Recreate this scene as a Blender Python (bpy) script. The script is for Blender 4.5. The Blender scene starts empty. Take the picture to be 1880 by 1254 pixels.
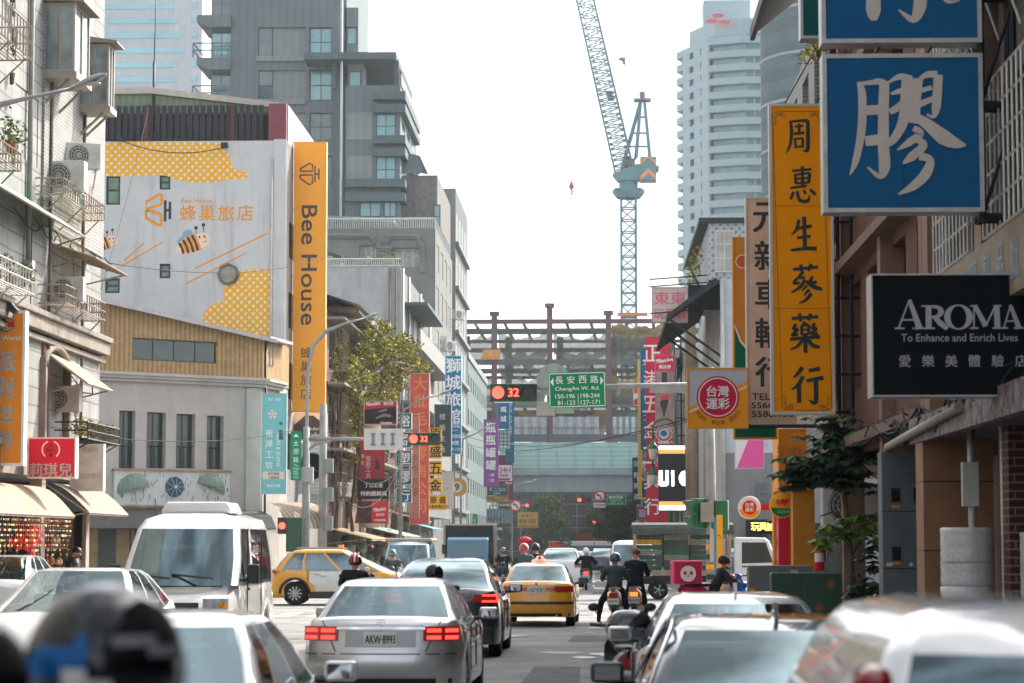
import bpy, math, random
from mathutils import Vector, Matrix
R = math.radians
random.seed(7)
C = bpy.context.scene.collection
SC = bpy.context.scene
FPX = 4400.0; EYE = 1.9; VPX, VPY = 1090.0, 993.0
PHI = math.atan((VPY-627)/FPX)
TH = math.atan(math.cos(PHI)*(VPX-940)/FPX)
cam = bpy.data.cameras.new('camera'); camo = bpy.data.objects.new('camera', cam); C.objects.link(camo)
cam.sensor_width = 36; cam.lens = FPX/1880*36; cam.clip_end = 4000; cam.clip_start = .3
camo.location = (0, 0, EYE); camo.rotation_euler = (math.pi/2+PHI, 0, TH)
cam.dof.use_dof = True; cam.dof.focus_distance = 66; cam.dof.aperture_fstop = 3.4
SC.camera = camo
SUN_EL, SUN_AZ = R(40), R(40)
w = bpy.data.worlds.new('World'); SC.world = w; w.use_nodes = True
nt = w.node_tree; bg = nt.nodes['Background']; bg.inputs[1].default_value = .15
sky = nt.nodes.new('ShaderNodeTexSky'); sky.sky_type = 'NISHITA'; sky.sun_disc = False
sky.sun_elevation = SUN_EL; sky.sun_rotation = SUN_AZ; sky.dust_density = 4; sky.air_density = 1.0; sky.ozone_density = 1
hs = nt.nodes.new('ShaderNodeHueSaturation'); hs.inputs['Saturation'].default_value = .36; nt.links.new(sky.outputs[0], hs.inputs['Color']); cl = nt.nodes.new('ShaderNodeTexNoise'); tcw = nt.nodes.new('ShaderNodeTexCoord'); nt.links.new(tcw.outputs['Generated'], cl.inputs['Vector']); cl.inputs['Scale'].default_value = 4.2; cl.inputs['Detail'].default_value = 6
cr = nt.nodes.new('ShaderNodeMapRange'); nt.links.new(cl.outputs[0], cr.inputs[0])
for i, v in ((1, .38), (2, .64), (3, .5), (4, 1.95)): cr.inputs[i].default_value = v
cm = nt.nodes.new('ShaderNodeVectorMath'); cm.operation = 'MULTIPLY'; nt.links.new(hs.outputs[0], cm.inputs[0]); nt.links.new(cr.outputs[0], cm.inputs[1]); nt.links.new(cm.outputs[0], bg.inputs[0])
sl = bpy.data.lights.new('sun', 'SUN'); sl.energy = 3.1; sl.angle = R(.6); sl.color = (1, .93, .82)
so = bpy.data.objects.new('sun', sl); C.objects.link(so)
so.rotation_euler = Vector((-math.sin(SUN_AZ)*math.cos(SUN_EL), -math.cos(SUN_AZ)*math.cos(SUN_EL), -math.sin(SUN_EL))).to_track_quat('-Z', 'Y').to_euler()
SC.view_settings.view_transform = 'Standard'; SC.view_settings.look = 'None'
SC.view_settings.exposure = 1.36; SC.view_settings.gamma = 1
SC.cycles.use_denoising = True; SC.cycles.max_bounces = 6; SC.cycles.volume_bounces = 1; SC.cycles.diffuse_bounces = 3; SC.cycles.glossy_bounces = 3
SC.cycles.transparent_max_bounces = 12; SC.cycles.caustics_reflective = False; SC.cycles.caustics_refractive = False
_r = Vector((math.cos(TH), math.sin(TH), 0)); _f = Vector((-math.sin(TH)*math.cos(PHI), math.cos(TH)*math.cos(PHI), math.sin(PHI)))
_u = _r.cross(_f)
def P(px, py, Y):
    d = _f + _r*((px-940)/FPX) + _u*((627-py)/FPX)
    return Vector((d.x/d.y*Y, Y, EYE+d.z/d.y*Y))
def gz(Y):
    return 0.0 if Y < 120 else -1.6*min(1, (Y-120)/280)
_M = {}
def nd(nt, t, **k):
    n = nt.nodes.new(t)
    for a, b in k.items(): setattr(n, a, b)
    return n
def M(name, col=(.5, .5, .5), rough=.6, metal=0., var=.12, sc=2.5, emit=0., kind=None, col2=None, a=(.3, .1), bump=.0, spec=.5, coat=0., alpha=1., stain=0.):
    """procedural surface: base colour broken by noise, optional pattern (tile, corr, dots, brick, slats, stripes) and run-down stains"""
    if name in _M: return _M[name]
    if rough >= .6 and spec == .5: spec = .12
    m = bpy.data.materials.new(name); m.use_nodes = True; _M[name] = m
    t = m.node_tree; L = t.links.new; b = t.nodes['Principled BSDF']
    b.inputs['Roughness'].default_value = rough; b.inputs['Metallic'].default_value = metal
    b.inputs['Specular IOR Level'].default_value = spec; b.inputs['Coat Weight'].default_value = coat; b.inputs['Coat Roughness'].default_value = .04
    b.inputs['Alpha'].default_value = alpha
    c3 = (*col, 1)
    tc = nd(t, 'ShaderNodeTexCoord'); sep = nd(t, 'ShaderNodeSeparateXYZ'); L(tc.outputs['Object'], sep.inputs[0])
    add = nd(t, 'ShaderNodeMath', operation='ADD'); L(sep.outputs[0], add.inputs[0]); L(sep.outputs[1], add.inputs[1])
    uv = nd(t, 'ShaderNodeCombineXYZ'); L(add.outputs[0], uv.inputs[0]); L(sep.outputs[2], uv.inputs[1])
    cur = None; hgt = None
    if kind in ('tile', 'brick'):
        k = nd(t, 'ShaderNodeTexBrick'); L(uv.outputs[0], k.inputs['Vector']); k.inputs['Scale'].default_value = 1
        k.inputs['Brick Width'].default_value = a[0]; k.inputs['Row Height'].default_value = a[1]
        k.inputs['Mortar Size'].default_value = a[2] if len(a) > 2 else .008
        k.offset = .5 if kind == 'brick' else 0.
        k.inputs['Color1'].default_value = c3; k.inputs['Color2'].default_value = (*[x*.88 for x in col], 1)
        k.inputs['Mortar'].default_value = (*(col2 or [x*.6 for x in col]), 1); cur = k.outputs[0]; hgt = k.outputs[1]
    elif kind in ('corr', 'stripes', 'hstripes'):
        s = nd(t, 'ShaderNodeMath', operation='MULTIPLY'); L(sep.outputs[2] if kind == 'hstripes' else add.outputs[0], s.inputs[0]); s.inputs[1].default_value = 6.2832/a[0]
        sn = nd(t, 'ShaderNodeMath', operation='SINE'); L(s.outputs[0], sn.inputs[0])
        mr = nd(t, 'ShaderNodeMapRange'); L(sn.outputs[0], mr.inputs[0]); mr.inputs[1].default_value = -1 if kind == 'corr' else -.15; mr.inputs[2].default_value = 1 if kind == 'corr' else .15
        mx = nd(t, 'ShaderNodeMix', data_type='RGBA'); L(mr.outputs[0], mx.inputs[0])
        mx.inputs[6].default_value = (*(col2 or [x*.8 for x in col]), 1); mx.inputs[7].default_value = c3; cur = mx.outputs[2]
        if kind == 'corr': hgt = mr.outputs[0]
    elif kind == 'dots':
        rt = nd(t, 'ShaderNodeMapping'); L(uv.outputs[0], rt.inputs[0]); rt.inputs['Rotation'].default_value = (0, 0, R(45)); rt.inputs['Scale'].default_value = (1/a[0],)*3
        fr = nd(t, 'ShaderNodeVectorMath', operation='FRACTION'); L(rt.outputs[0], fr.inputs[0])
        ds = nd(t, 'ShaderNodeVectorMath', operation='DISTANCE'); L(fr.outputs[0], ds.inputs[0]); ds.inputs[1].default_value = (.5, .5, 0)
        lt = nd(t, 'ShaderNodeMath', operation='LESS_THAN'); L(ds.outputs['Value'], lt.inputs[0]); lt.inputs[1].default_value = a[1]
        mx = nd(t, 'ShaderNodeMix', data_type='RGBA'); L(lt.outputs[0], mx.inputs[0]); mx.inputs[6].default_value = c3; mx.inputs[7].default_value = (*col2, 1); cur = mx.outputs[2]
    if var > 0 or stain > 0 or bump > 0:
        n = nd(t, 'ShaderNodeTexNoise'); L(tc.outputs['Object'], n.inputs['Vector']); n.inputs['Scale'].default_value = sc; n.inputs['Detail'].default_value = 6; n.inputs['Roughness'].default_value = .65
        mr = nd(t, 'ShaderNodeMapRange'); L(n.outputs[0], mr.inputs[0]); mr.inputs[1].default_value = .3; mr.inputs[2].default_value = .7
        mr.inputs[3].default_value = 1-var; mr.inputs[4].default_value = 1+var*.6
        mu = nd(t, 'ShaderNodeVectorMath', operation='MULTIPLY')
        if cur: L(cur, mu.inputs[0])
        else: mu.inputs[0].default_value = col
        L(mr.outputs[0], mu.inputs[1]); cur = mu.outputs[0]
        if stain > 0:
            mp = nd(t, 'ShaderNodeMapping'); L(tc.outputs['Object'], mp.inputs[0]); mp.inputs['Scale'].default_value = (1.9, 1.9, .16)
            n2 = nd(t, 'ShaderNodeTexNoise'); L(mp.outputs[0], n2.inputs['Vector']); n2.inputs['Scale'].default_value = 1.; n2.inputs['Detail'].default_value = 7; n2.inputs['Roughness'].default_value = .7
            r2 = nd(t, 'ShaderNodeMapRange'); L(n2.outputs[0], r2.inputs[0]); r2.inputs[1].default_value = .52; r2.inputs[2].default_value = .75; r2.inputs[4].default_value = stain
            mx = nd(t, 'ShaderNodeMix', data_type='RGBA'); L(r2.outputs[0], mx.inputs[0]); L(cur, mx.inputs[6]); mx.inputs[7].default_value = (*[x*.33+.01 for x in col], 1); cur = mx.outputs[2]
        if bump > 0 and hgt is None: hgt = n.outputs[0]
    if bump > 0 and hgt is not None:
        bp = nd(t, 'ShaderNodeBump'); bp.inputs['Strength'].default_value = bump; bp.inputs['Distance'].default_value = .03; L(hgt, bp.inputs['Height']); L(bp.outputs[0], b.inputs['Normal'])
        if kind in ('tile', 'brick'): bp.invert = True
    if cur: L(cur, b.inputs['Base Color'])
    else: b.inputs['Base Color'].default_value = c3
    if emit > 0:
        b.inputs['Emission Strength'].default_value = emit
        if cur: L(cur, b.inputs['Emission Color'])
        else: b.inputs['Emission Color'].default_value = c3
    return m
def S(hexs, rough=.45, var=.05, **k):          # flat sign/paint colour from sRGB hex
    v = [int(hexs[i:i+2], 16)/255 for i in (0, 2, 4)]
    v = [x/12.92 if x <= .04045 else ((x+.055)/1.055)**2.4 for x in v]
    k.setdefault('spec', .22); k.setdefault('stain', .12)
    return M('paint_'+hexs+('_%g' % rough if rough != .45 else '')+''.join('_%s%s' % (a, b) for a, b in k.items()), v, rough=rough, var=var, **k)
class MB:
    def __init__(s): s.v = []; s.f = []; s.m = []; s.s = []
    def add(s, vs, fs, m=0, sm=False):
        o = len(s.v); s.v += [tuple(v) for v in vs]
        for f in fs: s.f.append([i+o for i in f]); s.m.append(m); s.s.append(sm)
        return s
    def box(s, x0, y0, z0, x1, y1, z1, m=0):
        x0, x1 = sorted((x0, x1)); y0, y1 = sorted((y0, y1)); z0, z1 = sorted((z0, z1))
        return s.add([(x0, y0, z0), (x1, y0, z0), (x1, y1, z0), (x0, y1, z0), (x0, y0, z1), (x1, y0, z1), (x1, y1, z1), (x0, y1, z1)],
              [(0, 3, 2, 1), (4, 5, 6, 7), (0, 1, 5, 4), (1, 2, 6, 5), (2, 3, 7, 6), (3, 0, 4, 7)], m)
    def quad(s, a, b, c, d, m=0): return s.add([a, b, c, d], [(0, 1, 2, 3)], m)
    def prism(s, pts, y0, y1, m=0, ax='y', sm=False):      # outline in (x,z) pushed along y (or (y,z) along x, (x,y) along z)
        n = len(pts)
        ar = sum(pts[i][0]*pts[(i+1) % n][1]-pts[(i+1) % n][0]*pts[i][1] for i in range(n))
        if (ar < 0) != (ax == 'x' or ax == 'z'): pts = pts[::-1]
        if ax == 'y': g = lambda p, d: (p[0], d, p[1])
        elif ax == 'x': g = lambda p, d: (d, p[0], p[1])
        else: g = lambda p, d: (p[0], p[1], d)
        if ax != 'y': pts = pts[::-1]
        if ax == 'x': pass
        vs = [g(p, y0) for p in pts]+[g(p, y1) for p in pts]
        fs = [tuple(range(n)), tuple(range(2*n-1, n-1, -1))]+[((i+1) % n, i, n+i, n+(i+1) % n) for i in range(n)]
        return s.add(vs, fs, m, sm)
    def tube(s, pts, r, n=8, m=0, sm=True, caps=True):
        pts = [Vector(p) for p in pts]; rs = r if isinstance(r, (list, tuple)) else [r]*len(pts); vs = []
        pd = None
        for i, p in enumerate(pts):
            d = (pts[min(i+1, len(pts)-1)]-pts[max(i-1, 0)]).normalized()
            if pd is None:
                a = d.cross(Vector((0, 0, 1)))
                if a.length < .05: a = d.cross(Vector((1, 0, 0)))
            else: a = a-d*a.dot(d)
            a.normalize(); b = d.cross(a); pd = d
            for k in range(n):
                t = 2*math.pi*k/n; vs.append(p+(a*math.cos(t)+b*math.sin(t))*rs[i])
        fs = [(i*n+k, i*n+(k+1) % n, (i+1)*n+(k+1) % n, (i+1)*n+k) for i in range(len(pts)-1) for k in range(n)]
        s.add(vs, fs, m, sm)
        if caps:
            o = len(s.v)-len(vs)
            s.f.append([o+k for k in range(n)][::-1]); s.m.append(m); s.s.append(False)
            s.f.append([o+(len(pts)-1)*n+k for k in range(n)]); s.m.append(m); s.s.append(False)
        return s
    def bar(s, a, b, w, m=0):
        return s.tube([a, b], w*.7071, 4, m, sm=False)
    def sph(s, c, rx, ry=None, rz=None, nu=14, nv=9, m=0, v0=0., v1=1.):
        ry = ry or rx; rz = rz or rx; vs = []
        for j in range(nv+1):
            th = math.pi*(v0+(v1-v0)*j/nv)
            for i in range(nu):
                ph = 2*math.pi*i/nu; vs.append((c[0]+rx*math.sin(th)*math.cos(ph), c[1]+ry*math.sin(th)*math.sin(ph), c[2]+rz*math.cos(th)))
        fs = [(j*nu+i, (j+1)*nu+i, (j+1)*nu+(i+1) % nu, j*nu+(i+1) % nu) for j in range(nv) for i in range(nu)]
        return s.add(vs, fs, m, True)
    def lathe(s, prof, n=16, c=(0, 0, 0), ax='z', m=0, sm=True):
        vs = []
        for r, z in prof:
            for k in range(n):
                t = 2*math.pi*k/n; a, b = r*math.cos(t), r*math.sin(t)
                vs.append({'z': (c[0]+a, c[1]+b, c[2]+z), 'y': (c[0]+a, c[1]+z, c[2]-b), 'x': (c[0]+z, c[1]+a, c[2]+b)}[ax])
        fs = [(i*n+k, i*n+(k+1) % n, (i+1)*n+(k+1) % n, (i+1)*n+k) for i in range(len(prof)-1) for k in range(n)]
        return s.add(vs, fs, m, sm)
    def disc(s, cx, cz, r, y, n=24, m=0, r2=None, t=.006):   # round plate facing -y
        return s.prism([(cx+r*math.cos(6.28318*k/n), cz+(r2 or r)*math.sin(6.28318*k/n)) for k in range(n)], y, y+t, m)
    def ring(s, cx, cz, ro, ri, y, n=28, m=0, t=.006, a0=0., a1=6.28318):
        for k in range(n):
            a, b = a0+(a1-a0)*k/n, a0+(a1-a0)*(k+1)/n
            q = [(cx+rr*math.cos(aa), cz+rr*math.sin(aa)) for rr, aa in ((ro, a), (ro, b), (ri, b), (ri, a))]
            s.quad(*[(p[0], y, p[1]) for p in (q[0], q[3], q[2], q[1])], m)
        return s
    def stroke(s, pts, y, m=0, t=.006):                      # brush stroke: list of (x,z,width) facing -y
        L_ = []; R_ = []
        for i, (x, z, wd) in enumerate(pts):
            a = pts[max(0, i-1)]; b = pts[min(len(pts)-1, i+1)]
            d = Vector((b[0]-a[0], b[1]-a[1]));
            if d.length < 1e-6: d = Vector((1, 0))
            d.normalize(); L_.append((x-d.y*wd/2, z+d.x*wd/2)); R_.append((x+d.y*wd/2, z-d.x*wd/2))
        for i in range(len(pts)-1):
            s.quad(*[(p[0], y, p[1]) for p in (L_[i], R_[i], R_[i+1], L_[i+1])], m)
        return s
    def text(s, tx, cx, cz, h=None, y=0., m=0, bold=0., w=None, rot=0., sx=1., ex=0., arc=None):
        if bold > .004:                                      # heavier lettering: shifted copies, each a hair prouder
            e = (h or .2)*bold*1.1; e = e if h else 0.01
            for i, (a, b) in enumerate(((-1, -.6), (1, -.6), (1, .6), (-1, .6), (0, 0))): s.text(tx, cx+a*e, cz+b*e, h, y-.0004*i, m, 0, w, rot, sx, ex)
            return s
        bold = 0.; key = (tx, bold, ex > 0)
        if key not in _T:
            cu = bpy.data.curves.new('lettering', 'FONT'); cu.body = tx; cu.offset = bold; cu.resolution_u = 3; cu.extrude = .02 if ex else 0
            o = bpy.data.objects.new('lettering', cu); me = bpy.data.meshes.new_from_object(o)
            vs = [tuple(v.co) for v in me.vertices]; fs = [tuple(p.vertices) for p in me.polygons]
            bpy.data.objects.remove(o); bpy.data.meshes.remove(me); bpy.data.curves.remove(cu)
            _T[key] = (vs, fs)
        vs, fs = _T[key]
        if not vs: return s
        x0 = min(v[0] for v in vs); x1 = max(v[0] for v in vs); y0 = min(v[1] for v in vs); y1 = max(v[1] for v in vs)
        k = (h/(y1-y0)) if h else w/(x1-x0); kx = (w/(x1-x0)) if w else k*sx; k = k if h else kx
        ca, sa = math.cos(rot), math.sin(rot); out = []
        for v in vs:
            a = (v[0]-(x0+x1)/2)*kx; b = (v[1]-(y0+y1)/2)*k
            out.append((cx+a*ca-b*sa, y-(ex*(1 if v[2] > 0 else 0)), cz+a*sa+b*ca))
        return s.add(out, fs, m)
    def build(s, name, mats, parent=None, loc=(0, 0, 0), rz=0., bev=0., rot=None):
        me = bpy.data.meshes.new(name); me.from_pydata(s.v, [], s.f)
        mats = mats if isinstance(mats, (list, tuple)) else [mats]
        for q in mats: me.materials.append(q)
        me.polygons.foreach_set('material_index', s.m); me.polygons.foreach_set('use_smooth', s.s); me.update()
        o = bpy.data.objects.new(name, me); C.objects.link(o); o.parent = parent; o.location = loc; o.rotation_euler = rot or (0, 0, rz)
        if bev > 0:
            b = o.modifiers.new('bevel', 'BEVEL'); b.width = bev; b.segments = 2; b.limit_method = 'ANGLE'; b.angle_limit = R(40)
        return o
_T = {}
def tag(o, label, cat, group=None, kind=None):
    if label: o['label'] = label
    if cat: o['category'] = cat
    if group: o['group'] = group
    if kind: o['kind'] = kind
    return o
def thing(name, label, cat, loc=(0, 0, 0), rz=0., group=None):
    o = bpy.data.objects.new(name, None); C.objects.link(o); o.location = loc; o.rotation_euler = (0, 0, rz); o.empty_display_size = .2
    return tag(o, label, cat, group)
def inst(src, parent, loc, rz=0., name=None, scale=None):   # a copy of a part sharing its mesh, with its sub-parts
    c = src.copy(); C.objects.link(c); c.parent = parent; c.location = loc; c.rotation_euler = (0, 0, rz)
    if scale: c.scale = scale
    for ch in src.children:
        d = ch.copy(); C.objects.link(d); d.parent = c
    return c
def dup(root, loc, rz, label=None, group=None):
    r = root.copy(); C.objects.link(r); r.location = loc; r.rotation_euler = (0, 0, rz)
    if label: r['label'] = label
    if group: r['group'] = group
    for ch in list(root.children):
        c = ch.copy(); C.objects.link(c); c.parent = r
        for g in ch.children:
            d = g.copy(); C.objects.link(d); d.parent = c
    return r
def leaves(mb, c, rad, n, size, nm=3, seed=None, flat=.6, shell=.5):
    rn = random.Random(seed if seed is not None else n)
    for _ in range(n):
        d = Vector((rn.gauss(0, 1), rn.gauss(0, 1), rn.gauss(0, 1))).normalized()*(shell+(1-shell)*rn.random())**(.6 if shell else .33)
        p = Vector(c)+Vector((d.x*rad[0], d.y*rad[1], d.z*rad[2]))
        a = Vector((rn.gauss(0, 1), rn.gauss(0, 1), rn.gauss(0, flat))).normalized(); b = a.cross(Vector((rn.gauss(0, 1), rn.gauss(0, 1), rn.gauss(0, 1)))).normalized()
        l = size*(.6+.8*rn.random()); wd = l*.42
        mb.add([p-a*l/2, p+b*wd/2, p+a*l/2, p-b*wd/2], [(0, 1, 2, 3)], rn.randrange(nm))
    return mb
def wall(mb, W, H, holes, depth=.15, m=0, x0=0., z0=0.):
    """wall in the local xz plane facing -y, from (x0,z0), holes = (x,z,w,h) lower-left"""
    xs = sorted({x0, x0+W, *[h[0] for h in holes], *[h[0]+h[2] for h in holes]}); zs = sorted({z0, z0+H, *[h[1] for h in holes], *[h[1]+h[3] for h in holes]})
    xs = [x for x in xs if x0-1e-6 <= x <= x0+W+1e-6]; zs = [z for z in zs if z0-1e-6 <= z <= z0+H+1e-6]
    for j in range(len(zs)-1):
        run = None
        for i in range(len(xs)-1):
            cx, cz = (xs[i]+xs[i+1])/2, (zs[j]+zs[j+1])/2
            if any(h[0] < cx < h[0]+h[2] and h[1] < cz < h[1]+h[3] for h in holes):
                if run is not None: mb.quad((run, 0, zs[j]), (xs[i], 0, zs[j]), (xs[i], 0, zs[j+1]), (run, 0, zs[j+1]), m); run = None
            elif run is None: run = xs[i]
        if run is not None: mb.quad((run, 0, zs[j]), (xs[-1], 0, zs[j]), (xs[-1], 0, zs[j+1]), (run, 0, zs[j+1]), m)
    for x, z, a, b in holes:
        mb.quad((x, 0, z), (x, depth, z), (x, depth, z+b), (x, 0, z+b), m); mb.quad((x+a, depth, z), (x+a, 0, z), (x+a, 0, z+b), (x+a, depth, z+b), m)
        mb.quad((x, 0, z), (x+a, 0, z), (x+a, depth, z), (x, depth, z), m); mb.quad((x, depth, z+b), (x+a, depth, z+b), (x+a, 0, z+b), (x, 0, z+b), m)
    return mb
GLASS = M('window_glass', (.035, .06, .065), rough=.07, var=.4, sc=.7, spec=.8)
GLASS_L = M('pale_window_glass', (.16, .29, .31), rough=.12, var=.3, sc=.5, spec=.8)
GLASS_C = M('curtained_glass', (.34, .33, .29), rough=.25, var=.35, sc=3, spec=.6)
FR_DK = M('dark_window_frame', (.025, .03, .032), rough=.45); FR_AL = M('aluminium_frame', (.5, .5, .48), rough=.4, metal=.3, var=.2)
BLK = M('black_iron', (.015, .017, .02), rough=.5, var=.3); STEEL = M('galvanised_steel', (.36, .37, .36), rough=.45, metal=.4, var=.25, sc=6)
_W = {}
def window(parent, x, z, w, h, M4, frame=None, pane=None, cols=2, rows=1, depth=.1, fw=.05):
    """window filling the opening (x,z,w,h) of a wall whose local frame is M4 = (loc, rz)"""
    frame = frame or FR_DK; pane = pane or GLASS
    key = (round(w, 2), round(h, 2), frame.name, pane.name, cols, rows, fw)
    loc, rz = M4; ca, sa = math.cos(rz), math.sin(rz)
    lp = (loc[0]+(x+w/2)*ca-depth*sa, loc[1]+(x+w/2)*sa+depth*ca, loc[2]+z+h/2)
    if key in _W: return inst(_W[key], parent, lp, rz)
    mb = MB()
    for a in (-w/2, w/2-fw): mb.box(a, 0, -h/2, a+fw, .05, h/2)
    for a in (-h/2, h/2-fw): mb.box(-w/2+fw, .002, a, w/2-fw, .05, a+fw)
    for i in range(1, cols): mb.box(-w/2+w*i/cols-fw*.4, .004, -h/2+fw, -w/2+w*i/cols+fw*.4, .046, h/2-fw)
    for i in range(1, rows): mb.box(-w/2+fw, .006, -h/2+h*i/rows-fw*.4, w/2-fw, .044, -h/2+h*i/rows+fw*.4)
    o = mb.build('window', frame, parent, lp, rz); _W[key] = o
    p = MB().quad((-w/2+.01, .03, -h/2+.01), (w/2-.01, .03, -h/2+.01), (w/2-.01, .03, h/2-.01), (-w/2+.01, .03, h/2-.01)).build('pane', pane, o)
    return o
def sign(name, label, x0, y0, x1, y1, Y, face, frame=None, depth=.25, fw=2.2, items=(), cat='sign', group=None, extra=None, brk=None, bold=.02, tilt=0.):
    """box sign hanging square to the street. All numbers in photo pixels at street depth Y; items = (text, cx, cy, height, material[, opts])"""
    a = P(x0, (y0+y1)/2, Y); b = P(x1, (y0+y1)/2, Y); zt = P((x0+x1)/2, y0, Y).z; zb = P((x0+x1)/2, y1, Y).z
    W, H = b.x-a.x, zt-zb; k = W/(x1-x0); f = fw*k
    t = thing(name, label, cat, ((a.x+b.x)/2, Y, zb), tilt, group)
    mb = MB(); 
    mb.box(-W/2, 0, 0, -W/2+f, depth, H); mb.box(W/2-f, 0, 0, W/2, depth, H); mb.box(-W/2+f, .002, 0, W/2-f, depth-.002, f); mb.box(-W/2+f, .002, H-f, W/2-f, depth-.002, H)
    mb.build('frame', frame or FR_AL, t)
    MB().box(-W/2+f, .02, f, W/2-f, depth-.02, H-f).build('panel', face, t)
    lx = lambda px: (px-(x0+x1)/2)*k; lz = lambda py: (y1-py)*k
    by = {}
    for it in items:
        o = it[5] if len(it) > 5 else {}
        by.setdefault(it[4].name, (it[4], MB()))[1].text(it[0], lx(it[1]), lz(it[2]), it[3]*k if it[3] else None, .012-.0006*len(by), bold=o.get('bold', bold), w=o['w']*k if 'w' in o else None, rot=o.get('rot', 0), sx=o.get('sx', 1))
    for mt, mb in by.values(): mb.build('lettering', mt, t)
    if extra: extra(t, lx, lz, k, W, H)
    if brk:                                    # brackets back to the wall: list of (py, px_wall)
        mb = MB()
        for py, pw in brk:
            mb.bar((W/2 if pw > x1 else -W/2, depth/2, lz(py)), (lx(pw), depth/2, lz(py)), .05)
        mb.build('bracket', BLK, t)
    return t
XL, XR = -13.0, 5.6       # building lines left and right
ASPH = M('asphalt', (.215, .21, .2), rough=.85, var=.45, sc=.7, bump=.25, spec=.4)
CONC = M('pavement_concrete', (.3, .29, .27), rough=.85, var=.25, sc=1.5, kind='tile', a=(.4, .4), bump=.2)
ROADP = M('road_paint', (.72, .71, .68), rough=.7, var=.35, sc=4)
def sheet(name, x0, x1, ys, z, m):
    mb = MB()
    for a, b in zip(ys, ys[1:]): mb.quad((x0, a, gz(a)+z), (x1, a, gz(a)+z), (x1, b, gz(b)+z), (x0, b, gz(b)+z))
    return tag(mb.build(name, m), None, None, kind='structure')
YS = [-60, 0, 40, 80, 120, 200, 300, 400, 900, 1500]
sheet('ground', -900, 900, YS, -.012, M('ground_asphalt', (.17, .168, .16), rough=.9, var=.25, sc=.2))
sheet('road', -11.4, 4.3, [-40, 30, 63, 96, 120, 200, 300, 400], 0, ASPH)
mb = MB(); mb.box(-160, 66.5, -.1, -11.4, 93, -.004); mb.box(4.3, 66.5, -.1, 160, 93, -.004)
tag(mb.build('side_street', ASPH), None, None, kind='structure')
def pave(x0, x1, y0, y1):
    mb = MB(); z0, z1 = gz(y0), gz(y1)
    vs = [(x0, y0, z0-.3), (x1, y0, z0-.3), (x1, y1, z1-.3), (x0, y1, z1-.3), (x0, y0, z0+.13), (x1, y0, z0+.13), (x1, y1, z1+.13), (x0, y1, z1+.13)]
    mb.add(vs, [(0, 3, 2, 1), (4, 5, 6, 7), (0, 1, 5, 4), (1, 2, 6, 5), (2, 3, 7, 6), (3, 0, 4, 7)])
    tag(mb.build('pavement', CONC), None, None, kind='structure')
pave(-60, -11.4, -40, 66); pave(4.3, 60, -40, 66); pave(-60, -11.4, 93.5, 120); pave(-40, -11.4, 120.2, 400); pave(4.3, 60, 93.5, 120); pave(4.3, 40, 120.2, 400)
mb = MB()
def mark(x0, x1, y0, y1): mb.quad((x0, y0, gz(y0)+.004), (x1, y0, gz(y0)+.004), (x1, y1, gz(y1)+.004), (x0, y1, gz(y1)+.004))
mark(-3.4, 4.0, 58.2, 58.6)
for x in [i*.9 for i in range(-12, 5)]: mark(x, x+.42, 60.3, 63.6); mark(x, x+.42, 95.5, 98.5)
for x in (-3.6, .6):
    for y in list(range(-6, 56, 8)): mark(x-.06, x+.06, y, y+4)
for y in range(100, 320, 10): mark(-.06, .06, y, y+4)
for x in (-3.5, -7.2): mark(x-.06, x+.06, 100, 320)
tag(mb.build('road_markings', ROADP), None, None, kind='structure')
YV = 330.
t = thing('viaduct', 'grey elevated road with teal noise barrier crossing the far end of the street', 'viaduct', (0, YV, gz(YV)))
BAR = M('noise_barrier', (.33, .5, .47), rough=.6, kind='hstripes', a=(.62, 0), col2=(.27, .42, .4), var=.1)
GIRD = M('viaduct_concrete', (.26, .3, .31), rough=.8, var=.2, sc=.6, stain=.3)
zb = -gz(YV)
MB().box(-60, -.1, 11.9+zb, 60, .15, 15.4+zb).build('noise_barrier', BAR, t)
bp_ = MB().box(-.06, -.2, 11.9+zb, .06, -.1, 15.5+zb).build('barrier_post', M('barrier_post', (.3, .42, .4)), t, (-25, 0, 0))
for i in range(1, 21): inst(bp_, t, (i*2.5-25, 0, 0))
mb = MB(); mb.box(-60, .2, 8.6+zb, 60, 14, 9.6+zb); mb.prism([(-.5, 11.7+zb), (-.1, 11.7+zb), (.2, 9.5+zb), (1.8, 8.4+zb), (1.8, 9.9+zb)], -60, 60, ax='x')
mb.box(-60, -.6, 10.9+zb, 60, .4, 11.9+zb)
mb.build('girder', GIRD, t)
for x in (-9.6, 2.7):
    m2 = MB(); m2.box(x-.7, 5, -.5, x+.7, 7, 8.7+zb); m2.build('pier', GIRD, t)
t = thing('office_building', 'broad pinkish glass grid building seen beneath the elevated road', 'building', (0, 348, gz(348)))
MB().box(-14, 0, 0, 8, 8, 13).build('wall', M('pink_glass_grid', (.1, .075, .085), rough=.3, kind='tile', a=(2.4, 1.7, .09), col2=(.22, .24, .25), var=.4, sc=.3), t)
MB().box(-60, 1, 0, -14, 8, 13.5).build('wing', M('teal_office_wall', (.045, .08, .085), rough=.5, kind='hstripes', a=(3.2, 0), col2=(.025, .045, .05)), t)
MB().box(8, 1, 0, 60, 8, 13.5).build('wing', _M['teal_office_wall'], t)
mb = MB(); mb.box(-13, -.6, 3.2, 7, 0, 4.3); mb.build('canopy', M('dark_canopy', (.05, .1, .12)), t)
MB().box(-2.6, -.8, 3.15, 2.4, -.6, 4.35).build('signboard', M('red_fascia', (.4, .08, .06)), t)
YF = 352.
t = thing('steel_frame_building', 'maroon steel frame building under construction hung with ragged safety nets', 'construction site', (0, YF, gz(YF)))
k = YF/FPX; zo = -gz(YF)
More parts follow.
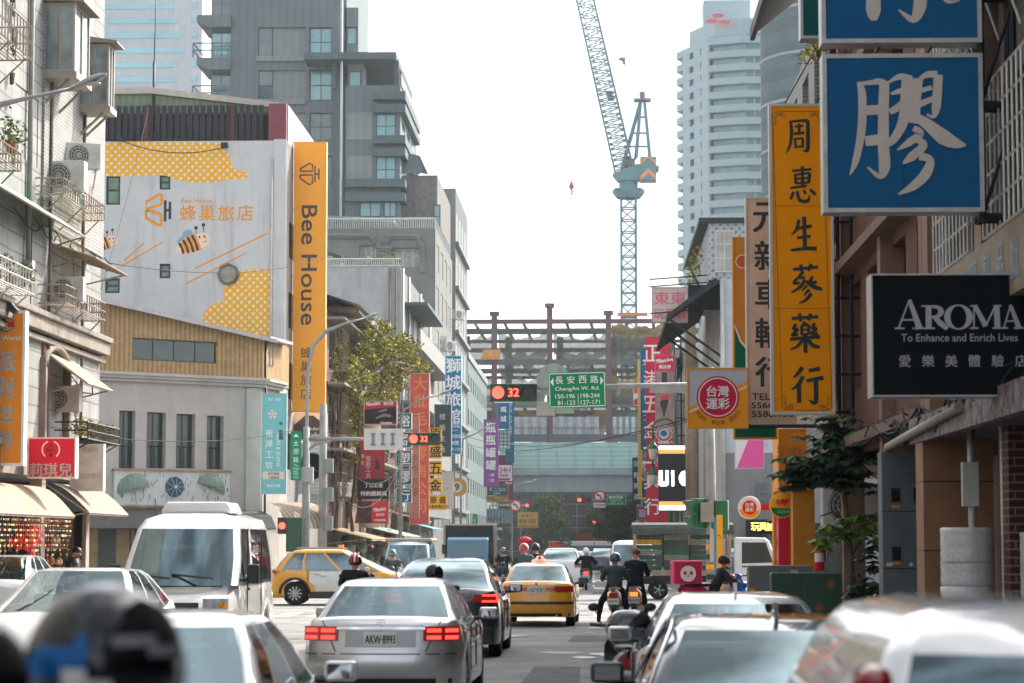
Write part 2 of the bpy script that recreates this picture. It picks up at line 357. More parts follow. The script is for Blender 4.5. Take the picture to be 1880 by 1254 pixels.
STL = M('maroon_steel', (.11, .05, .065), rough=.6, var=.3); STL2 = M('grey_steel_beam', (.07, .085, .095), rough=.6, var=.3)
X = lambda px: (px-VPX)*k; Z = lambda py: EYE+(VPY-py)*k+zo
for px, top in ((820, 575), (908, 573), (1010, 558), (1118, 572), (1228, 590), (1330, 590)):
    MB().box(X(px)-.42, -.4, 0, X(px)+.42, .4, Z(top)).build('column', STL, t)
    mb = MB(); mb.box(X(px)-.7, -.6, Z(top)-.5, X(px)+.7, .6, Z(top)+.1); mb.build('column_cap', STL, t)
for px, top in ((845, 597), (926, 600), (1026, 600), (1130, 600), (1240, 600)):
    MB().box(X(px)-.5, 18, 0, X(px)+.5, 19, Z(top)).build('column', STL2, t)
for y0, y1, yy in ((586, 594, 0), (660, 670, 0), (742, 749, 0), (798, 812, 0), (605, 611, 18.2), (675, 681, 18.2), (630, 638, 9), (700, 707, 9), (745, 760, 18.2)):
    MB().box(X(800), yy-.3, Z(y1), X(1345), yy+.3, Z(y0)).build('beam', STL if yy == 0 and y0 < 600 else STL2, t)
mb = MB()
for px in (870, 925, 960, 1040, 1085, 1150, 1200, 1260):
    for py in (590, 665, 745): mb.bar((X(px), 0, Z(py)), (X(px)+.8, 18.2, Z(py+13)), .35)
mb.build('cross_beam', STL2, t)
for py in (594, 670, 749, 812):
    MB().box(X(800), 9, Z(py+1), X(1345), 17.5, Z(py-1.5)).build('floor_deck', M('floor_deck', (.14, .15, .15), var=.4, sc=.3), t)
NETG = M('grey_green_net', (.19, .21, .14), rough=.9, var=.6, sc=.4, alpha=.8); NETY = M('yellow_net', (.5, .33, .07), rough=.9, var=.45, sc=.3, alpha=.95)
def net(x0, x1, py, sag, dp, yy, m, seed):
    rn = random.Random(seed); mb = MB(); n, q = 22, 6; g = []
    ph = rn.random()*6
    for j in range(q+1):
        for i in range(n+1):
            u = i/n; v = j/q
            s = sag*(4*u*(1-u))*(.5+.5*v)+.5*math.sin(u*17+ph+v*3)*rn.random()
            g.append((X(x0)+(X(x1)-X(x0))*u, yy+dp*v+.5*math.sin(u*11+v*5), Z(py)-s-.5*v*rn.random()-2.6*v))
    mb.add(g, [(j*(n+1)+i, j*(n+1)+i+1, (j+1)*(n+1)+i+1, (j+1)*(n+1)+i) for j in range(q) for i in range(n)], 0, True)
    return mb.build('safety_net', m, t)
for i, (a, b, py, sg, m) in enumerate([(822, 906, 612, 1.2, NETG), (914, 1006, 606, 2.2, NETG), (1016, 1116, 606, 2.4, NETG), (1124, 1226, 592, 1.2, NETY), (1124, 1226, 612, 1.5, NETG),
        (918, 1006, 684, 2.0, NETG), (1016, 1114, 684, 2.4, NETG), (1122, 1180, 684, 2.2, NETY), (842, 906, 690, 1.4, NETG), (950, 1120, 752, 2.6, NETY), (850, 1000, 716, 1.5, NETG),
        (1016, 1180, 718, 1.5, NETG), (912, 1004, 640, 1.2, NETG), (1020, 1114, 640, 1.4, NETG), (1124, 1226, 640, 1.4, NETG), (1124, 1240, 748, 2.2, NETG)]):
    net(a, b, py, sg, 6, .8, m, i)
MB().prism([(X(884), Z(661)), (X(889), Z(643)), (X(920), Z(643)), (X(917), Z(661))], -1.4, 0).build('orange_platform', M('orange_panel', (.6, .25, .05), var=.3), t)
MB().box(X(1135), -.7, Z(581), X(1190), -.2, Z(575)).build('orange_rail', M('orange_rail', (.65, .17, .06)), t)
MB().box(X(930), -.2, Z(798), X(1100), .2, Z(766)).build('sheeting', M('pale_sheeting', (.35, .34, .35), kind='stripes', a=(1.3, 0), col2=(.24, .25, .27), var=.3), t)
MB().box(X(1124), -.2, Z(798), X(1184), .2, Z(766)).build('sheeting', M('slatted_sheeting', (.42, .45, .46), kind='stripes', a=(.9, 0), col2=(.16, .18, .2), var=.3), t)
mb = MB()
for px in range(936, 1186, 24): mb.box(X(px)-.05, -.5, Z(798), X(px)+.05, -.42, Z(786))
mb.box(X(930), -.5, Z(787), X(1186), -.42, Z(786)); mb.build('guard_rail', STL2, t)
YC = 385.; k = YC/FPX; zo = -gz(YC); xc = X(1156)
t = thing('tower_crane', 'teal luffing tower crane with orange chevron counterweight above the steel frame', 'crane', (xc, YC, gz(YC)))
CR = M('crane_teal', (.09, .22, .25), rough=.5, var=.15); CRO = M('crane_orange', (.8, .25, .06), rough=.5)
x_ = lambda px: X(px)-xc
def lattice(mb, a, b, w0, w1, n, th, side=Vector((1, 0, 0))):
    a, b = Vector(a), Vector(b); d = (b-a).normalized(); s1 = (side-d*side.dot(d)).normalized(); s2 = d.cross(s1); prev = None
    for i in range(n+1):
        u = i/n; c = a.lerp(b, u); ww = w0+(w1-w0)*u
        q = [c+s1*ww*p+s2*ww*r_ for p, r_ in ((-.5, -.5), (.5, -.5), (.5, .5), (-.5, .5))]
        for j in range(4): mb.bar(q[j], q[(j+1) % 4], th*.6)
        if prev:
            for j in range(4):
                mb.bar(prev[j], q[j], th); jj = (j+1) % 4
                mb.bar(prev[j] if i % 2 else prev[jj], q[jj] if i % 2 else q[j], th*.55)
        prev = q
mb = MB(); lattice(mb, (0, 0, 0), (0, 0, Z(358)), 2.35, 2.35, 30, .26); mb.build('mast', CR, t)
mb = MB(); mb.lathe([(1.9, Z(362)), (2.6, Z(352)), (2.6, Z(346)), (1.5, Z(345)), (1.5, Z(332))], 12)
mb.box(x_(1131), -2.4, Z(349), x_(1179), 2.4, Z(346)); mb.build('slewing_ring', CR, t)
mb = MB(); mb.prism([(x_(1127), Z(318)), (x_(1172), Z(300)), (x_(1212), Z(304)), (x_(1212), Z(310)), (x_(1174), Z(330)), (x_(1137), Z(331))], -1.6, 1.6); mb.build('machinery_deck', CR, t)
mb = MB(); mb.box(x_(1178), -2, Z(330), x_(1207), 2, Z(288)); cw = mb.build('counterweight', CR, t)
mb = MB()
for py in (318, 289):
    mb.prism([(x_(1178), Z(py+14)), (x_(1192.5), Z(py)), (x_(1207), Z(py+14)), (x_(1207), Z(py+5)), (x_(1192.5), Z(py-9) if py > 300 else Z(py-1)), (x_(1178), Z(py+5))], -2.06, -2.02)
mb.build('chevron', CRO, cw)
mb = MB(); mb.box(x_(1149), -1.5, Z(306), x_(1168), 1.5, Z(290)); mb.build('winch', M('winch_red', (.22, .09, .08)), t)
ap = (x_(1183), 0, Z(180)); mb = MB()
for q, y in (((1144, 308), -1), ((1144, 308), 1), ((1169, 287), 1), ((1196, 287), -1), ((1196, 287), 1), ((1171, 287), -1)): mb.bar((x_(q[0]), y*1.3, Z(q[1])), (ap[0]+(.3 if q[0] > 1180 else -.3), y*.4, ap[2]), .42)
for py, f in ((210, .25), (240, .5), (265, .72)):
    mb.bar((x_(1183)-(x_(1183)-x_(1146))*f, 0, Z(py)), (x_(1183)+(x_(1196)-x_(1183))*f, 0, Z(py)), .2)
mb.box(x_(1167), -1.2, Z(180), x_(1198), 1.2, Z(177)); mb.build('a_frame', CR, t)
mb = MB(); mb.box(x_(1178), -.5, Z(177), x_(1187), .5, Z(163)); mb.build('sheave_head', M('crane_rust', (.35, .15, .1)), t)
mb = MB(); lattice(mb, (x_(1148), 0, Z(308)), (x_(1048), -3, Z(-135)), 3.0, 2.6, 44, .19); mb.build('jib', CR, t)
mb = MB(); mb.prism([(x_(1113), Z(164)), (x_(1124), Z(163)), (x_(1131), Z(182)), (x_(1120), Z(183))], -1.7, -1.5); mb.build('jib_plate', CR, t)
mb = MB(); mb.tube([(x_(1047), -3, Z(-130)), (x_(1049), -3, Z(334))], .05, 4); mb.tube([(x_(1056), -3, Z(-130)), (x_(1053), -3, Z(334))], .05, 4)
mb.tube([ap, (x_(1147), -1, Z(108)), (x_(1085), -3, Z(-90))], .05, 4); hk = mb.build('cable', M('crane_cable', (.4, .43, .44)), t)
mb = MB(); mb.prism([(x_(1046), Z(345)), (x_(1051), Z(333)), (x_(1056), Z(345)), (x_(1051), Z(352))], -3.4, -2.6)
mb.tube([(x_(1051), -3, Z(351)), (x_(1053), -3, Z(355)), (x_(1051), -3, Z(359)), (x_(1048.5), -3, Z(356))], .14, 6); mb.build('hook_block', M('crane_rust', (.35, .15, .1)), t)
mb = MB(); mb.prism([(x_(1140), Z(101)), (x_(1151), Z(100)), (x_(1151), Z(113)), (x_(1147), Z(112)), (x_(1145), Z(106)), (x_(1139), Z(104))], -1.3, -.6); mb.build('pulley_block', CR, t)
def slabtower(name, label, px0, px1, py_top, Y, floors, col_band, col_glass, fh=3.5):
    t = thing(name, label, 'tower', ((px0+px1)/2*0+(px0-VPX)/FPX*Y, Y, gz(Y))); k = Y/FPX; W = (px1-px0)*k; H = EYE+(VPY-py_top)*k-gz(Y)
    return t, k, W, H
t, k, W, H = slabtower('residential_tower', 'tall white tower of banded balconies with red circles near its top', 1252, 1500, 22, 450., 0, 0, 0)
WB = M('tower_white_band', (.37, .47, .49), rough=.6, var=.1); WG = M('tower_glass', (.2, .36, .39), rough=.15, var=.3, sc=.2)
fl = [(0, 22), (W*.0, 22), (5.6, 2.0), (12, 0), (W, 0), (W, 26), (6, 26)]
fl = [(0, 16), (5.4, 2.4), (11.5, 0), (W, 0), (W, 26), (4, 26)]
core = [(x+ (1.1 if x < W-1 else 0), y+1.0) for x, y in fl]
MB().prism(core, 0, H-3, ax='z').build('wall', WG, t)
n = 36; pitch = (H-9)/n
mb = MB()
for i in range(n+1):
    z = 4+i*pitch; mb.prism(fl, z, z+pitch*.5, ax='z')
mb.build('balcony_bands', WB, t)
mb = MB()
for i in range(n):
    z = 4+i*pitch
    for q in range(2, 14):
        if (i*7+q*5) % 3: mb.box(11.5+q*1.25, -.02+.6, z+pitch*.42, 11.5+q*1.25+.35, .9, z+pitch*1.0)
    for q in (.2, .55, .8):
        x = 5.4*q; y = 16-13.6*q; mb.prism([(x, y), (x+1.2, y-2.8), (x+1.6, y-2.5), (x+.5, y+.4)], z+pitch*.42, z+pitch, ax='z')
mb.build('mullions', WB, t)['kind'] = 'stuff'
cap = [(2.5, 14), (7, 3.2), (12, 1.5), (W, 1.5), (W, 24), (6, 24)]
MB().prism(cap, H-6, H, ax='z').build('crown', WB, t)
mb = MB()
for cx, cz in ((1325, 17), (1313, 27), (1336, 29)): mb.disc((cx-1252)*k, EYE+(VPY-cz)*k-gz(450), 1.15, 1.3, 16, r2=.42, t=.2)
mb.build('emblem', M('emblem_red', (.7, .12, .14)), t)
MB().box(5, 8, H, 14, 14, H+5).build('plant_room', WB, t)
Y = 400.; k = Y/FPX; x0 = (1412-VPX)*k
t = thing('netted_tower', 'dark curved tower wrapped in green scaffold netting', 'tower', (x0, Y, gz(Y)))
mb = MB(); mb.lathe([(13, 0), (13, 120)], 40, (13, 13, 0)); mb.build('wall', M('scaffold_net', (.07, .12, .13), rough=.8, kind='hstripes', a=(4.2, 0), col2=(.055, .09, .1), var=.3, sc=.3), t)
mb = MB()
for z in range(6, 120, 8): mb.lathe([(13.1, z), (13.35, z+.25), (13.1, z+.5)], 40, (13, 13, 0))
mb.build('scaffold_rings', M('scaffold_ring', (.3, .36, .37)), t)
mb = MB(); mb.box(1.5, -6, 0, 3, -4.5, 52-gz(Y)*0+.5); mb.box(-4, -6, 56, 14, -5, 57.5); mb.box(1.5, -6, 52, 3, -5, 58); mb.build('steel_post', M('purple_steel', (.17, .12, .19)), t)
Y = 600.; k = Y/FPX; xa = (120-VPX)*k
t = thing('glass_office_tower', 'pale blue glass office tower with horizontal bands behind the rooftops', 'tower', (xa, Y, gz(400)))
W = 240*k; H = 158
MB().box(0, 0, 0, W, 22, H).build('wall', M('tower_pale_wall', (.42, .45, .47), rough=.35, kind='tile', a=(1.5, 1.9, .05), col2=(.32, .36, .4), var=.1, sc=.2), t)
mb = MB()
for i in range(40):
    z = 6+i*3.8; a = .4 if i % 3 else 1.5; mb.box(1.5, -.25, z, W-4.5-(i % 4)*.9, 0, z+1.3); mb.box(W-2.6, -.25, z+.3, W-1.3, 0, z+1.5)
mb.build('window_bands', M('tower_sky_glass', (.16, .42, .48), rough=.1, var=.2, sc=.1), t)
def QF(px, py, F):
    """local (x, z) where the view through pixel (px,py) meets the facade plane F = (loc, rz)"""
    d = P(px, py, 1)-Vector((0, 0, EYE)); ca, sa = math.cos(F[1]), math.sin(F[1]); n = Vector((sa, -ca, 0))
    t = n.dot(Vector((F[0][0], F[0][1], 0)))/n.dot(d); q = d*t
    return ((q.x-F[0][0])*ca+(q.y-F[0][1])*sa, EYE+q.z)
def rectF(F, px0, py0, px1, py1):
    x0, a = QF(px0, py0, F); x1, b = QF(px1, py0, F); _, c = QF(px0, py1, F); _, d = QF(px1, py1, F)
    return (x0, (c+d)/2, x1-x0, (a+b)/2-(c+d)/2)
def part(t, name, mb, mats, F, bev=0, label=None):
    o = mb.build(name, mats, t, F[0], F[1], bev)
    if label: o['label'] = label
    return o
def smooth(pts, n=5, closed=True):
    out = []; L = len(pts)
    for i in range(L if closed else L-1):
        p = [Vector((*pts[(i+k) % L if closed else max(0, min(L-1, i+k))], 0)) for k in (-1, 0, 1, 2)]
        for j in range(n):
            t = j/n; q = .5*((2*p[1])+(p[2]-p[0])*t+(2*p[0]-5*p[1]+4*p[2]-p[3])*t*t+(3*p[1]-p[0]-3*p[2]+p[3])*t**3); out.append((q.x, q.y))
    if not closed: out.append(pts[-1])
    return out
AC_W = M('ac_casing', (.55, .54, .5), rough=.5, var=.2, sc=5, stain=.3); AC_D = M('ac_grille', (.1, .1, .1), rough=.6)
_AC = []
def ac_unit(label, loc, rz, sc=1., group=None):
    if _AC:
        r = dup(_AC[0], loc, rz, label)
    else:
        r = thing('air_conditioner', label, 'air conditioner', loc, rz); _AC.append(r)
        MB().box(-.4, 0, 0, .4, .3, .58).build('casing', AC_W, r, bev=.015)
        mb = MB(); mb.disc(-.09, .29, .235, -.004, 20, t=.01); mb.build('fan_opening', AC_D, r)
        mb = MB()
        for q in (.06, .12, .18, .225): mb.ring(-.09, .29, q, q-.012, -.008, 20)
        for q in range(12): a = q*math.pi/6; mb.stroke([(-.09, .29, .006), (-.09+.23*math.cos(a), .29+.23*math.sin(a), .006)], -.009)
        for i in range(6): mb.box(.24, -.008, .1+i*.07, .36, -.002, .13+i*.07)
        mb.build('fan_guard', AC_W, r)
        mb = MB()
        for x in (-.3, .3): mb.bar((x, -.02, -.02), (x, .5, -.02), .03); mb.bar((x, 0, -.02), (x, .5, -.4), .025)
        mb.build('bracket', STEEL, r)
    r.scale = (sc,)*3
    if group: r['group'] = group
    elif 'group' in r: del r['group']
    return r
RAILM = M('cream_iron_rail', (.35, .29, .23), rough=.6, var=.3, sc=6, stain=.3)
def cage(t, F, x0, x1, z0, z1, out=.65, step=.13, m=None, name='balcony_cage', rows=3):
    """barred balcony cage proud of the wall by `out`"""
    mb = MB(); w_ = .022
    for z in [z0+(z1-z0)*i/(rows-1) for i in range(rows)]:
        mb.bar((x0, -out, z), (x1, -out, z), w_*1.3)
        for x in (x0, x1): mb.bar((x, 0, z), (x, -out, z), w_*1.3)
    n = max(3, int((x1-x0)/step/2))
    for i in range(n+1): mb.bar((x0+(x1-x0)*i/n, -out, z0), (x0+(x1-x0)*i/n, -out, z1), w_)
    for x in (x0, x1):
        for i in range(1, 4): mb.bar((x, -out*i/4, z0), (x, -out*i/4, z1), w_)
    for i in range(1, 7): mb.bar((x0, -out*i/7, z0), (x1, -out*i/7, z0), w_)
    for x in (x0+.2, (x0+x1)/2, x1-.2): mb.bar((x, -out*.9, z0), (x, 0, z0-.6), w_*1.2)
    return part(t, name, mb, m or RAILM, F)
FL = ((XL, -20, 0), R(90)); YE = 62.6+20
TILE_W = M('white_tile_wall', (.31, .305, .295), rough=.6, var=.25, sc=.8, kind='tile', a=(1.1, .42, .025), col2=(.17, .16, .15), stain=.65, bump=.2)
BRICK_W = M('white_brick_wall', (.35, .34, .325), rough=.6, var=.2, kind='brick', a=(.24, .09, .014), col2=(.2, .19, .18), stain=.5, bump=.3)
CORN = M('old_cornice_stone', (.27, .235, .2), rough=.8, var=.3, stain=.5, bump=.2)
t = nearL = thing('apartment_block', 'white tiled apartment block with caged balconies and bay windows on the left', 'building', (0, 0, 0))
holes = []
def hF(px0, py0, px1, py1, F=FL): return rectF(F, px0, py0, px1, py1)
h_arch = (75.9, 4.45, 2.6, 2.2)
wins = [hF(88, 480, 140, 560), (72.2, 7.3, 2.6, 1.9), (73.0, 10.6, 2.2, 1.6), (70.2, 13.2, 2.2, 1.8), h_arch, (66, 10.6, 2.2, 1.6), (66, 7.4, 2.2, 1.7)]
wins[0] = (76.3, 7.3, 3.0, 1.9)
mb = MB(); wall(mb, YE, 14.6, wins, .3, 0, 0, 3.4); part(t, 'wall', mb, TILE_W, FL)
mb = MB(); mb.box(0, .02, 3.4, YE-.02, 12, 18); mb.box(0, 3, -.1, YE-.02, 12, 3.4); part(t, 'wall_core', mb, TILE_W, FL)
mb = MB(); mb.box(75.6, -.06, 9.35, YE, 0, 14.5); part(t, 'brick_facing', mb, BRICK_W, FL)
for i, h in enumerate(wins): window(t, *h, FL, FR_AL, (GLASS, GLASS_C)[i % 2], cols=2, depth=.22)
mb = MB()
for z, h, o in ((6.75, .32, .28), (7.07, .14, .36), (6.55, .12, .16)): mb.box(40, -o, z, YE, 0, z+h)
part(t, 'cornice', mb, CORN, FL, .02)
mb = MB(); mb.box(40, -.05, 3.4, YE, 0, 3.9); mb.box(40, -.12, 4.0, YE, 0, 4.15); part(t, 'lintel_band', mb, CORN, FL)
mb = MB(); cx = h_arch[0]+1.3
for s in (-1, 1): mb.box(cx+s*1.3-.09, -.14, 4.1, cx+s*1.3+.09, 0, 6.2)
mb.tube([(cx-1.3*math.cos(a*math.pi/10), -.07, 6.0+.55*math.sin(a*math.pi/10)) for a in range(11)], .1, 6); part(t, 'window_arch', mb, CORN, FL)
for x, z0, z1 in ((74.15, 8, 17), (70.3, 7.3, 17), (63.5, 7.2, 17)):
    mb = MB(); mb.tube([(x, -.07, z0), (x, -.07, z1)], .06, 8); part(t, 'drain_pipe', mb, M('grey_pipe', (.28, .28, .27), rough=.6, var=.3), FL)
mb = MB(); mb.box(74.0, -.2, 7.9, 74.3, 0, 8.3); part(t, 'pipe_box', mb, STEEL, FL)
mb = MB(); IR = random.Random(3)
for z in (10.9, 11.85, 12.85, 13.9):
    for q in range(5): x = 72.2+IR.uniform(-.12, .12); a = IR.uniform(-.25, .25); mb.bar((x, -.1, z+a), (x+IR.uniform(-.22, .22), -.1, z+a+IR.uniform(-.3, .3)), .055)
part(t, 'cast_lettering', mb, BLK, FL)
def cpx(px, py, X): return QF(px, py, ((X, -20, 0), R(90)))
def cage_px(a, b, zt, out, **k):
    X = XL+out; (x0, z0), (x1, _), (_, z1) = cpx(*a, X), cpx(*b, X), cpx(*zt, X); return cage(t, FL, x0, x1, z0, z1, out, **k)
cage_px((116, 356), (191, 405), (116, 326), .65)
cage_px((120, 556), (193, 590), (120, 522), .65)
cage_px((-14, 508), (63, 528), (-14, 462), .75, m=M('white_iron_rail', (.6, .58, .54), rough=.5, var=.2))
cage_px((-30, 270), (38, 303), (-30, 236), .65)
cage_px((-20, 44), (58, 87), (-20, -22), .7)
def bay(px0, px1, pyt, pyb, out, px2):
    X = XL+out; x0, z1 = cpx(px1, pyt, X); _, z0 = cpx(px1, pyb, X); x1, _ = cpx(px2, pyb, X)
    b = MB(); f = .06
    for x in (x0, x1-f): b.box(x, -out, z0, x+f, -out+f, z1); b.box(x, -f, z0, x+f, 0, z1)
    for x in (x0+(x1-x0)*.48,): b.box(x, -out, z0, x+f, -out+f, z1)
    for z in (z0, z1-f): b.box(x0+.005, -out+.003, z, x1-.005, 0, z+f)
    b.box(x0, -out*.55, z0, x0+f*.7, -out*.55+f*.7, z1)
    part(t, 'bay_frame', b, M('bay_bronze_frame', (.36, .31, .26), rough=.4, metal=.3, var=.2), FL)
    g = MB(); g.quad((x0+.03, 0, z0+f), (x0+.03, -out+.03, z0+f), (x0+.03, -out+.03, z1-f), (x0+.03, 0, z1-f)); g.quad((x0+.03, -out+.03, z0+f), (x1-.03, -out+.03, z0+f), (x1-.03, -out+.03, z1-f), (x0+.03, -out+.03, z1-f))
    part(t, 'bay_glass', g, M('bay_glass', (.2, .25, .25), rough=.08, var=.6, sc=1.4, spec=.9), FL)
    g = MB(); g.box(x0-.06, -out-.06, z0-.16, x1+.05, 0, z0-.002); g.bar((x0+.1, -out*.8, z0-.16), (x0+.1, 0, z0-.75), .05); g.bar((x1-.1, -out*.8, z0-.16), (x1-.1, 0, z0-.75), .05)
    part(t, 'bay_base', g, M('bay_base_metal', (.3, .27, .23), rough=.5, var=.3, stain=.4), FL)
    g = MB(); g.prism([(0, z1+.22), (0, z1+.02), (-out-.22, z1-.0), (-out-.22, z1+.05)], x0-.12, x1+.15, ax='x'); part(t, 'bay_roof', g, M('bay_roof_metal', (.2, .17, .15), rough=.5, var=.3), FL)
bay(88, 139, 4, 133, .75, 164); bay(146, 201, 80, 196, .78, 209.5)
def ac_px(label, px, py, X, rz, sc=1.): p = QF(px, py, ((X, -20, 0), R(90))); return ac_unit(label, (X, p[0]-20, p[1]), rz, sc)
ac_px('louvred air conditioner standing in the cage under the lower bay window', 116, 350, -12.62, R(0), 1.25)
ac_px('box air conditioner on a bracket above the caged unit, under the bay windows', 152, 309, -12.55, R(20), 1.1)
ac_px('air conditioner in the balcony cage beneath the translucent green awning', 122, 552, -12.6, R(0), 1.0)
ac_px('air conditioner in the arched first floor window behind the cream awning', 112, 756, -12.9, R(0), 1.1)
def awning(name, label, X0, X1, Y0, Y1, z0, z1, m, rib=True, scal=0, cat='awning', curve=0., endm=None):
    t = thing(name, label, cat, (X0, Y0, 0)); n = 6; mb = MB(); L = Y1-Y0; D = X1-X0
    pr = [(D*(i/n), z0+(z1-z0)*((i/n) if not curve else 1-math.cos(i/n*math.pi/2))) for i in range(n+1)]
    for (a, za), (b, zb_) in zip(pr, pr[1:]):
        mb.add([(a, 0, za), (a, L, za), (b, L, zb_), (b, 0, zb_)], [(0, 3, 2, 1)], 0, curve > 0); mb.add([(a, 0, za-.02), (a, L, za-.02), (b, L, zb_-.02), (b, 0, zb_-.02)], [(0, 1, 2, 3)], 0, curve > 0)
    if scal:
        q = int(L/.22)
        for i in range(q):
            y = L*i/q; y2 = L*(i+1)/q; mb.add([(D, y, z1), (D, y2, z1), (D, (y+y2)/2+.09, z1-scal), (D, (y+y2)/2-.09, z1-scal)], [(0, 1, 2, 3)])
    mb.build('canopy', m, t)
    if endm or curve:
        e = MB()
        for y in (0, L): e.add([(a, y, z) for a, z in pr]+[(0, y, z1)], [tuple(range(n+2))])
        e.build('end_panel', endm or m, t)
    f = MB()
    if rib:
        for i in range(int(L/.8)+1):
            y = min(L, i*.8); f.bar((0, y, z0-.04), (D, y, z1-.04), .03)
    f.bar((D, 0, z1-.03), (D, L, z1-.03), .04); f.bar((0, 0, z0-.03), (0, L, z0-.03), .04)
    for y in (.05, L-.05): f.bar((D*.9, y, z1-.03), (0, y, z1-.25), .03)
    f.build('frame', RAILM, t); return t
YG = M('translucent_yellow_awning', (.62, .56, .2), rough=.5, var=.25, alpha=.8); GG = M('green_corrugated_awning', (.1, .28, .16), rough=.5, kind='stripes', a=(.16, 0), col2=(.2, .4, .26))
CREAM = M('cream_canvas', (.34, .27, .2), rough=.8, var=.2, stain=.35); CANV2 = M('beige_canvas', (.31, .25, .19), rough=.8, var=.2, stain=.3); DKCAN = M('dark_green_canvas', (.06, .09, .08), rough=.8)
a, b = QF(95, 445, FL), cpx(234, 508, -11.95); awning('balcony_awning', 'translucent yellow-green awning over a caged balcony', XL, -11.95, a[0]-20, b[0]-20, a[1], b[1]+.05, YG)
awning('balcony_awning', 'green striped awning with white edge over the plant balcony', XL, -12.2, 46, 56.9, 9.75, 9.2, GG)
a, b = QF(84, 645, FL), cpx(206, 716, -12.0); awning('window_awning', 'sloping cream canvas awning over the arched window', XL, -12.0, a[0]-20, b[0]-20, a[1], b[1], CREAM, scal=.05)
awning('shop_awning', 'rounded cream shop awning above hanging fairy lights', XL-.1, -12.2, 45, 56.1, 3.18, 2.5, CREAM, scal=.08, curve=1)
awning('shop_awning', 'rounded scalloped cream awning with dark side panel beside the fairy lights', XL-.1, -12.05, 57.0, 61.8, 3.3, 2.6, CANV2, scal=.08, curve=1, endm=DKCAN)
LEAF = [M('leaf_green', (.07, .13, .03), spec=.15, rough=.7, var=.3), M('leaf_yellow_green', (.2, .24, .05), rough=.6, var=.3), M('leaf_dark', (.03, .065, .02), rough=.6, var=.3)]
LEAFO = [M('leaf_ochre', (.3, .22, .06), rough=.6, var=.3), LEAF[1], M('leaf_dry', (.2, .13, .06), rough=.7)]
t2 = thing('flower_box', 'iron flower box of yellowed plants below the arched window', 'planter', (-12.6, 57.2, 4.35))
mb = MB(); L = 3.9
for z in (0, .2, .4): mb.bar((.45, 0, z), (.45, L, z), .025); mb.bar((-.35, 0, z), (.45, 0, z), .025)
for i in range(26): mb.bar((.45, L*i/25, 0), (.45, L*i/25, .4), .016)
for i in range(6): mb.bar((-.4, L*i/5, 0), (.45, L*i/5, 0), .03); mb.bar((.4, L*i/5, 0), (-.4, L*i/5, -.5), .025)
mb.build('rack', BLK, t2)
mb = MB()
for i in range(10): leaves(mb, (.2, .2+i*.39, .3), (.3, .26, .22), 90, .09, 3, i)
mb.build('plants', LEAFO, t2)
for lb, px, py, X in (('leafy pot plants behind the white balcony rail', 20, 500, -12.5), ('small yellow flowering plant on the upper cage', 20, 250, -12.5), ):
    x, z = cpx(px, py, X); t2 = thing('balcony_plant', lb, 'plant', (X, x-20, z-.1)); mb = MB(); mb.lathe([(.1, -.25), (.14, 0)], 10); mb.build('pot', M('clay_pot', (.3, .12, .06)), t2)
    mb = MB()
    for i in range(5): leaves(mb, (IR.uniform(-.2, .2), IR.uniform(-.9, .9), .15), (.25, .3, .3), 60, .1, 3, i)
    mb.build('foliage', LEAF, t2)
LAMPM = M('lamp_grey', (.3, .31, .31), rough=.45, metal=.3, var=.15)
def cobra(name, label, base, pts, head, hl=.75, r=.05, group=None):
    t = thing(name, label, 'street lamp', base, 0, group)
    pts = [Vector(p)-Vector(base) for p in pts]; MB().tube([(0, 0, 0)]+pts, [r*1.7]+[r*1.3]*(len(pts)-2)+[r*.8, r*.7], 10).build('pole', LAMPM, t)
    p, d = pts[-1], (Vector(head)-Vector(base)-pts[-1]).normalized(); q = []
    for i, (u, ww, h) in enumerate(((0, .05, .05), (.2, .09, .07), (.5, .15, .1), (.8, .14, .08), (1, .06, .03))):
        c = p+d*hl*u; q.append([c+Vector((0, s*ww, v*h)) for s, v in ((-1, -.3), (-.7, .6), (0, 1), (.7, .6), (1, -.3), (0, -.6))])
    mb = MB(); vs = [v for r_ in q for v in r_]
    mb.add(vs, [(i*6+k, i*6+(k+1) % 6, (i+1)*6+(k+1) % 6, (i+1)*6+k) for i in range(4) for k in range(6)]+[(0, 1, 2, 3, 4, 5), (29, 28, 27, 26, 25, 24)], 0, True); mb.build('lamp_head', LAMPM, t)
    mb = MB(); c = p+d*hl*.55; mb.sph((c.x, c.y, c.z-.05), .2, .1, .05); mb.build('lens', M('lamp_lens', (.45, .42, .36), rough=.2), t)
    return t
YL = 44.
cobra('street_lamp', 'grey street lamp arm in front of the white apartment block', (-11.6, YL, .12), [P(-30, 330, YL), P(-20, 225, YL), P(0, 192, YL), P(60, 178, YL), P(130, 163, YL)], P(200, 135, YL), .72, .045)
OR_ = S('f0921e'); GR_ = S('8d8a84'); WHT = S('f2f0ea', emit=.0); RED = S('d5243f'); 
def logo_round(t, lx, lz, k, W, H):
    mb = MB(); mb.ring(lx(10), lz(597), 14*k, 11.5*k, .006); mb.build('emblem', S('3d7fa0'), t)
    mb = MB(); mb.disc(lx(10), lz(597), 11*k, .008); mb.build('emblem', S('f5c53a'), t)
    mb = MB(); mb.prism([(lx(-4), lz(603)), (lx(-4), lz(596)), (lx(26), lz(590)), (lx(22), lz(596)), (lx(27), lz(602))], .001, .004); mb.build('emblem', S('d8281f'), t)
SILV = M('silver_letter', (.42, .43, .45), rough=.35, metal=.5, var=.2)
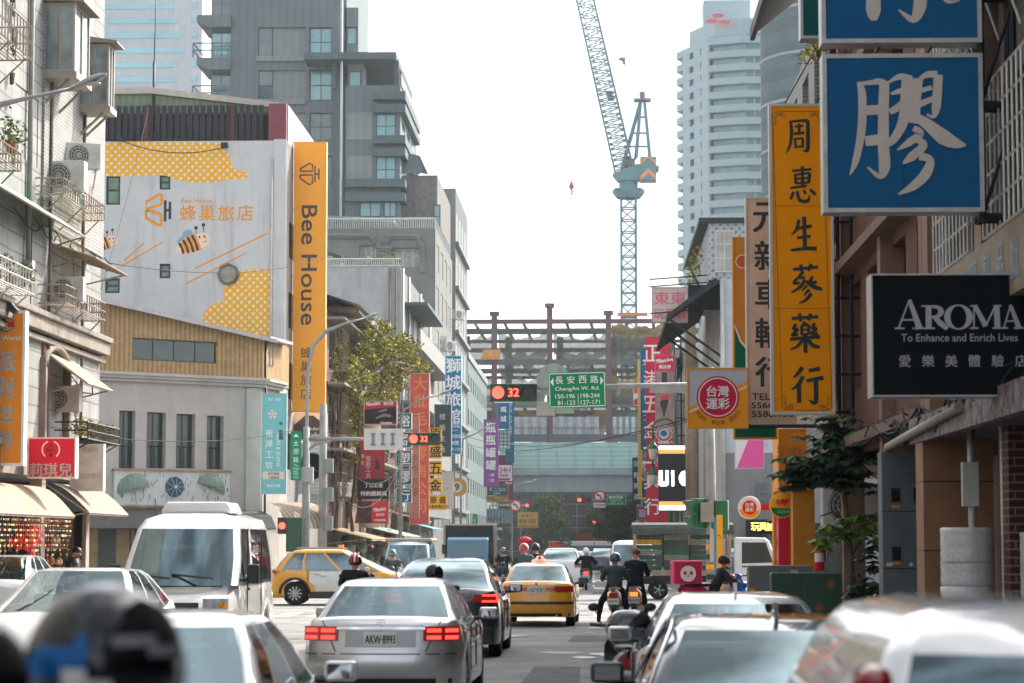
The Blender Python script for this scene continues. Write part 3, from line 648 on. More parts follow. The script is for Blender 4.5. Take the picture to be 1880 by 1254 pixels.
sign('hanging_sign', 'tall orange hanging sign with silver characters at the far left edge', -42, 570, 45, 855, 52., OR_, S('e8e6e0'), .3, 5, cat='sign',
     items=[('World', 19, 622, 9, S('e9e0d2')), ('派', 8, 665, 38, SILV), ('對', 8, 713, 38, SILV), ('世', 8, 761, 34, SILV), ('界', 8, 810, 36, SILV)], extra=logo_round)
def laurel(t, lx, lz, k, W, H):
    mb = MB(); mb.ring(lx(93), lz(826), 17*k, 14.5*k, .006, a0=R(-50), a1=R(70)); mb.ring(lx(93), lz(826), 17*k, 14.5*k, .006, a0=R(110), a1=R(230)); mb.build('emblem', S('efe4e4'), t)
    mb = MB(); mb.text('莉', lx(93), lz(818), 6*k, .004); mb.text('Rizhi', lx(93), lz(826), 6*k, .004); mb.text('❖', lx(93), lz(836), 7*k, .004); mb.build('emblem', S('5a1020'), t)
sign('shop_sign', 'red sign with silver characters and a wreath emblem over the awnings', 50, 803, 139, 878, 54., S('dd1a3c'), S('e2dcd8'), .3, 2.5,
     items=[('莉琪兒', 93, 863, 25, SILV)], extra=laurel)
sign('shop_sign', 'faded white sign with pale flowers behind the red sign', 128, 815, 190, 902, 58., M('faded_white_sign', (.68, .64, .56), rough=.5, var=.3, sc=2), S('e5e0d5'), .25, 1.5,
     items=[('花漾坊', 165, 826, 9, S('b9b2a4')), ('服飾禮品', 165, 874, 10, S('c3b9a9'))])
t = thing('floodlight', 'black floodlight fixed above the orange hanging sign', 'lamp', tuple(P(18, 560, 51.5))); mb = MB(); mb.prism([(-.28, .2), (0, .12), (.2, -.12), (.1, -.2), (-.2, 0)], -.12, .12); mb.build('housing', BLK, t, bev=.02)
MB().bar((-.2, 0, .1), (-.7, .1, .3), .04).build('arm', BLK, t)
t = thing('gift_shop', 'open gift shop front under the cream awnings crammed with goods', 'shop', (XL, 45, 0))
mb = MB(); mb.box(-2.2, 0, 0, -2.0, 16, 3.3); mb.box(-3, 16.2, 0, -.1, 16.9, 3.4); mb.build('back_wall', M('shop_interior', (.2, .13, .09), rough=.8, var=.5, sc=2), t)
for y in (1.2, 11.2, 16.2): MB().box(-.3, y, 0, .0, y+.4, 3.4).build('column', M('shop_column', (.35, .29, .25), rough=.7, var=.3), t)
mb = MB()
for z in (.7, 1.2, 1.7, 2.2): mb.box(-1.2, 12.2, z, -.4, 16, z+.04)
mb.build('shelf', M('shelf_wood', (.22, .12, .06)), t)
cols = [S(h) for h in ('b5651d', 'c98a4b', 'a33b2a', 'd9b38c', '7a4a2a', 'd0453a', 'e8c49a')]
mb = MB()
for i in range(90):
    z = IR.choice((.75, 1.25, 1.75, 2.25)); y = IR.uniform(12.3, 15.9); s = IR.uniform(.08, .17); mb.sph((-.75+IR.uniform(-.3, .3), y, z+s), s*IR.uniform(.8, 1.4), s, s*IR.uniform(.7, 1.1), 8, 5, IR.randrange(7))
o = mb.build('shelf_goods', cols, t); o['kind'] = 'stuff'
t = thing('light_curtain', 'curtain of fairy lights and beads hanging under the cream awning', 'fairy lights', (-12.25, 45, 2.5)); mb = MB()
for i in range(62):
    y = i*.18; L = IR.uniform(.5, 1.15)
    mb.bar((0, y, .05), (0, y, -L), .006, 3)
    for j in range(int(L/.11)): mb.sph((IR.uniform(-.02, .02), y+IR.uniform(-.03, .03), -j*.11-.04), IR.uniform(.016, .03), nu=5, nv=3, m=IR.choice((0, 1, 2, 3, 2)))
mb.build('bulb_strings', [M('warm_bulb', (1, .72, .35), emit=.35), S('d04a3a'), S('e3c27a'), STEEL], t)
t = thing('lion_ornament', 'red and gold festive lion ornament hanging under the awning', 'ornament', tuple(P(45, 985, 53))); mb = MB()
for i in range(40): mb.sph((IR.gauss(0, .14), IR.gauss(0, .08), IR.gauss(0, .1)), IR.uniform(.06, .12), nu=7, nv=5)
mb.build('body', S('e0301c', .7), t); mb = MB(); mb.disc(.16, .03, .12, -.14, 12, t=.05, r2=.1); mb.build('fan', S('f0b03c'), t)
mb = MB(); mb.tube([(0.05, 0, -.1), (.22, 0, -.5), (.32, 0, -.75)], [.09, .06, .03], 6); mb.build('tassel', S('d42a1c', .7), t)
A_ = Vector((-19.4, 93.4)); B_ = Vector((-13.65, 98.0)); dr = (B_-A_).normalized(); A2 = A_-dr*4
FY = ((A2.x, A2.y, 0), math.atan2(dr.y, dr.x)); LY = (B_-A2).length
CDIR = Vector((-13.2, 100.6))-B_; FCH = ((B_.x, B_.y, 0), math.atan2(CDIR.y, CDIR.x)); FSD = ((-13.2, 100.6, 0), R(90))
STU = M('grey_stucco', (.42, .39, .36), rough=.85, var=.12, sc=1.5, stain=.3, bump=.15); CORR = M('yellow_corrugated', (.44, .29, .14), rough=.6, kind='corr', a=(.21, 0), col2=(.29, .185, .09), var=.25, stain=.45, bump=.4)
t = thing('corner_building', 'grey stucco corner building with yellow corrugated upper storey', 'building', (0, 0, 0))
hs = [rectF(FY, *q) for q in ((219, 754, 249, 860), (270, 757, 305, 860), (324, 760, 359, 860), (380, 763, 411, 862))]
zled = QF(300, 692, FY)[1]
mb = MB(); wall(mb, LY, zled, hs, .35); part(t, 'wall', mb, STU, FY); mb = MB(); wall(mb, CDIR.length, zled, [], .3); part(t, 'wall', mb, STU, FCH); mb = MB(); wall(mb, 2.4, zled, []); part(t, 'wall', mb, STU, FSD)
for h in hs: window(t, *h, FY, FR_DK, GLASS, cols=2, rows=2, depth=.3)
for h in hs:
    mb = MB()
    for i in range(5): mb.bar((h[0]+h[2]*(i+.5)/5, .2, h[1]), (h[0]+h[2]*(i+.5)/5, .2, h[1]+h[3]*.4), .02)
    mb.bar((h[0], .2, h[1]+h[3]*.4), (h[0]+h[2], .2, h[1]+h[3]*.4), .03); part(t, 'window_guard', mb, BLK, FY)
strip = rectF(FY, 242, 624, 397, 664)
zA, zB = QF(200, 557, FY), QF(478, 622, FY)
ztop = lambda x: zA[1]+(zB[1]-zA[1])*(x-zA[0])/(zB[0]-zA[0])
mb = MB(); x0, z0, w_, h_ = strip
mb.quad((0, -.05, zled), (x0, -.05, zled), (x0, -.05, ztop(x0)), (0, -.05, ztop(0))); mb.quad((x0+w_, -.05, zled), (LY, -.05, zled), (LY, -.05, ztop(LY)), (x0+w_, -.05, ztop(x0+w_)))
mb.quad((x0, -.05, zled), (x0+w_, -.05, zled), (x0+w_, -.05, z0), (x0, -.05, z0)); mb.quad((x0, -.05, z0+h_), (x0+w_, -.05, z0+h_), (x0+w_, -.05, ztop(x0+w_)), (x0, -.05, ztop(x0)))
part(t, 'cladding', mb, CORR, FY)
mb = MB(); mb.quad((0, -.05, zled), (CDIR.length, -.05, zled), (CDIR.length, -.05, ztop(LY)), (0, -.05, ztop(LY))); part(t, 'cladding', mb, CORR, FCH)
mb = MB(); mb.quad((0, -.05, zled), (2.4, -.05, zled), (2.4, -.05, ztop(LY)), (0, -.05, ztop(LY))); part(t, 'cladding', mb, CORR, FSD)
window(t, x0, z0, w_, h_, FY, FR_DK, GLASS, cols=4, depth=.02)
window(t, .5, zled+.7, .9, .9, FCH, FR_DK, GLASS, cols=2, depth=-.07)
mb = MB()
for z, o in ((zled-.25, .16), (zled-.12, .26), (zled, .34)): mb.box(-.0, -o, z, LY+.1, 0, z+.12)
part(t, 'ledge', mb, STU, FY)
mb = MB()
for z, o in ((zled-.25, .16), (zled-.12, .26), (zled, .34)): mb.box(.1, -o, z, CDIR.length, 0, z+.12)
part(t, 'ledge', mb, STU, FCH)
rf = M('tin_roof', (.42, .4, .38), rough=.5, metal=.2, var=.2, stain=.3)
mb = MB(); mb.add([(0, -.4, ztop(0)+.05), (LY+.5, -.4, ztop(LY+.5)+.05), (LY+.5, 8, ztop(LY)+.6), (0, 8, ztop(0)+.6)], [(0, 1, 2, 3)]); mb.prism([(0, ztop(0)-.1), (LY+.5, ztop(LY+.5)-.1), (LY+.5, ztop(LY+.5)+.06), (0, ztop(0)+.06)], -.44, -.38)
part(t, 'roof', mb, rf, FY)
mb = MB(); mb.box(-.2, -.45, ztop(LY)-.02, CDIR.length+.3, 4, ztop(LY)+.1); part(t, 'roof', mb, rf, FCH)
mb = MB(); mb.box(-.3, .05, 0, LY, .5, .01); mb.box(LY-.75, -.1, 0, LY-.2, 0, zled-.3); part(t, 'pilaster', mb, STU, FY)
mb = MB(); mb.tube([(.3, -.1, 0), (.3, -.1, ztop(LY))], .05, 6); part(t, 'drain_pipe', mb, BLK, FCH)
x0, z0, w_, h_ = rectF(FY, 208, 866, 420, 928)
tp = thing('relief_panel', 'rain patterned relief panel with three model umbrellas above the shop', 'sign', (FY[0][0], FY[0][1], 0), FY[1])
mb = MB(); mb.box(x0, -.1, z0, x0+w_, -.01, z0+h_); mb.build('board', M('rain_board', (.52, .53, .52), var=.1), tp); mb = MB(); rn = random.Random(4)
for i in range(90): a = x0+rn.uniform(.05, w_-.05); b = z0+rn.uniform(.1, h_-.15); mb.box(a, -.106, b, a+.025, -.1, b+.14)
o = mb.build('rain_drops', S('4a6a78'), tp)
mb = MB(); mb.box(x0-.05, -.16, z0-.08, x0+w_+.05, -.005, z0); mb.box(x0-.05, -.16, z0+h_, x0+w_+.05, -.005, z0+h_+.08); mb.build('frame', M('rusty_edge', (.35, .22, .13), var=.4), tp)
UM = M('umbrella_green', (.13, .2, .15), rough=.5, var=.3, sc=6); UMB = M('umbrella_blue', (.02, .06, .11), rough=.5, var=.3)
def brolly(px, py, w2, h, tl, m):
    cx, cz = QF(px, py, FY); k = w_/212; mb = MB(); n = 10; A = []
    for i in range(n+1): a = math.pi*i/n; A.append((-math.cos(a)*w2*k, math.sin(a)*h*k))
    B = [(A[-1][0]*(1-2*i/8), -.06*(i % 2)+.05) for i in range(9)]
    ro = lambda q: (cx+q[0]*math.cos(tl)-q[1]*math.sin(tl), cz+q[0]*math.sin(tl)+q[1]*math.cos(tl))
    for i in range(n):
        a, b = ro(A[i]), ro(A[i+1]); c = ro((A[i+1][0]*.55, A[i+1][1]*.55)); d = ro((A[i][0]*.55, A[i][1]*.55)); e = ro((0, .1))
        mb.add([(a[0], -.12, a[1]), (b[0], -.12, b[1]), (c[0], -.32, c[1]), (d[0], -.32, d[1]), (e[0], -.36, e[1])], [(0, 1, 2, 3), (3, 2, 4)], 0, True)
    u = mb.build('umbrella', m, tp); mb = MB(); e = ro((0, -h*k*.9)); s = ro((0, .1)); mb.bar((s[0], -.2, s[1]), (e[0], -.16, e[1]), .03)
    for i in range(0, n+1, 2): a = ro(A[i]); q = ro((0, h*k)); mb.bar((a[0], -.13, a[1]), (ro((0, .3))[0], -.34, ro((0, .3))[1]), .015)
    mb.build('stick', M('brolly_stick', (.4, .38, .3)), u)
brolly(243, 900, 30, 27, R(12), UM); brolly(384, 897, 28, 24, R(-22), UM)
cx, cz = QF(318, 894, FY); mb = MB(); mb.disc(cx, cz, .42, -.16, 9, t=.06); mb.disc(cx, cz, .25, -.2, 9, t=.05); u = mb.build('umbrella', UMB, tp)
mb = MB()
for i in range(9): a = i*6.283/9; mb.stroke([(cx, cz, .012), (cx+.42*math.cos(a), cz+.42*math.sin(a), .012)], -.21)
mb.disc(cx, cz, .06, -.24, 8, t=.03); mb.build('ribs', S('c9cfd0'), u)
t = thing('shop_awning', 'dark grey curved awning behind the white van', 'awning', (FY[0][0], FY[0][1], 0), FY[1])
mb = MB(); mb.prism([(-.02, 3.15), (-.9, 2.9), (-1.3, 2.4), (-1.25, 2.35), (0, 2.5)], 3, LY, ax='x'); mb.build('canopy', M('charcoal_canvas', (.09, .09, .09), rough=.8, var=.2), t)
mb = MB(); mb.box(0, -.02, 0, LY, 0.02, 2.4); mb.build('shutter', M('shop_shutter', (.3, .22, .12), rough=.6, kind='stripes', a=(1.6, 0), col2=(.08, .08, .08), var=.3), t)
t = thing('shop_awning', 'brown striped barrel awning at the corner behind the white van', 'awning', (-13.2, 98.5, 0), R(62))
mb = MB(); n = 8
for i in range(n):
    a, b = i/n*1.57, (i+1)/n*1.57; q = lambda x, c: (x, -1.0*math.sin(c), 2.4+1.1*math.cos(c)); mb.add([q(-.6, a), q(2.6, a), q(2.6, b), q(-.6, b)], [(0, 3, 2, 1)], 0, True)
mb.build('canopy', M('brown_stripe_canvas', (.36, .29, .22), rough=.8, kind='stripes', a=(.3, 0), col2=(.22, .17, .13), var=.2, stain=.3), t)
FB = ((-30, 103, 0), 0.0)
BW = M('hotel_white_wall', (.57, .57, .56), rough=.8, var=.1, sc=.9, stain=.5, bump=.1)
t = bee = thing('hotel_building', 'white hotel side wall painted with bees and honeycomb clouds', 'building', (0, 0, 0))
xr, zr = QF(526, 300, FB); zt = QF(350, 259, FB)[1]
ws = [rectF(FB, *q) for q in ((195, 322, 221, 376), (293, 321, 313, 348), (193, 511, 220, 538), (293, 484, 313, 511))]
hc = rectF(FB, 401, 485, 438, 523)
mb = MB(); wall(mb, xr, zt, ws, .25); part(t, 'wall', mb, BW, FB)
FBE = ((-30+xr, 103, 0), R(90)); mb = MB(); wall(mb, 13, zt, [(1+i*3, 5+j*3.1, 1.6, 1.6) for i in range(4) for j in range(4)], .2); part(t, 'wall', mb, BRICK_W, FBE)
for i in range(4):
    for j in range(4): window(t, 1+i*3, 5+j*3.1, 1.6, 1.6, FBE, FR_DK, GLASS, 2)
MB().box(-30, 103.02, zt-.3, -30+xr, 116, zt-.01).build('roof', M('flat_roof', (.3, .3, .3)), t)
MB().box(-30, 103.02, 0, -29, 116, zt-.4).build('wall', BW, t)
GW = M('green_window_glass', (.1, .2, .12), rough=.15, var=.4, sc=4)
for h in ws: window(t, *h, FB, FR_DK, GW, cols=1, rows=2, depth=.08, fw=.09)
cx, cz = hc[0]+hc[2]/2, hc[1]+hc[3]/2; mb = MB(); mb.lathe([(hc[2]*.54, -.12), (hc[2]*.56, .03), (hc[2]*.44, .03), (hc[2]*.44, -.1)], 8, (cx, -.02, cz), 'y', sm=False); part(t, 'round_window', mb, FR_DK, FB)
mb = MB(); mb.disc(cx, cz, hc[2]*.46, -.03, 8); part(t, 'round_window_pane', mb, M('mirror_pane', (.3, .28, .22), rough=.1, var=.4), FB)
MURY = M('mural_dots', (.84, .43, .04), rough=.7, kind='dots', a=(.24, .27), col2=(.75, .68, .56), var=.06); MURO = S('e8982c', .7); MURG = S('8ea5ad', .7); MURK = S('3a3f44', .7); MURC = S('ecd0b4', .7)
FM = ((-30, 102.996, 0), 0.0)
def mural(name, pts, m, lift=0., sm=True):
    q = [QF(x, y, FM) for x, y in pts]; mb = MB(); mb.prism(smooth(q) if sm else q, -.004-lift, -.002-lift); return part(t, name, mb, m, FM)
mural('mural_cloud', [(205, 262), (182, 280), (178, 296), (186, 306), (176, 313), (170, 322), (235, 324), (298, 322), (330, 331), (375, 336), (420, 330), (450, 328), (455, 321), (446, 313), (428, 309), (421, 287), (408, 271), (392, 262), (300, 261)], MURY)
q_ = smooth([(372, 592), (376, 572), (395, 556), (411, 552), (411, 532), (422, 508), (445, 497), (480, 493), (512, 493)], closed=False)+[(513.5, 493), (513.5, 700), (372, 700)]
mural('mural_cloud', q_, MURY, sm=False)
for a in (((228, 477), (264, 445)), ((218, 490), (299, 443)), ((357, 492), (491, 427)), ((340, 520), (452, 463))):
    (x0, y0), (x1, y1) = a; mural('mural_line', [(x0, y0), (x1, y1), (x1+1, y1+2), (x0+1, y0+2.2)], MURO, .0015, sm=False)
def bee_(cx, cy, s, ang):
    ca, sa = math.cos(ang), math.sin(ang); g = lambda u, v: (cx+s*(u*ca-v*sa), cy-s*(u*sa+v*ca))
    ell = lambda a, b, u0, v0, n=16: [g(u0+a*math.cos(6.283*k/n), v0+b*math.sin(6.283*k/n)) for k in range(n)]
    mural('mural_bee_wing', ell(.3, .22, -.1, .62), MURG, .001); mural('mural_bee_wing', ell(.45, .2, -.35, .4), MURG, .0015)
    mural('mural_bee_body', [g(-1.05, 0), g(-.8, .28), g(-.3, .44), g(.4, .42), g(.85, .3), g(.97, 0), g(.85, -.3), g(.4, -.42), g(-.3, -.44), g(-.8, -.28)], MURC, .002)
    for u, b in ((-.72, .3), (-.45, .38), (-.17, .43), (.1, .44)):
        mural('mural_bee_stripe', [g(u-.07, b*.95), g(u+.06, b), g(u+.1, 0), g(u+.06, -b), g(u-.07, -b*.95), g(u-.03, 0)], MURK, .003)
        mural('mural_bee_stripe', [g(u+.07, b), g(u+.19, b), g(u+.23, 0), g(u+.19, -b), g(u+.07, -b), g(u+.11, 0)], MURO, .0028)
    for u, v in ((.45, .2), (.72, .12)): mural('mural_bee_eye', ell(.05, .08, u, v, 8), MURK, .0035)
    for u in (.3, .75): mural('mural_bee_antenna', [g(u, .35), g(u+.04, .35), g(u+.16, .72), g(u+.12, .72)], MURK, .001, sm=False); mural('mural_bee_antenna', ell(.1, .1, u+.16, .75, 8), MURK, .002)
    mural('mural_bee_smile', [g(.5, -.08), g(.62, -.15), g(.76, -.08), g(.63, -.19)], MURK, .0035)
bee_(355, 447, 33, R(22)); bee_(193, 447, 24, R(22))
def blogo(pxc, pyc, s, mm, md, par, F, y, ang=0.):
    ca, sa = math.cos(ang), math.sin(ang); k = (QF(pxc+1, pyc, F)[0]-QF(pxc, pyc, F)[0])*s; ox, oz = QF(pxc, pyc, F)
    g = lambda q, wd: [(ox+k*(a*ca-b*sa), oz+k*(a*sa+b*ca), wd*k) for a, b in q]
    mb = MB(); mb.stroke(g([(-.1, .3), (-.95, .04), (-.95, .5), (-.1, 1), (.02, .92), (.02, .38), (-.1, .3)], .18), y); mb.stroke(g([(-.95, -.02), (-.95, -.5), (-.1, -1.02), (.02, -.92), (.02, -.36), (-.12, -.24), (-.95, -.02)], .18), y-.001)
    part(par, 'emblem', mb, mm, F)
    mb = MB(); mb.stroke(g([(.25, .6), (.25, -.75)], .17), y); mb.stroke(g([(.55, .5), (.55, -.6)], .17), y); mb.stroke(g([(.2, -.05), (.55, -.02)], .17), y-.001); part(par, 'emblem', mb, md, F)
blogo(296, 385, 29, MURO, MURK, t, FM, -.005)
mb = MB(); k = QF(301, 385, FM)[0]-QF(300, 385, FM)[0]
x, z = QF(361, 368, FM); mb.text('Bee House', x, z, 9*k, -.005)
for i, ch in enumerate('蜂巢旅店'): x, z = QF(345+i*35, 391, FM); mb.text(ch, x, z, 29*k, -.005, bold=.008)
part(t, 'painted_lettering', mb, MURO, FM)
zf = QF(350, 190, FB)[1]; x1 = QF(492, 225, FB)[0]
mb = MB(); x = 0
while x < x1-.2: mb.box(x, .35, zt, x+.2, .4, zf-.02*(int(x*7) % 2)); x += .285
mb.box(0, .41, zt+1.2, x1, .5, zt+1.3); part(t, 'slat_screen', mb, M('dark_slat', (.045, .045, .05), rough=.6, var=.3), FB)
mb = MB(); mb.box(0, 1.2, zt, x1, 1.25, zf-.25); part(t, 'screen_back', mb, M('screen_back', (.06, .06, .062)), FB)
for px in (267, 425): x, _ = QF(px, 220, FB); mb = MB(); mb.box(x-.08, .28, zt, x+.08, .34, zf); part(t, 'screen_post', mb, M('maroon_post', (.12, .05, .05)), FB)
mb = MB(); mb.box(x1, .2, zt-.02, xr-.05, .5, zf+.02); part(t, 'end_panel', mb, M('maroon_panel', (.2, .035, .05), rough=.4, var=.15), FB)
mb = MB(); mb.prism([(.5, zf), (.5, zt), (12, zt), (12, zf-.0)], xr-.08, xr, ax='x'); part(t, 'side_panel', mb, M('terrace_side', (.5, .44, .42), rough=.6, var=.2, stain=.3), FB)
gp = [QF(px, py, FB) for px, py in ((150, 170), (270, 165), (510, 183))]
mb = MB(); mb.prism([(0, zf-.3), (0, gp[0][1]), (gp[1][0], gp[1][1]), (gp[2][0], gp[2][1]-.2), (gp[2][0], zf-.3)], 1.0, 1.1); part(t, 'gable', mb, M('green_corrugated', (.24, .3, .2), rough=.6, kind='corr', a=(.3, 0), var=.15), FB)
mb = MB(); mb.prism([(0, gp[0][1]), (gp[1][0], gp[1][1]), (gp[2][0]+.2, gp[2][1]-.25), (gp[2][0]+.2, gp[2][1]), (gp[1][0], gp[1][1]+.28), (0, gp[0][1]+.28)], .8, 13); part(t, 'terrace_roof', mb, M('roof_edge_cream', (.5, .46, .4), var=.2), FB)
mb = MB(); x, z = QF(275, 190, FB); z2 = QF(276, -40, FB)[1]; mb.tube([(x, .9, z-1), (x, .9, z+2)], .06, 6); mb.tube([(x, .9, z+2), (x+.05, .9, z2)], .025, 5); part(t, 'antenna_mast', mb, BLK, FB)
for px, py in ((221, 255), (413, 268)): x, z = QF(px, py, FB); mb = MB(); mb.box(x-.14, -.25, z-.1, x+.14, -.05, z+.12); mb.bar((x, -.1, z), (x, .2, z+.2), .04); part(t, 'floodlight', mb, BLK, FB)
mb = MB(); x, z = QF(517, 260, FB); mb.box(xr-.55, -.06, 0, xr-.02, -.001, zt+.05); part(t, 'corner_pilaster', mb, BW, FB)
DK = S('474a4b')
def beex(t, lx, lz, k, W, H):
    F2 = ((0, 0, 0), 0); ang = R(-90); mb = MB()
    s = 18*k; ox, oz = lx(567), lz(319); g = lambda q, wd: [(ox+s*b, oz-s*a, wd*s) for a, b in q]
    mb.stroke(g([(-.2, -.95), (-.95, -.4), (-.95, .35), (-.2, .95)][0:0] or [(-.35, -.95), (.4, -.95), (.95, -.3), (.95, .25), (.0, .3)], .15), .008)
    mb = MB(); h = lambda q, wd: [(ox+s*a, oz+s*b, wd*s) for a, b in q]
    mb.stroke(h([(-.95, .3), (-.95, .55), (0, 1.1), (.3, .95), (.3, .3), (-.95, .3)], .15), .008); mb.stroke(h([(-.95, -.1), (-.95, -.45), (0, -1.1), (.3, -.95), (.3, -.1), (-.95, -.1)], .15), .007)
    mb.stroke(h([(.55, .85), (.55, -.85)], .14), .008); mb.stroke(h([(.95, .55), (.95, -.55)], .14), .008); mb.stroke(h([(.55, 0), (.95, 0)], .14), .007)
    mb.build('emblem', DK, t)
    f = MB()
    for x in (-W/2-.12, -W/2-.36): f.bar((x, .15, -.5), (x, .15, H), .05)
    for i in range(9): z = H*i/8; f.bar((-W/2, .15, z), (-W/2-.36, .15, z), .04)
    f.build('support_ladder', BLK, t)
sign('hanging_sign', 'very tall orange hotel sign with vertical dark lettering and emblem', 538, 260, 598, 756, 105., S('ffab38'), S('e7a54e'), .45, 2,
     items=[('Bee House', 567, 487, 28, DK, {'rot': R(-90), 'w': 220, 'bold': .015}), ('蜂', 563, 648, 20, DK), ('巢', 563, 673, 20, DK), ('旅', 563, 698, 20, DK), ('店', 563, 723, 20, DK)], extra=beex, bold=.0)
GLASS_T = M('teal_reflecting_glass', (.13, .33, .35), rough=.1, var=.25, sc=.4, spec=.9)
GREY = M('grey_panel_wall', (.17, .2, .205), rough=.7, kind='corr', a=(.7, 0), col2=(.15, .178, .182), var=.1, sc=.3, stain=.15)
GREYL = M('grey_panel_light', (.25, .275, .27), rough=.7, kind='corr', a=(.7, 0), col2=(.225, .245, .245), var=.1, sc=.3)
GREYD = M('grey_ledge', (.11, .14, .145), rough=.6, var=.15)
YG_ = 205.; FG = ((-60, YG_, 0), 0.0)
def block(t, F, px0, px1, pyt, depth, m, zbot=0., name='wall', holes=(), hd=.3):
    """a block of the building whose front lies in facade frame F; the front is cut by holes"""
    x0, zt = QF(px0, pyt, F); x1, _ = QF(px1, pyt, F)
    mb = MB(); wall(mb, x1-x0, zt-zbot, list(holes), hd, 0, x0, zbot); mb.quad((x0, 0, zbot), (x0, depth, zbot), (x0, depth, zt), (x0, 0, zt)); mb.quad((x1, 0, zbot), (x1, depth, zbot), (x1, depth, zt), (x1, 0, zt))
    mb.quad((x0, 0, zt), (x1, 0, zt), (x1, depth, zt), (x0, depth, zt)); mb.quad((x0, depth, zbot), (x1, depth, zbot), (x1, depth, zt), (x0, depth, zt))
    part(t, name, mb, m, F); return x0, x1, zt
t = thing('apartment_tower', 'grey panelled apartment tower stepping down towards the street', 'building', (0, 0, 0))
rA = [rectF(FG, *q) for q in ((568, 50, 610, 103), (568, 128, 610, 184), (568, 207, 610, 258), (585, 286, 610, 340), (474, 50, 561, 105), (474, 129, 561, 184), (474, 207, 561, 258), (474, 286, 561, 340))]
block(t, FG, 425, 637, -90, 20, GREY, holes=rA)
for i, h in enumerate(rA[:4]): window(t, *h, FG, GREYD, GLASS_T if i < 2 else GLASS, 2, 2, .25, .1)
for i, h in enumerate(rA[4:]):
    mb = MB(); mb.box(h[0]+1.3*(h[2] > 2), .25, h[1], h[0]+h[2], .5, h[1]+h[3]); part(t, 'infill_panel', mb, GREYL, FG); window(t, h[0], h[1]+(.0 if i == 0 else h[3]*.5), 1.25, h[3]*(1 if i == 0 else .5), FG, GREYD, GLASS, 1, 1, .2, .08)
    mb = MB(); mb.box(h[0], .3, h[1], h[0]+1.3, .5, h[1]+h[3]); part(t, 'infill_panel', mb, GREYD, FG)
mb = MB()
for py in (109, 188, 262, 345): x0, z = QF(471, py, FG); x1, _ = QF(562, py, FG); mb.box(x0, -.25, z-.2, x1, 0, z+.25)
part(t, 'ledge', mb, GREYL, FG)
xa, _ = QF(363, 100, FG); xb, _ = QF(425, 100, FG)
for i, (pyt, pyb, pr) in enumerate(((30, 52, 0), (108, 130, 82), (186, 208, 160), (264, 286, 238), (342, 364, 316))):
    _, zt = QF(400, pyt, FG); _, zb = QF(400, pyb, FG)
    mb = MB(); mb.prism([(xa, zt), (xa, zt-(zt-zb)*.6), (xa+1.1, zb-1.2 if 0 else zb), (xb, zb), (xb, zt)], -.6, 6); part(t, 'balcony', mb, GREY, FG)
    if pr:
        _, zr = QF(400, pr, FG); mb = MB()
        for z in (zr, (zr+zt)/2): mb.bar((xa-.3, -.7, z), (xb, -.7, z), .09); mb.bar((xa-.3, -.7, z), (xa-.3, 5, z), .09)
        for x in (xa-.3, (xa+xb)/2, xb-.2): mb.bar((x, -.7, zt), (x, -.7, zr), .09)
        part(t, 'balcony_rail', mb, M('rail_teal', (.16, .22, .22)), FG)
    window(t, xa+1.1, zt+.05, xb-xa-1.15, 2.35, FG, GREYD, GLASS_T if i % 2 else GLASS, 2, 2, .4, .09)
hB = [rectF(FG, *q) for q in ((636, 49, 655, 81), (636, 127, 655, 156), (636, 182, 650, 200))]
block(t, FG, 633, 658, 14, 5, GREY, name='wing', holes=hB)
for h in hB: window(t, *h, FG, GREYD, GLASS_T, 1, 1, .2, .1)
FC = ((-60, YG_-2, 0), 0.0)
hC = [rectF(FC, *q) for q in ((690, 207, 727, 255), (690, 286, 727, 336), (660, 370, 700, 398), (704, 368, 728, 398))]
xc0, xc1, zc = block(t, FC, 634, 735, 157, 19, GREY, name='wing', holes=hC)
for i, h in enumerate(hC): window(t, *h, FC, GREYD, GLASS_T, 2, 2 if i < 2 else 1, .1, .1)
for a, b in ((207, 257), (286, 336)): r_ = rectF(FC, 637, a, 684, b); mb = MB(); mb.box(r_[0], -.06, r_[1], r_[0]+r_[2], 0, r_[1]+r_[3]); part(t, 'infill_panel', mb, GREYL, FC)
mb = MB()
for py, px in ((178, 686), (201, 686), (258, 686), (281, 686), (338, 634), (364, 634)): x0, z = QF(px, py, FC); mb.box(x0, -.7, z-.35, xc1+.5, 17, z+.35)
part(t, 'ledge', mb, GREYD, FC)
FCE = ((-60+xc1, YG_-2, 0), R(90)); mb = MB()
for i in range(3):
    for j in range(6): mb.box(2+i*5.5, -.02+.0, zc-5-j*3.6, 4.8+i*5.5, .01, zc-2.8-j*3.6)
part(t, 'side_window', mb, GLASS, FCE)
mb = MB(); mb.prism([(-.2, zc), (-.2, zc+.9), (19, zc+.9), (19, zc)], -.15, .1, ax='x') if 0 else mb.box(0, -.1, zc, 19, .15, zc+1.0); part(t, 'parapet', mb, GREYL, FCE)
x0, z0 = QF(560, 108, FC); x1, z1 = QF(729, 105, FC); mb = MB(); mb.box(x0, -1, z0-.25, x1, 18, z0+.35); part(t, 'canopy_roof', mb, GREYD, FC)
mb = MB(); r_ = rectF(FC, 636, 127, 665, 157); mb.box(r_[0], 1, r_[1]-.3, r_[0]+r_[2], 4, z0); part(t, 'penthouse', mb, GREYL, FC); window(t, r_[0]+.1, r_[1], 1.1, r_[3], FC, GREYD, GLASS_T, 1, 1, .9, .1)
for px in (612, 727): x, _ = QF(px, 150, FC); mb = MB(); mb.box(x-.2, .5, zc-.1, x+.2, .9, z0); part(t, 'canopy_post', mb, GREYD, FC)
mb = MB(); x, z = QF(628, 0, FC); mb.tube([(x, -.1, 0), (x, -.1, z+6)], .12, 6); part(t, 'drain_pipe', mb, M('white_pipe', (.5, .52, .52)), FC)
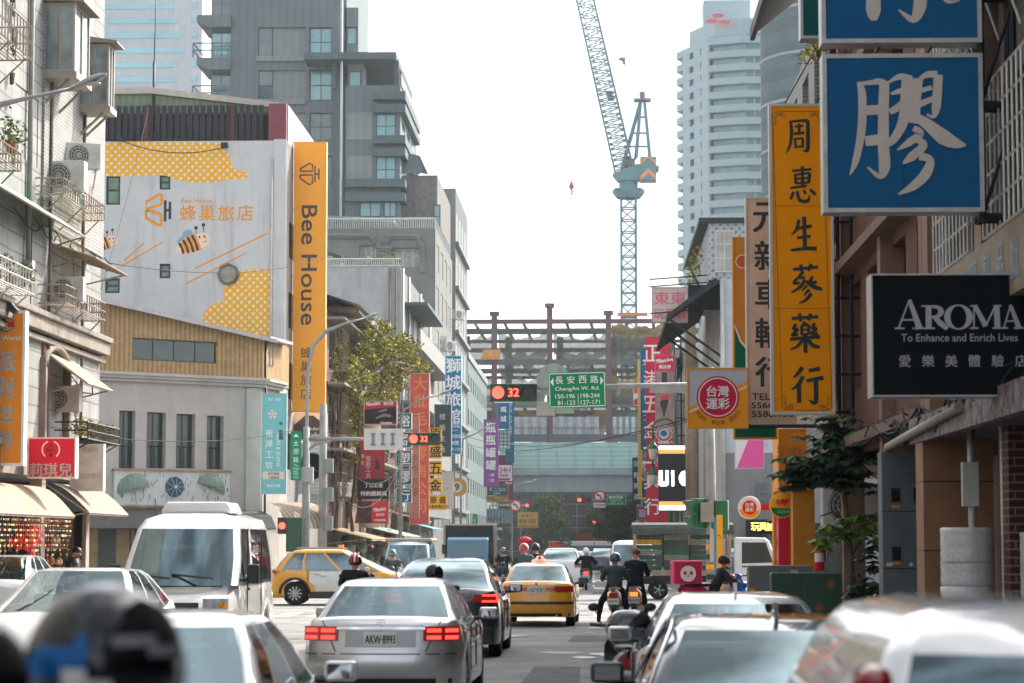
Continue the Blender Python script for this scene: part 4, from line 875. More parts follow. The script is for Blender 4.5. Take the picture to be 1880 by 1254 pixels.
x0, x1, zd = block(t, FG, 737, 803, 322, 19, M('stained_concrete', (.2, .19, .18), rough=.9, var=.3, stain=.75), name='wing')
mb = MB(); mb.add([(x0-.2, -.5, zd+.1), (x1-1.2, -.5, zd+.1), (x1-1.6, 1, zd+1.9), (x0-.2, 1, zd+2.2), (x0-.2, 12, zd+2.2), (x1-1.6, 12, zd+1.9)], [(0, 1, 2, 3), (3, 2, 5, 4)]); part(t, 'lean_to_roof', mb, GREYD, FG)
h = rectF(FG, 796, 376, 809, 420); window(t, *h, FG, GREYD, GLASS_T, 1, 2, -.1, .1)
FP = ((-40, 225, 0), 0.0); t = thing('office_block', 'plain dark grey block with long window strips further up the left side', 'building', (0, 0, 0))
x0, x1, zt = block(t, FP, 790, 836, 346, 21, GREYL)
FPE = ((-13.0, 225, 0), R(90))
hs = [(1.2+i*4.8, 5+j*4.2, 3.2, 3.0) for i in range(4) for j in range(7)]
mb = MB(); wall(mb, 21, zt, hs, .4); part(t, 'wall', mb, M('pale_grey_wall', (.13, .145, .145), rough=.8, var=.15, stain=.3), FPE)
for h in hs: window(t, *h, FPE, GREYD, GLASS_T, 2, 1, .3, .12)
mb = MB()
for j in range(7): mb.box(0, -.35, 4.6+j*4.2, 21, 0, 4.95+j*4.2)
part(t, 'ledge', mb, M('pale_grey_ledge', (.22, .24, .235), var=.2, stain=.4), FPE)
FA = ((-40, 198, 0), 0.0); t = thing('old_apartment_block', 'grey concrete block with stepped arch balconies and rooftop railing', 'building', (0, 0, 0))
GC = M('weathered_grey_concrete', (.19, .195, .185), rough=.9, var=.2, stain=.55, sc=.6)
hA = [rectF(FA, *q) for q in ((660, 450, 690, 478), (720, 455, 775, 490))]
x0, x1, za = block(t, FA, 560, 798, 420, 24, GC, holes=hA, hd=.8)
for h in hA: window(t, *h, FA, FR_AL, GLASS_C, 3, 1, .7, .1)
mb = MB()
for pts in ([(600, 433), (680, 433), (688, 440), (688, 447), (694, 447), (694, 456), (720, 456), (720, 450)], [(706, 447), (714, 440), (714, 434), (762, 434), (770, 440), (770, 447), (776, 452), (776, 500)]):
    q = [QF(a, b, FA) for a, b in pts]
    for a, b in zip(q, q[1:]): mb.bar((a[0], -.15, a[1]), (b[0], -.15, b[1]), .35)
part(t, 'arch_moulding', mb, GC, FA)
_, zr = QF(700, 402, FA); mb = MB(); mb.bar((x0, 0, zr), (x1, 0, zr), .14); mb.bar((x1, 0, zr), (x1, 22, zr), .14)
for i in range(60): mb.bar((x0+(x1-x0)*i/60, 0, za), (x0+(x1-x0)*i/60, 0, zr), .07)
for i in range(30): mb.bar((x1, .7*i, za), (x1, .7*i, zr), .07)
part(t, 'roof_railing', mb, M('white_railing', (.5, .5, .48), var=.2), FA)
mb = MB(); q = QF(600, 396, FA); q2 = QF(720, 402, FA); mb.prism([(q[0]-2, q[1]), (q2[0], q2[1]), (q2[0], q2[1]+.3), (q[0]-2, q[1]+.4)], 2, 6); part(t, 'rooftop_shade', mb, M('teal_roof', (.22, .34, .33)), FA)
FAE = ((-40+x1, 198, 0), R(90)); mb = MB(); wall(mb, 24, za, [(2+i*5.5, 3+j*3.6, 3, 2.2) for i in range(4) for j in range(7)], .4); part(t, 'wall', mb, GC, ((-40+x1+.05, 198, 0), R(90)))
for i in range(4):
    for j in range(3, 7): window(t, 2+i*5.5, 3+j*3.6, 3, 2.2, ((-40+x1+.05, 198, 0), R(90)), GREYD, GLASS, 2, 1, .3, .1)
FW = ((-40, 158, 0), 0.0); t = thing('white_walled_building', 'peeling white side wall building with plants along its roof railing', 'building', (0, 0, 0))
PW = M('peeling_white_wall', (.42, .44, .44), rough=.85, var=.15, stain=.6, sc=1.2)
x0, x1, zw = block(t, FW, 560, 735, 492, 36, PW)
FWE = ((-40+x1+.03, 158, 0), R(90)); hs = [(1.5+i*5.2, 4.2+j*3.7, 3.2, 2.4) for i in range(6) for j in range(4)]
mb = MB(); wall(mb, 36, zw, hs, .8); part(t, 'wall', mb, GC, FWE)
for h in hs: window(t, *h, FWE, FR_AL, GLASS, 3, 1, .5, .08)
mb = MB()
for j in range(4): mb.box(.5, -1.3, 3.6+j*3.7, 34, 0, 3.8+j*3.7); mb.box(.5, -1.3, 3.8+j*3.7, 34, -1.2, 4.9+j*3.7)
part(t, 'balcony_parapet', mb, M('pale_parapet', (.27, .27, .26), var=.2, stain=.4), FWE)
mb = MB(); mb.box(3, -1.6, zw-2.2, 20, .1, zw-2.0); part(t, 'canopy', mb, GREYD, FWE)
_, zr = QF(650, 476, FW); mb = MB(); mb.bar((x0, 0, zr), (x1, 0, zr), .1); mb.bar((x0, 0, zw+.1), (x1, 0, zw+.1), .1)
for i in range(46): mb.bar((x0+(x1-x0)*i/46, 0, zw), (x0+(x1-x0)*i/46, 0, zr), .05)
part(t, 'roof_railing', mb, _M['white_railing'], FW)
mb = MB(); rn = random.Random(5)
for px, py in ((620, 478), (640, 480), (664, 474), (690, 480), (705, 468), (712, 472), (655, 482)): x, z = QF(px, py, FW); leaves(mb, (x, .8, z-.1), (.8, .6, .5), 120, .16, 3, px)
part(t, 'roof_plants', mb, LEAF, FW)
mb = MB(); q = QF(598, 440, FW); q2 = QF(632, 470, FW); mb.add([(q[0]-3, 1, q[1]+.5), (q2[0], 1, q2[1]), (q2[0], 6, q2[1]), (q[0]-3, 6, q[1]+.5)], [(0, 1, 2, 3)]); mb.box(q[0]-3, 1.5, zw, q2[0]-.4, 5, q2[1]); part(t, 'rooftop_shed', mb, M('shed_tin', (.36, .36, .35), var=.2, stain=.3), FW)
mb = MB()
for px in (655, 668, 678, 688): x, z = QF(px, 455, FW); mb.bar((x, 1.5, zw), (x, 1.5, z-1.), .05)
part(t, 'rooftop_post', mb, FR_AL, FW)
t = thing('old_shophouse', 'old brown shophouses half hidden by vines and rusty window cages', 'building', (0, 0, 0))
FV = ((XL, 116.1, 0), R(90)); OLD = M('old_brown_wall', (.2, .16, .13), rough=.9, var=.4, stain=.6, sc=.8)
hs = [(1.2+i*4.0, 4+j*3.2, 2.6, 1.9) for i in range(10) for j in range(3)]
mb = MB(); wall(mb, 41, 13.2, hs, .3); mb.quad((0, 0, 0), (0, 10, 0), (0, 10, 13.2), (0, 0, 13.2)); mb.quad((0, 0, 13.2), (41, 0, 13.2), (41, 10, 13.2), (0, 10, 13.2)); part(t, 'wall', mb, OLD, FV)
for i, h in enumerate(hs): window(t, *h, FV, GREYD, (GLASS, GLASS_C)[i % 3 == 0], 2, 1, .2, .08)
for i in range(0, 10, 2):
    for j in range(3): cage(t, FV, 1+i*4.0, 4+i*4.0, 3.9+3.2*j, 5.9+3.2*j, .7, .16, M('rusty_rail', (.22, .16, .12), var=.4), 'window_cage', 4)
mb = MB()
for j in range(3): mb.box(0, -.9, 6.3+3.2*j, 41, 0, 6.42+3.2*j)
mb.box(2, -1.4, 13.2, 18, .5, 13.5); part(t, 'ledge', mb, M('weathered_ledge', (.3, .26, .22), var=.3, stain=.5), FV)
mb = MB(); mb.add([(0, -1.6, 13.4), (9, -1.6, 13.4), (9, 4, 15.2), (0, 4, 15.2)], [(0, 1, 2, 3)]); mb.box(0, .3, 13.2, 8.6, 4, 14.0); part(t, 'rooftop_shed', mb, _M['shed_tin'], FV)
mb = MB(); mb.lathe([(.55, 2.6), (.55, 4.4), (.62, 4.4), (.62, 4.5), (.55, 4.5), (.55, 8.0)], 16, (10.5, -1.2, 0)); part(t, 'round_column', mb, M('cream_column', (.55, .45, .32), rough=.6, var=.15, stain=.3), FV)
ac_unit('air conditioner on the roof edge shed of the vine covered shophouses', tuple(P(632, 590, 121)), R(10), 1.5)
for q, (px, py, Y) in enumerate(((770, 588, 175), (805, 640, 205), (765, 600, 185))): ac_unit(('air conditioner on the balcony side of the peeling white building', 'air conditioner low on the side of the grey stained wing', 'air conditioner under the pale balcony parapet')[q], tuple(P(px, py, Y)), R(30), 2)
V = thing('climbing_vine', 'overgrown yellow-green vine and tree spilling from the old shophouses', 'vine', tuple(P(690, 900, 128)))
o0 = V.location.copy(); LV = [M('vine_yellow', (.5, .46, .07), spec=.1, rough=.8, var=.3), M('vine_green', (.18, .28, .05), spec=.1, rough=.8, var=.3), M('vine_dark', (.06, .12, .03), spec=.1, rough=.8, var=.3), M('vine_ochre', (.36, .22, .06), rough=.6)]
mb = MB(); rn = random.Random(8)
for px, py, Y, r_, n in ((690, 610, 126, 1.0, 240), (660, 640, 123, 1.1, 300), (630, 680, 120, 1.1, 320), (615, 700, 118.5, .9, 300), (720, 620, 130, 1.1, 320), (740, 640, 133, 1.0, 220), (700, 660, 128, 1.3, 420), (730, 680, 132, 1.2, 380), (710, 710, 129, 1.0, 320), (740, 710, 133, .9, 200), (680, 690, 126, 1.1, 280), (612, 740, 119, .6, 120), (670, 740, 124, .6, 120), (655, 790, 122, .5, 90), (612, 790, 119, .5, 100), (668, 810, 123, .35, 50), (650, 840, 121, .4, 60), (755, 690, 136, .7, 120), (760, 665, 137, .6, 70), (665, 725, 124, .7, 140), (625, 640, 119, .6, 130), (640, 720, 121, .9, 260), (655, 760, 122, .7, 170), (600, 660, 117.5, .6, 160), (635, 770, 120.5, .6, 140), (695, 735, 127, .8, 160), (690, 640, 126, 1.0, 260), (715, 650, 129, 1.0, 260), (610, 830, 119, .4, 70), (640, 810, 121, .5, 90)):
    c = P(px, py, Y)-o0
    for q in range(5): leaves(mb, c+Vector((rn.gauss(0, r_*.5), rn.gauss(0, r_*.5), rn.gauss(0, r_*.45))), (r_*.5, r_*.5, r_*.38), n//2, .2, 4, px+q, shell=.1)
mb.build('foliage', LV, V); mb = MB()
for px, py, Y, px2, py2, Y2 in ((650, 1000, 121, 655, 640, 123), (605, 1000, 118, 612, 650, 119), (690, 880, 126, 700, 620, 128), (655, 700, 122, 745, 650, 134), (640, 950, 120, 630, 700, 120), (655, 960, 121, 660, 720, 122), (700, 660, 127, 790, 680, 138), (615, 980, 118, 625, 660, 119)):
    a, b = P(px, py, Y)-o0, P(px2, py2, Y2)-o0; m_ = [a.lerp(b, i/6)+Vector((rn.uniform(-.25, .25), rn.uniform(-.2, .2), 0))*(0 < i < 6) for i in range(7)]; mb.tube(m_, [.11, .1, .09, .08, .07, .05, .03], 6)
mb.build('stems', M('bark', (.12, .09, .06), rough=.9, var=.3), V)
def rowb(name, label, side, Y0, Y1, H, m, cols, rows, xw=None, ww=1.8, wh=1.6, pane=None, base=3.4, dep=12, shopm=None):
    t = thing(name, label, 'building', (0, 0, 0)); X = xw if xw is not None else (XL if side < 0 else XR); L = Y1-Y0; z0 = gz((Y0+Y1)/2)
    F = ((X, Y0, z0), R(90)) if side < 0 else ((X, Y1, z0), R(-90))
    px = L/cols; pz = (H-base-.6)/rows; hs = [((i+.5)*px-min(ww, px*.7)/2, base+.7+j*pz, min(ww, px*.7), min(wh, pz*.6)) for i in range(cols) for j in range(rows)]
    hs.append((.4, 0, L-.8, base-.3))
    mb = MB(); wall(mb, L, H, hs, .3); mb.box(0, .4, -.3, .02, dep, H-.02) ; mb.box(L-.02, .4, -.3, L, dep, H-.02); mb.quad((0, 0, H-.03), (L, 0, H-.03), (L, dep, H-.03), (0, dep, H-.03)); mb.quad((0, dep, 0), (L, dep, 0), (L, dep, H), (0, dep, H))
    part(t, 'wall', mb, m, F)
    for i, h in enumerate(hs[:-1]): window(t, *h, F, FR_AL if i % 2 else FR_DK, pane or (GLASS, GLASS_C, GLASS)[i % 3], 2, 1, .2, .07)
    mb = MB(); mb.box(.4, 1.8, 0, L-.4, 1.9, base-.3); part(t, 'shop_front', mb, shopm or M('dim_shop_front', (.12, .1, .085), rough=.6, kind='stripes', a=(2.3, 0), col2=(.05, .05, .05), var=.5), F)
    mb = MB(); mb.box(0, -.25, base-.3, L, 0, base); mb.box(0, -.15, H-.4, L, .2, H+.3); part(t, 'ledge', mb, GREYL, F); return t, F
TEALW = M('teal_grey_wall', (.13, .17, .17), rough=.8, var=.2, stain=.35, sc=.5)
rowb('shophouse_row', 'teal grey lower shophouse row beside the purple sign', -1, 247, 292, 22, TEALW, 9, 5)
rowb('shophouse_row', 'low tired shophouses near the far crossing on the left', -1, 293, 328, 15, GC, 7, 3)
rowb('shophouse', 'narrow pale shophouse behind the red and white signs on the right', 1, 128, 160, 12, GC, 7, 3)
rowb('shophouse', 'tall tired shophouse far down the right side', 1, 161, 225, 15, TEALW, 12, 4)
rowb('shophouse', 'dim shophouse row by the far crossing on the right', 1, 226, 318, 13, GC, 14, 3)
def tree(label, px, Y, h, r_, seed):
    b = P(px, 1000, Y); t = thing('street_tree', label, 'tree', (b.x, Y, gz(Y)), group=None); rn = random.Random(seed)
    mb = MB(); mb.tube([(0, 0, 0), (.1, 0, h*.3), (-.1, .1, h*.6), (0, 0, h*.9)], [.28, .22, .14, .05], 8)
    for i in range(7): a = rn.uniform(0, 6.28); z = h*rn.uniform(.3, .6); mb.tube([(0, 0, z), (r_*.4*math.cos(a), r_*.4*math.sin(a), z+h*.15), (r_*.75*math.cos(a), r_*.75*math.sin(a), z+h*.24)], [.1, .06, .03], 5)
    mb.build('trunk', _M['bark'], t); mb = MB()
    for i in range(26):
        a = rn.uniform(0, 6.28); u = rn.random()**.5; z = rn.uniform(.32, .95); rr = r_*u*math.sin(min(1, (1.05-z)*2.2+.2)*1.57); leaves(mb, (rr*math.cos(a), rr*math.sin(a), h*z), (r_*.38, r_*.38, h*.11), 260, .3, 3, seed*50+i, shell=.2)
    mb.build('crown', [M('far_leaf_a', (.05, .1, .03), spec=.1, rough=.8, var=.3), M('far_leaf_b', (.11, .15, .03), spec=.1, rough=.8, var=.3), M('far_leaf_c', (.025, .055, .02), spec=.1, rough=.8, var=.3)], t)
tree('dark leafy tree left of the far red light', 1003, 300, 8.6, 2.6, 1); tree('dark leafy tree right of the far crossing behind the green sign', 1125, 300, 8.4, 2.6, 2); tree('broad tree half hidden by the parked truck', 1150, 290, 8.0, 2.4, 3); tree('small tree behind the yellow sign on the left', 982, 310, 6.5, 1.7, 4)
TEAL = S('1b7a8e'); WH = S('eef0ee'); MINT = S('7cc3c4'); INK = S('20262a'); YEL = S('f3bd3d'); PURP = S('90509a'); DKRED = S('b23a48'); NAVY = S('1b5576'); SLATE = S('3b5258')
def mintx(t, lx, lz, k, W, H):
    mb = MB(); c = (lx(500), lz(762))
    for a in range(0, 360, 72): mb.add([(c[0], .008, c[1]), (c[0]+9*k*math.cos(R(a)), .008, c[1]+9*k*math.sin(R(a))), (c[0]+9*k*math.cos(R(a+40)), .008, c[1]+9*k*math.sin(R(a+40)))], [(0, 1, 2)])
    mb.prism([(lx(482.5), lz(866)), (lx(482.5), lz(880)), (lx(522.5), lz(880)), (lx(522.5), lz(866))], .012, .016); mb.build('emblem', S('ecd9c2'), t)
    mb = MB(); mb.disc(lx(515), lz(778), 3*k, .006, 10); mb.prism([(lx(512), lz(790)), (lx(518), lz(790)), (lx(520), lz(808)), (lx(512), lz(808))], .006, .01); mb.build('emblem', S('4a5a60'), t)
sign('hanging_sign', 'mint green hanging sign with pale umbrella drawing and white characters', 480, 722, 526, 907, 96.5, MINT, S('a8b8b4'), .25, 1.5,
     items=[('雨', 494, 797, 12, WH), ('洋', 494, 815, 13, WH), ('工', 494, 835, 12, WH), ('坊', 494, 854, 13, WH), ('RAIN & SHINE', 511, 826, 7, WH, {'rot': R(-90), 'w': 62}), ('四代傳承', 503, 870, 5, S('55707a')), ('工藝專家', 503, 877, 5, S('55707a')), ('雨傘洋傘', 503, 892, 6, WH), ('EST. 1930', 503, 734, 4, WH)], extra=mintx)
def house(t, lx, lz, k, W, H):
    mb = MB(); mb.prism([(lx(538), lz(806)), (lx(538), lz(782)), (lx(560), lz(763)), (lx(575), lz(763)), (lx(598), lz(782)), (lx(598), lz(806))], -.02, .1); mb.build('board', S('4a4d52'), t)
    mb = MB(); mb.text('Candery', lx(575), lz(788), 9*k, -.03, bold=.0); mb.text('Cafe', lx(574), lz(799), 10*k, -.032, bold=.01); mb.build('lettering', WH, t)
sign('cafe_sign', 'dark house shaped cafe sign below the tall orange sign', 536, 758, 600, 808, 106.3, S('e8e6e0'), S('d8d4cc'), .2, .5, extra=house)
t = thing('round_sign', 'round teal sign with a small drawing behind the signal pole', 'sign', tuple(P(573, 856, 108)), 0); k = 108/FPX
mb = MB(); mb.disc(0, 0, 25*k, 0, 30, t=.2); mb.build('panel', S('1f9d9a'), t); mb = MB(); mb.ring(0, 0, 25*k, 23*k, -.004); mb.build('rim', S('0f6f78'), t)
mb = MB(); mb.text('咖', .25, .1, .25, -.006); mb.prism([(.0, -.25), (.35, -.1), (.36, -.16), (.02, -.33)], -.006, -.003); mb.build('emblem', INK, t); mb = MB(); mb.bar((-.5, .1, 0), (-1.3, .1, 0), .06); mb.build('bracket', BLK, t)
t = thing('street_name_sign', 'green vertical street name sign fixed to the left signal pole', 'street sign', tuple(P(543, 882, 94.6))); k = 94.6/FPX
MB().box(-9.5*k, 0, 0, 9.5*k, .05, 90*k).build('panel', S('108a62'), t); mb = MB()
for a in (('太', 68, 10), ('原', 53, 10), ('路', 38, 10)): mb.text(a[0], 0, a[1]*k, a[2]*k, -.004)
for i, a in enumerate(('Tai', 'Yuan', 'Rd.', '17|43', '57|51')): mb.text(a, 0, (27.5-i*5.6)*k, 4.2*k, -.004)
mb.prism([(-5*k, 80*k), (5*k, 80*k), (0, 86*k)], -.005, -.003); mb.build('lettering', WH, t)
def mil(t, lx, lz, k, W, H):
    mb = MB(); mb.prism([(lx(669), lz(778)), (lx(669), lz(752)), (lx(727), lz(747)), (lx(727), lz(775))], .013, .016); mb.build('picture', M('ad_dark', (.035, .03, .035), var=.5, sc=3), t)
    mb = MB(); mb.stroke([(lx(690), lz(768), 3*k), (lx(705), lz(762), 6*k), (lx(718), lz(764), 5*k)], .009); mb.stroke([(lx(694), lz(756), 2*k), (lx(710), lz(752), 4*k)], .009); mb.build('picture', S('8b7a78'), t)
sign('billboard', 'red and black power tool billboard above the white sign back', 668, 736, 729, 780, 119, S('b8303f'), S('c9c2bd'), .2, 1,
     items=[('Milwaukee', 685, 741, 7, WH, {'w': 26, 'rot': R(6)}), ('美沃奇', 713, 741, 6, WH), ('特約經銷商', 709, 776.5, 4, WH)], extra=mil)
sign('banner_sign', 'tall red tool shop banner with white brush writing behind the cream column', 657, 800, 706, 900, 121.5, DKRED, S('9a3440'), .15, .8, items=[('電', 676, 842, 9, S('d9b9b8')), ('動', 676, 852, 9, S('d9b9b8')), ('工', 676, 862, 9, S('d9b9b8')), ('具', 676, 874, 9, S('d9b9b8')), ('專', 665, 838, 8, S('d9b9b8')), ('家', 665, 850, 8, S('d9b9b8'))],
     extra=lambda t, lx, lz, k, W, H: [MB().stroke([(lx(690), lz(844), 5*k), (lx(694), lz(852), 6*k), (lx(692), lz(862), 9*k)], .01).build('picture', S('4c3d46'), t)])
sign('shop_sign', 'black hardware shop sign with white characters under the red banner', 656, 880, 713, 916, 121, S('1d2326'), S('2b2f31'), .3, .8, items=[('丁山五金', 686, 891, 8, WH), ('特約經銷商', 686, 906, 9, WH)])
sign('shop_sign', 'small red and black tool sign beneath the black hardware sign', 655, 920, 713, 961, 119.8, S('cf3046'), S('8c5a5c'), .3, .8, items=[('Milwaukee', 697, 935, 7, WH, {'w': 22, 'rot': R(8)}), ('美沃奇', 698, 945, 5, WH), ('特約經銷商', 698, 955, 4, WH)],
     extra=lambda t, lx, lz, k, W, H: [MB().prism([(lx(656), lz(960)), (lx(656), lz(921)), (lx(682), lz(921)), (lx(682), lz(960))], .014, .018).build('picture', M('ad_dark2', (.1, .06, .06), var=.8, sc=4), t)])
for ch, y0, y1 in (('裕', 758, 788), ('源', 793, 822), ('塑', 827, 856), ('膠', 861, 890), ('行', 896, 923)):
    sign('square_sign', 'blue square sign with the white character %s in the column of five' % ch, 727, y0, 756, y1, 122.5, TEAL, S('c4ced0'), .3, 1.2, items=[(ch, 742, (y0+y1)/2, 21, WH)], bold=.02, group='blue square signs of the plastics shop')
sign('banner_sign', 'very tall faded salmon red banner with yellow brush characters', 752, 685, 788, 963, 129, M('salmon_banner', (.66, .14, .12), rough=.6, var=.25, sc=.5), S('d8b0a0'), .3, 1,
     items=[(c, 771, 705+i*32, 24, S('e8945c')) for i, c in enumerate('大批毛巾零售公司')])
sign('banner_sign', 'narrow faded pink strip sign overlapping the salmon banner', 755, 770, 770, 950, 127, M('pink_strip', (.5, .27, .24), rough=.6, var=.3, sc=1), S('c9b0a6'), .12, .6, items=[(c, 762, 795+i*22, 11, S('c05a58')) for i, c in enumerate('各式毛巾批發')])
sign('hanging_sign', 'slate grey hanging sign with small white vertical characters', 797, 742, 829, 839, 140, SLATE, S('aab4b4'), .3, 1.2, items=[(c, 812, 765+i*20, 11, S('c8d2d2')) for i, c in enumerate('禮趣生活')], bold=.0)
sign('hotel_sign', 'tall bright blue hotel sign with large white characters', 817, 653, 847, 834, 152, S('157fae'), S('a9c6d2'), .35, 1.2, items=[(c, 832, 671+i*31, 26, WH) for i, c in enumerate('獅城旅館')]+[('HOTEL', 835, 781, 8, WH, {'w': 20}), ('商務住宿', 833, 790, 4, S('9fc4d6')), ('長安西路', 834, 801, 7, WH), ('40號', 834, 813, 8, WH), ('2229-1229', 834, 825, 5, WH)])
for ch, y0, y1 in (('原', 785, 809), ('盛', 815, 842), ('五', 846, 873), ('金', 878, 903)):
    sign('square_sign', 'yellow square sign with the black brush character %s in a column' % ch, 788, y0, 811, y1, 124, YEL, S('d8a94a'), .25, .6, items=[(ch, 799.5, (y0+y1)/2, 20, INK)], bold=.02, group='yellow square signs of the hardware shop')
sign('square_sign', 'wider yellow sign with two rows of black characters at the column foot', 788, 909, 820, 936, 123.6, YEL, S('d8a94a'), .25, .6, items=[('原 盛', 804, 918, 12, INK), ('五金有限公司', 804, 930, 6, INK)])
sign('hanging_sign', 'plain off-white hanging sign behind the yellow squares', 809, 865, 832, 935, 142, S('d6d0cb'), S('b8b2ae'), .3, .8, items=[('GUT', 823, 897, 4, S('c09a90'))])
t = thing('round_sign', 'round gold billiard sign showing the number nine', 'sign', tuple(P(841, 894, 158))); k = 158/FPX
MB().disc(0, 0, 17*k, 0, 28, t=.3).build('panel', S('c9a15a'), t); MB().disc(-2*k, 0, 10*k, -.01, 24, t=.01).build('panel', S('d9d6cc'), t); MB().text('9', -2*k, 0, 12*k, -.016, bold=.03).build('lettering', INK, t); MB().bar((-17*k, .15, 0), (-40*k, .15, 0), .08).build('bracket', BLK, t)
sign('hanging_sign', 'purple hanging sign with four white brush characters', 888, 770, 915, 894, 215, PURP, S('7d4a86'), .35, .8, items=[(c, 901, 785+i*23, 18, WH) for i, c in enumerate('瓶瓶罐罐')]+[('一樓', 901, 872, 6, S('d8c4dc')), ('二樓', 901, 882, 6, S('d8c4dc'))])
sign('hanging_sign', 'small blue hanging sign with two white characters beneath the signal', 913, 733, 936, 788, 220, S('13688c'), S('7fa9b8'), .35, .8, items=[('瑪', 924, 752, 10, WH), ('城', 924, 769, 11, WH), ('一', 924, 738, 3, WH)])
sign('shop_sign', 'blue and white grid display board under the small blue sign', 913, 789, 936, 824, 221, M('grid_board', (.5, .5, .46), kind='tile', a=(.36, .34, .06), col2=(.06, .22, .3)), S('7fa9b8'), .3, .8, items=[('批發 零售', 924, 820, 3, WH)])
sign('hanging_sign', 'deep blue narrow sign with slanted white letters behind the grid board', 928, 735, 944, 850, 223, S('155a78'), S('23566c'), .3, .6, items=[('BZ 52 PK', 936, 770, 8, S('8fb9c6'), {'rot': R(-90), 'w': 60}), ('玻璃瓶', 936, 815, 5, S('8fb9c6'))])
sign('parking_sign', 'white and red all hours parking sign on a maroon board', 911, 853, 941, 884, 222, S('d9dadb'), S('6c3a50'), .3, .8, items=[('24H', 927, 863, 10, S('b32c40'), {'w': 20}), ('停車場', 925, 873, 5, S('2a5a80'))], extra=lambda t, lx, lz, k, W, H: [MB().prism([(lx(914), lz(882)), (lx(914), lz(878)), (lx(938), lz(878)), (lx(935), lz(882))], .013, .016).build('stripe', S('b32c40'), t)])
sign('banner_sign', 'tall maroon board behind the parking sign', 912, 836, 942, 918, 224, S('6a3548'), S('5a3040'), .2, .5, items=[('MAX', 934, 887, 4, WH)])
sign('shop_sign', 'dark green shop board with pale characters below the parking sign', 894, 890, 933, 910, 219, S('2f5a55'), S('98843c'), .3, 1, items=[('不二', 905, 899, 7, S('c8d8d0')), ('國際', 922, 899, 7, S('8fb0a6')), ('專業修理', 912, 906, 3, S('c8d8d0'))])
sign('shop_sign', 'yellow and brown picture board beneath the dark green board', 893, 911, 933, 922, 218.5, M('picture_board', (.45, .32, .08), var=.8, sc=1.2), S('4f6a5c'), .3, .6)
sign('shop_sign', 'grey board with a row of blue shapes hanging over the left pavement', 893, 934, 926, 960, 217, M('grey_row_board', (.35, .38, .38), kind='stripes', a=(.28, 0), col2=(.1, .18, .26), var=.3), S('7f8a86'), .3, 1, items=[('禮品包裝', 909, 953, 6, S('34505c'))])
sign('shop_sign', 'grey lattice notice board right of the blue shape board', 926, 936, 941, 961, 216, M('lattice_board', (.36, .4, .4), kind='tile', a=(.24, .2, .04), col2=(.12, .2, .24)), S('7f8a86'), .2, .6)
sign('shop_sign', 'yellow and blue shop sign beside the far left traffic light', 950, 940, 988, 969, 255, S('c3a04a'), S('a58a48'), .3, .8, items=[('專 業 五', 968, 947, 6, S('8a6a34')), ('便宜 存摺', 968, 957, 8, S('2f5d8c'), {'w': 30}), ('免費停車送貨到府', 969, 966, 3.5, S('a23a3a'), {'w': 34})])
sign('shop_sign', 'dark sign with white characters behind the covered blue truck', 901, 965, 923, 983, 200, S('1f4440'), S('34605a'), .3, .6, items=[('丞相傳', 912, 971, 6, WH, {'w': 19}), ('印章店', 912, 979, 3, S('8fb0a6'))])
t = thing('street_name_sign', 'small distant green street name sign above the covered truck', 'street sign', tuple(P(871.5, 966, 190))); k = 190/FPX
MB().box(-4.5*k, 0, 0, 4.5*k, .08, 22*k).build('panel', S('1c9a6c'), t); mb = MB(); [mb.text(c, 0, (16-i*5.5)*k, 4*k, -.005) for i, c in enumerate('太原路')]; mb.build('lettering', WH, t); MB().box(-.05, .1, -8*k*2, .05, .2, 22*k).build('pole', STEEL, t)
def stall(label, px0, py0, px1, py1, Y0, Y1, m, out=2.2):
    X0 = XL; z = P(px0, py0, Y0).z; awning('shop_awning', label, X0, X0+out, Y0, Y1, z, z-.55, m, scal=.12)
stall('striped white and ochre canvas awning beyond the taxi', 640, 968, 690, 985, 117, 125, M('stripe_canvas', (.55, .47, .34), rough=.8, kind='stripes', a=(.8, 0), col2=(.34, .22, .12), var=.2)); stall('brown corrugated awning over the dark stall on the left', 680, 976, 730, 1000, 126, 136, M('brown_tin', (.25, .17, .12), rough=.7, var=.3, kind='corr', a=(.3, 0)))
stall('pale green tin awning next to the blue squares', 706, 966, 770, 985, 137, 150, M('green_tin', (.25, .36, .3), rough=.6, var=.2)); stall('terracotta tiled awning under the yellow sign column', 775, 940, 812, 950, 154, 160, M('terracotta', (.4, .2, .13), rough=.8, var=.3))
stall('turquoise awning shading a shop before the far row', 780, 955, 815, 960, 161, 172, M('turquoise_canvas', (.12, .4, .42), rough=.7)); stall('long grey awning further down the left pavement', 890, 970, 930, 985, 230, 270, M('grey_canvas', (.22, .24, .24), rough=.8, var=.3))
t = thing('shop_sign', 'white slatted board beside the signal pole above the taxi', 'shutter', (-12.6, 108, 0)); MB().box(-1.3, 0, 4.0, .4, .1, 6.3).build('panel', M('white_slats', (.6, .6, .58), kind='hstripes', a=(.16, 0), col2=(.45, .45, .44)), t); MB().box(-.2, .1, 2.6, .4, .2, 8.2).build('post', PW, t); MB().box(-1.3, -.05, 2.9, 0, .05, 3.4).build('lower_board', S('c8c6ae'), t)
t = thing('shop_goods', 'bundled bags and red cloth hung outside the left hardware stalls', 'shop goods', (-12.4, 119, 0)); mb = MB(); rn = random.Random(12)
for i in range(60): mb.sph((rn.uniform(-.7, .5), rn.uniform(0, 40), rn.uniform(.3, 2.3)), rn.uniform(.12, .35), rn.uniform(.15, .6), rn.uniform(.15, .5), 7, 5, rn.randrange(5))
mb.build('bundles', [S('8c2a34'), S('b9b2a6'), S('3d4a4c'), S('6d5a48'), S('8fa7a6')], t)['kind'] = 'stuff'
XN = 4.9
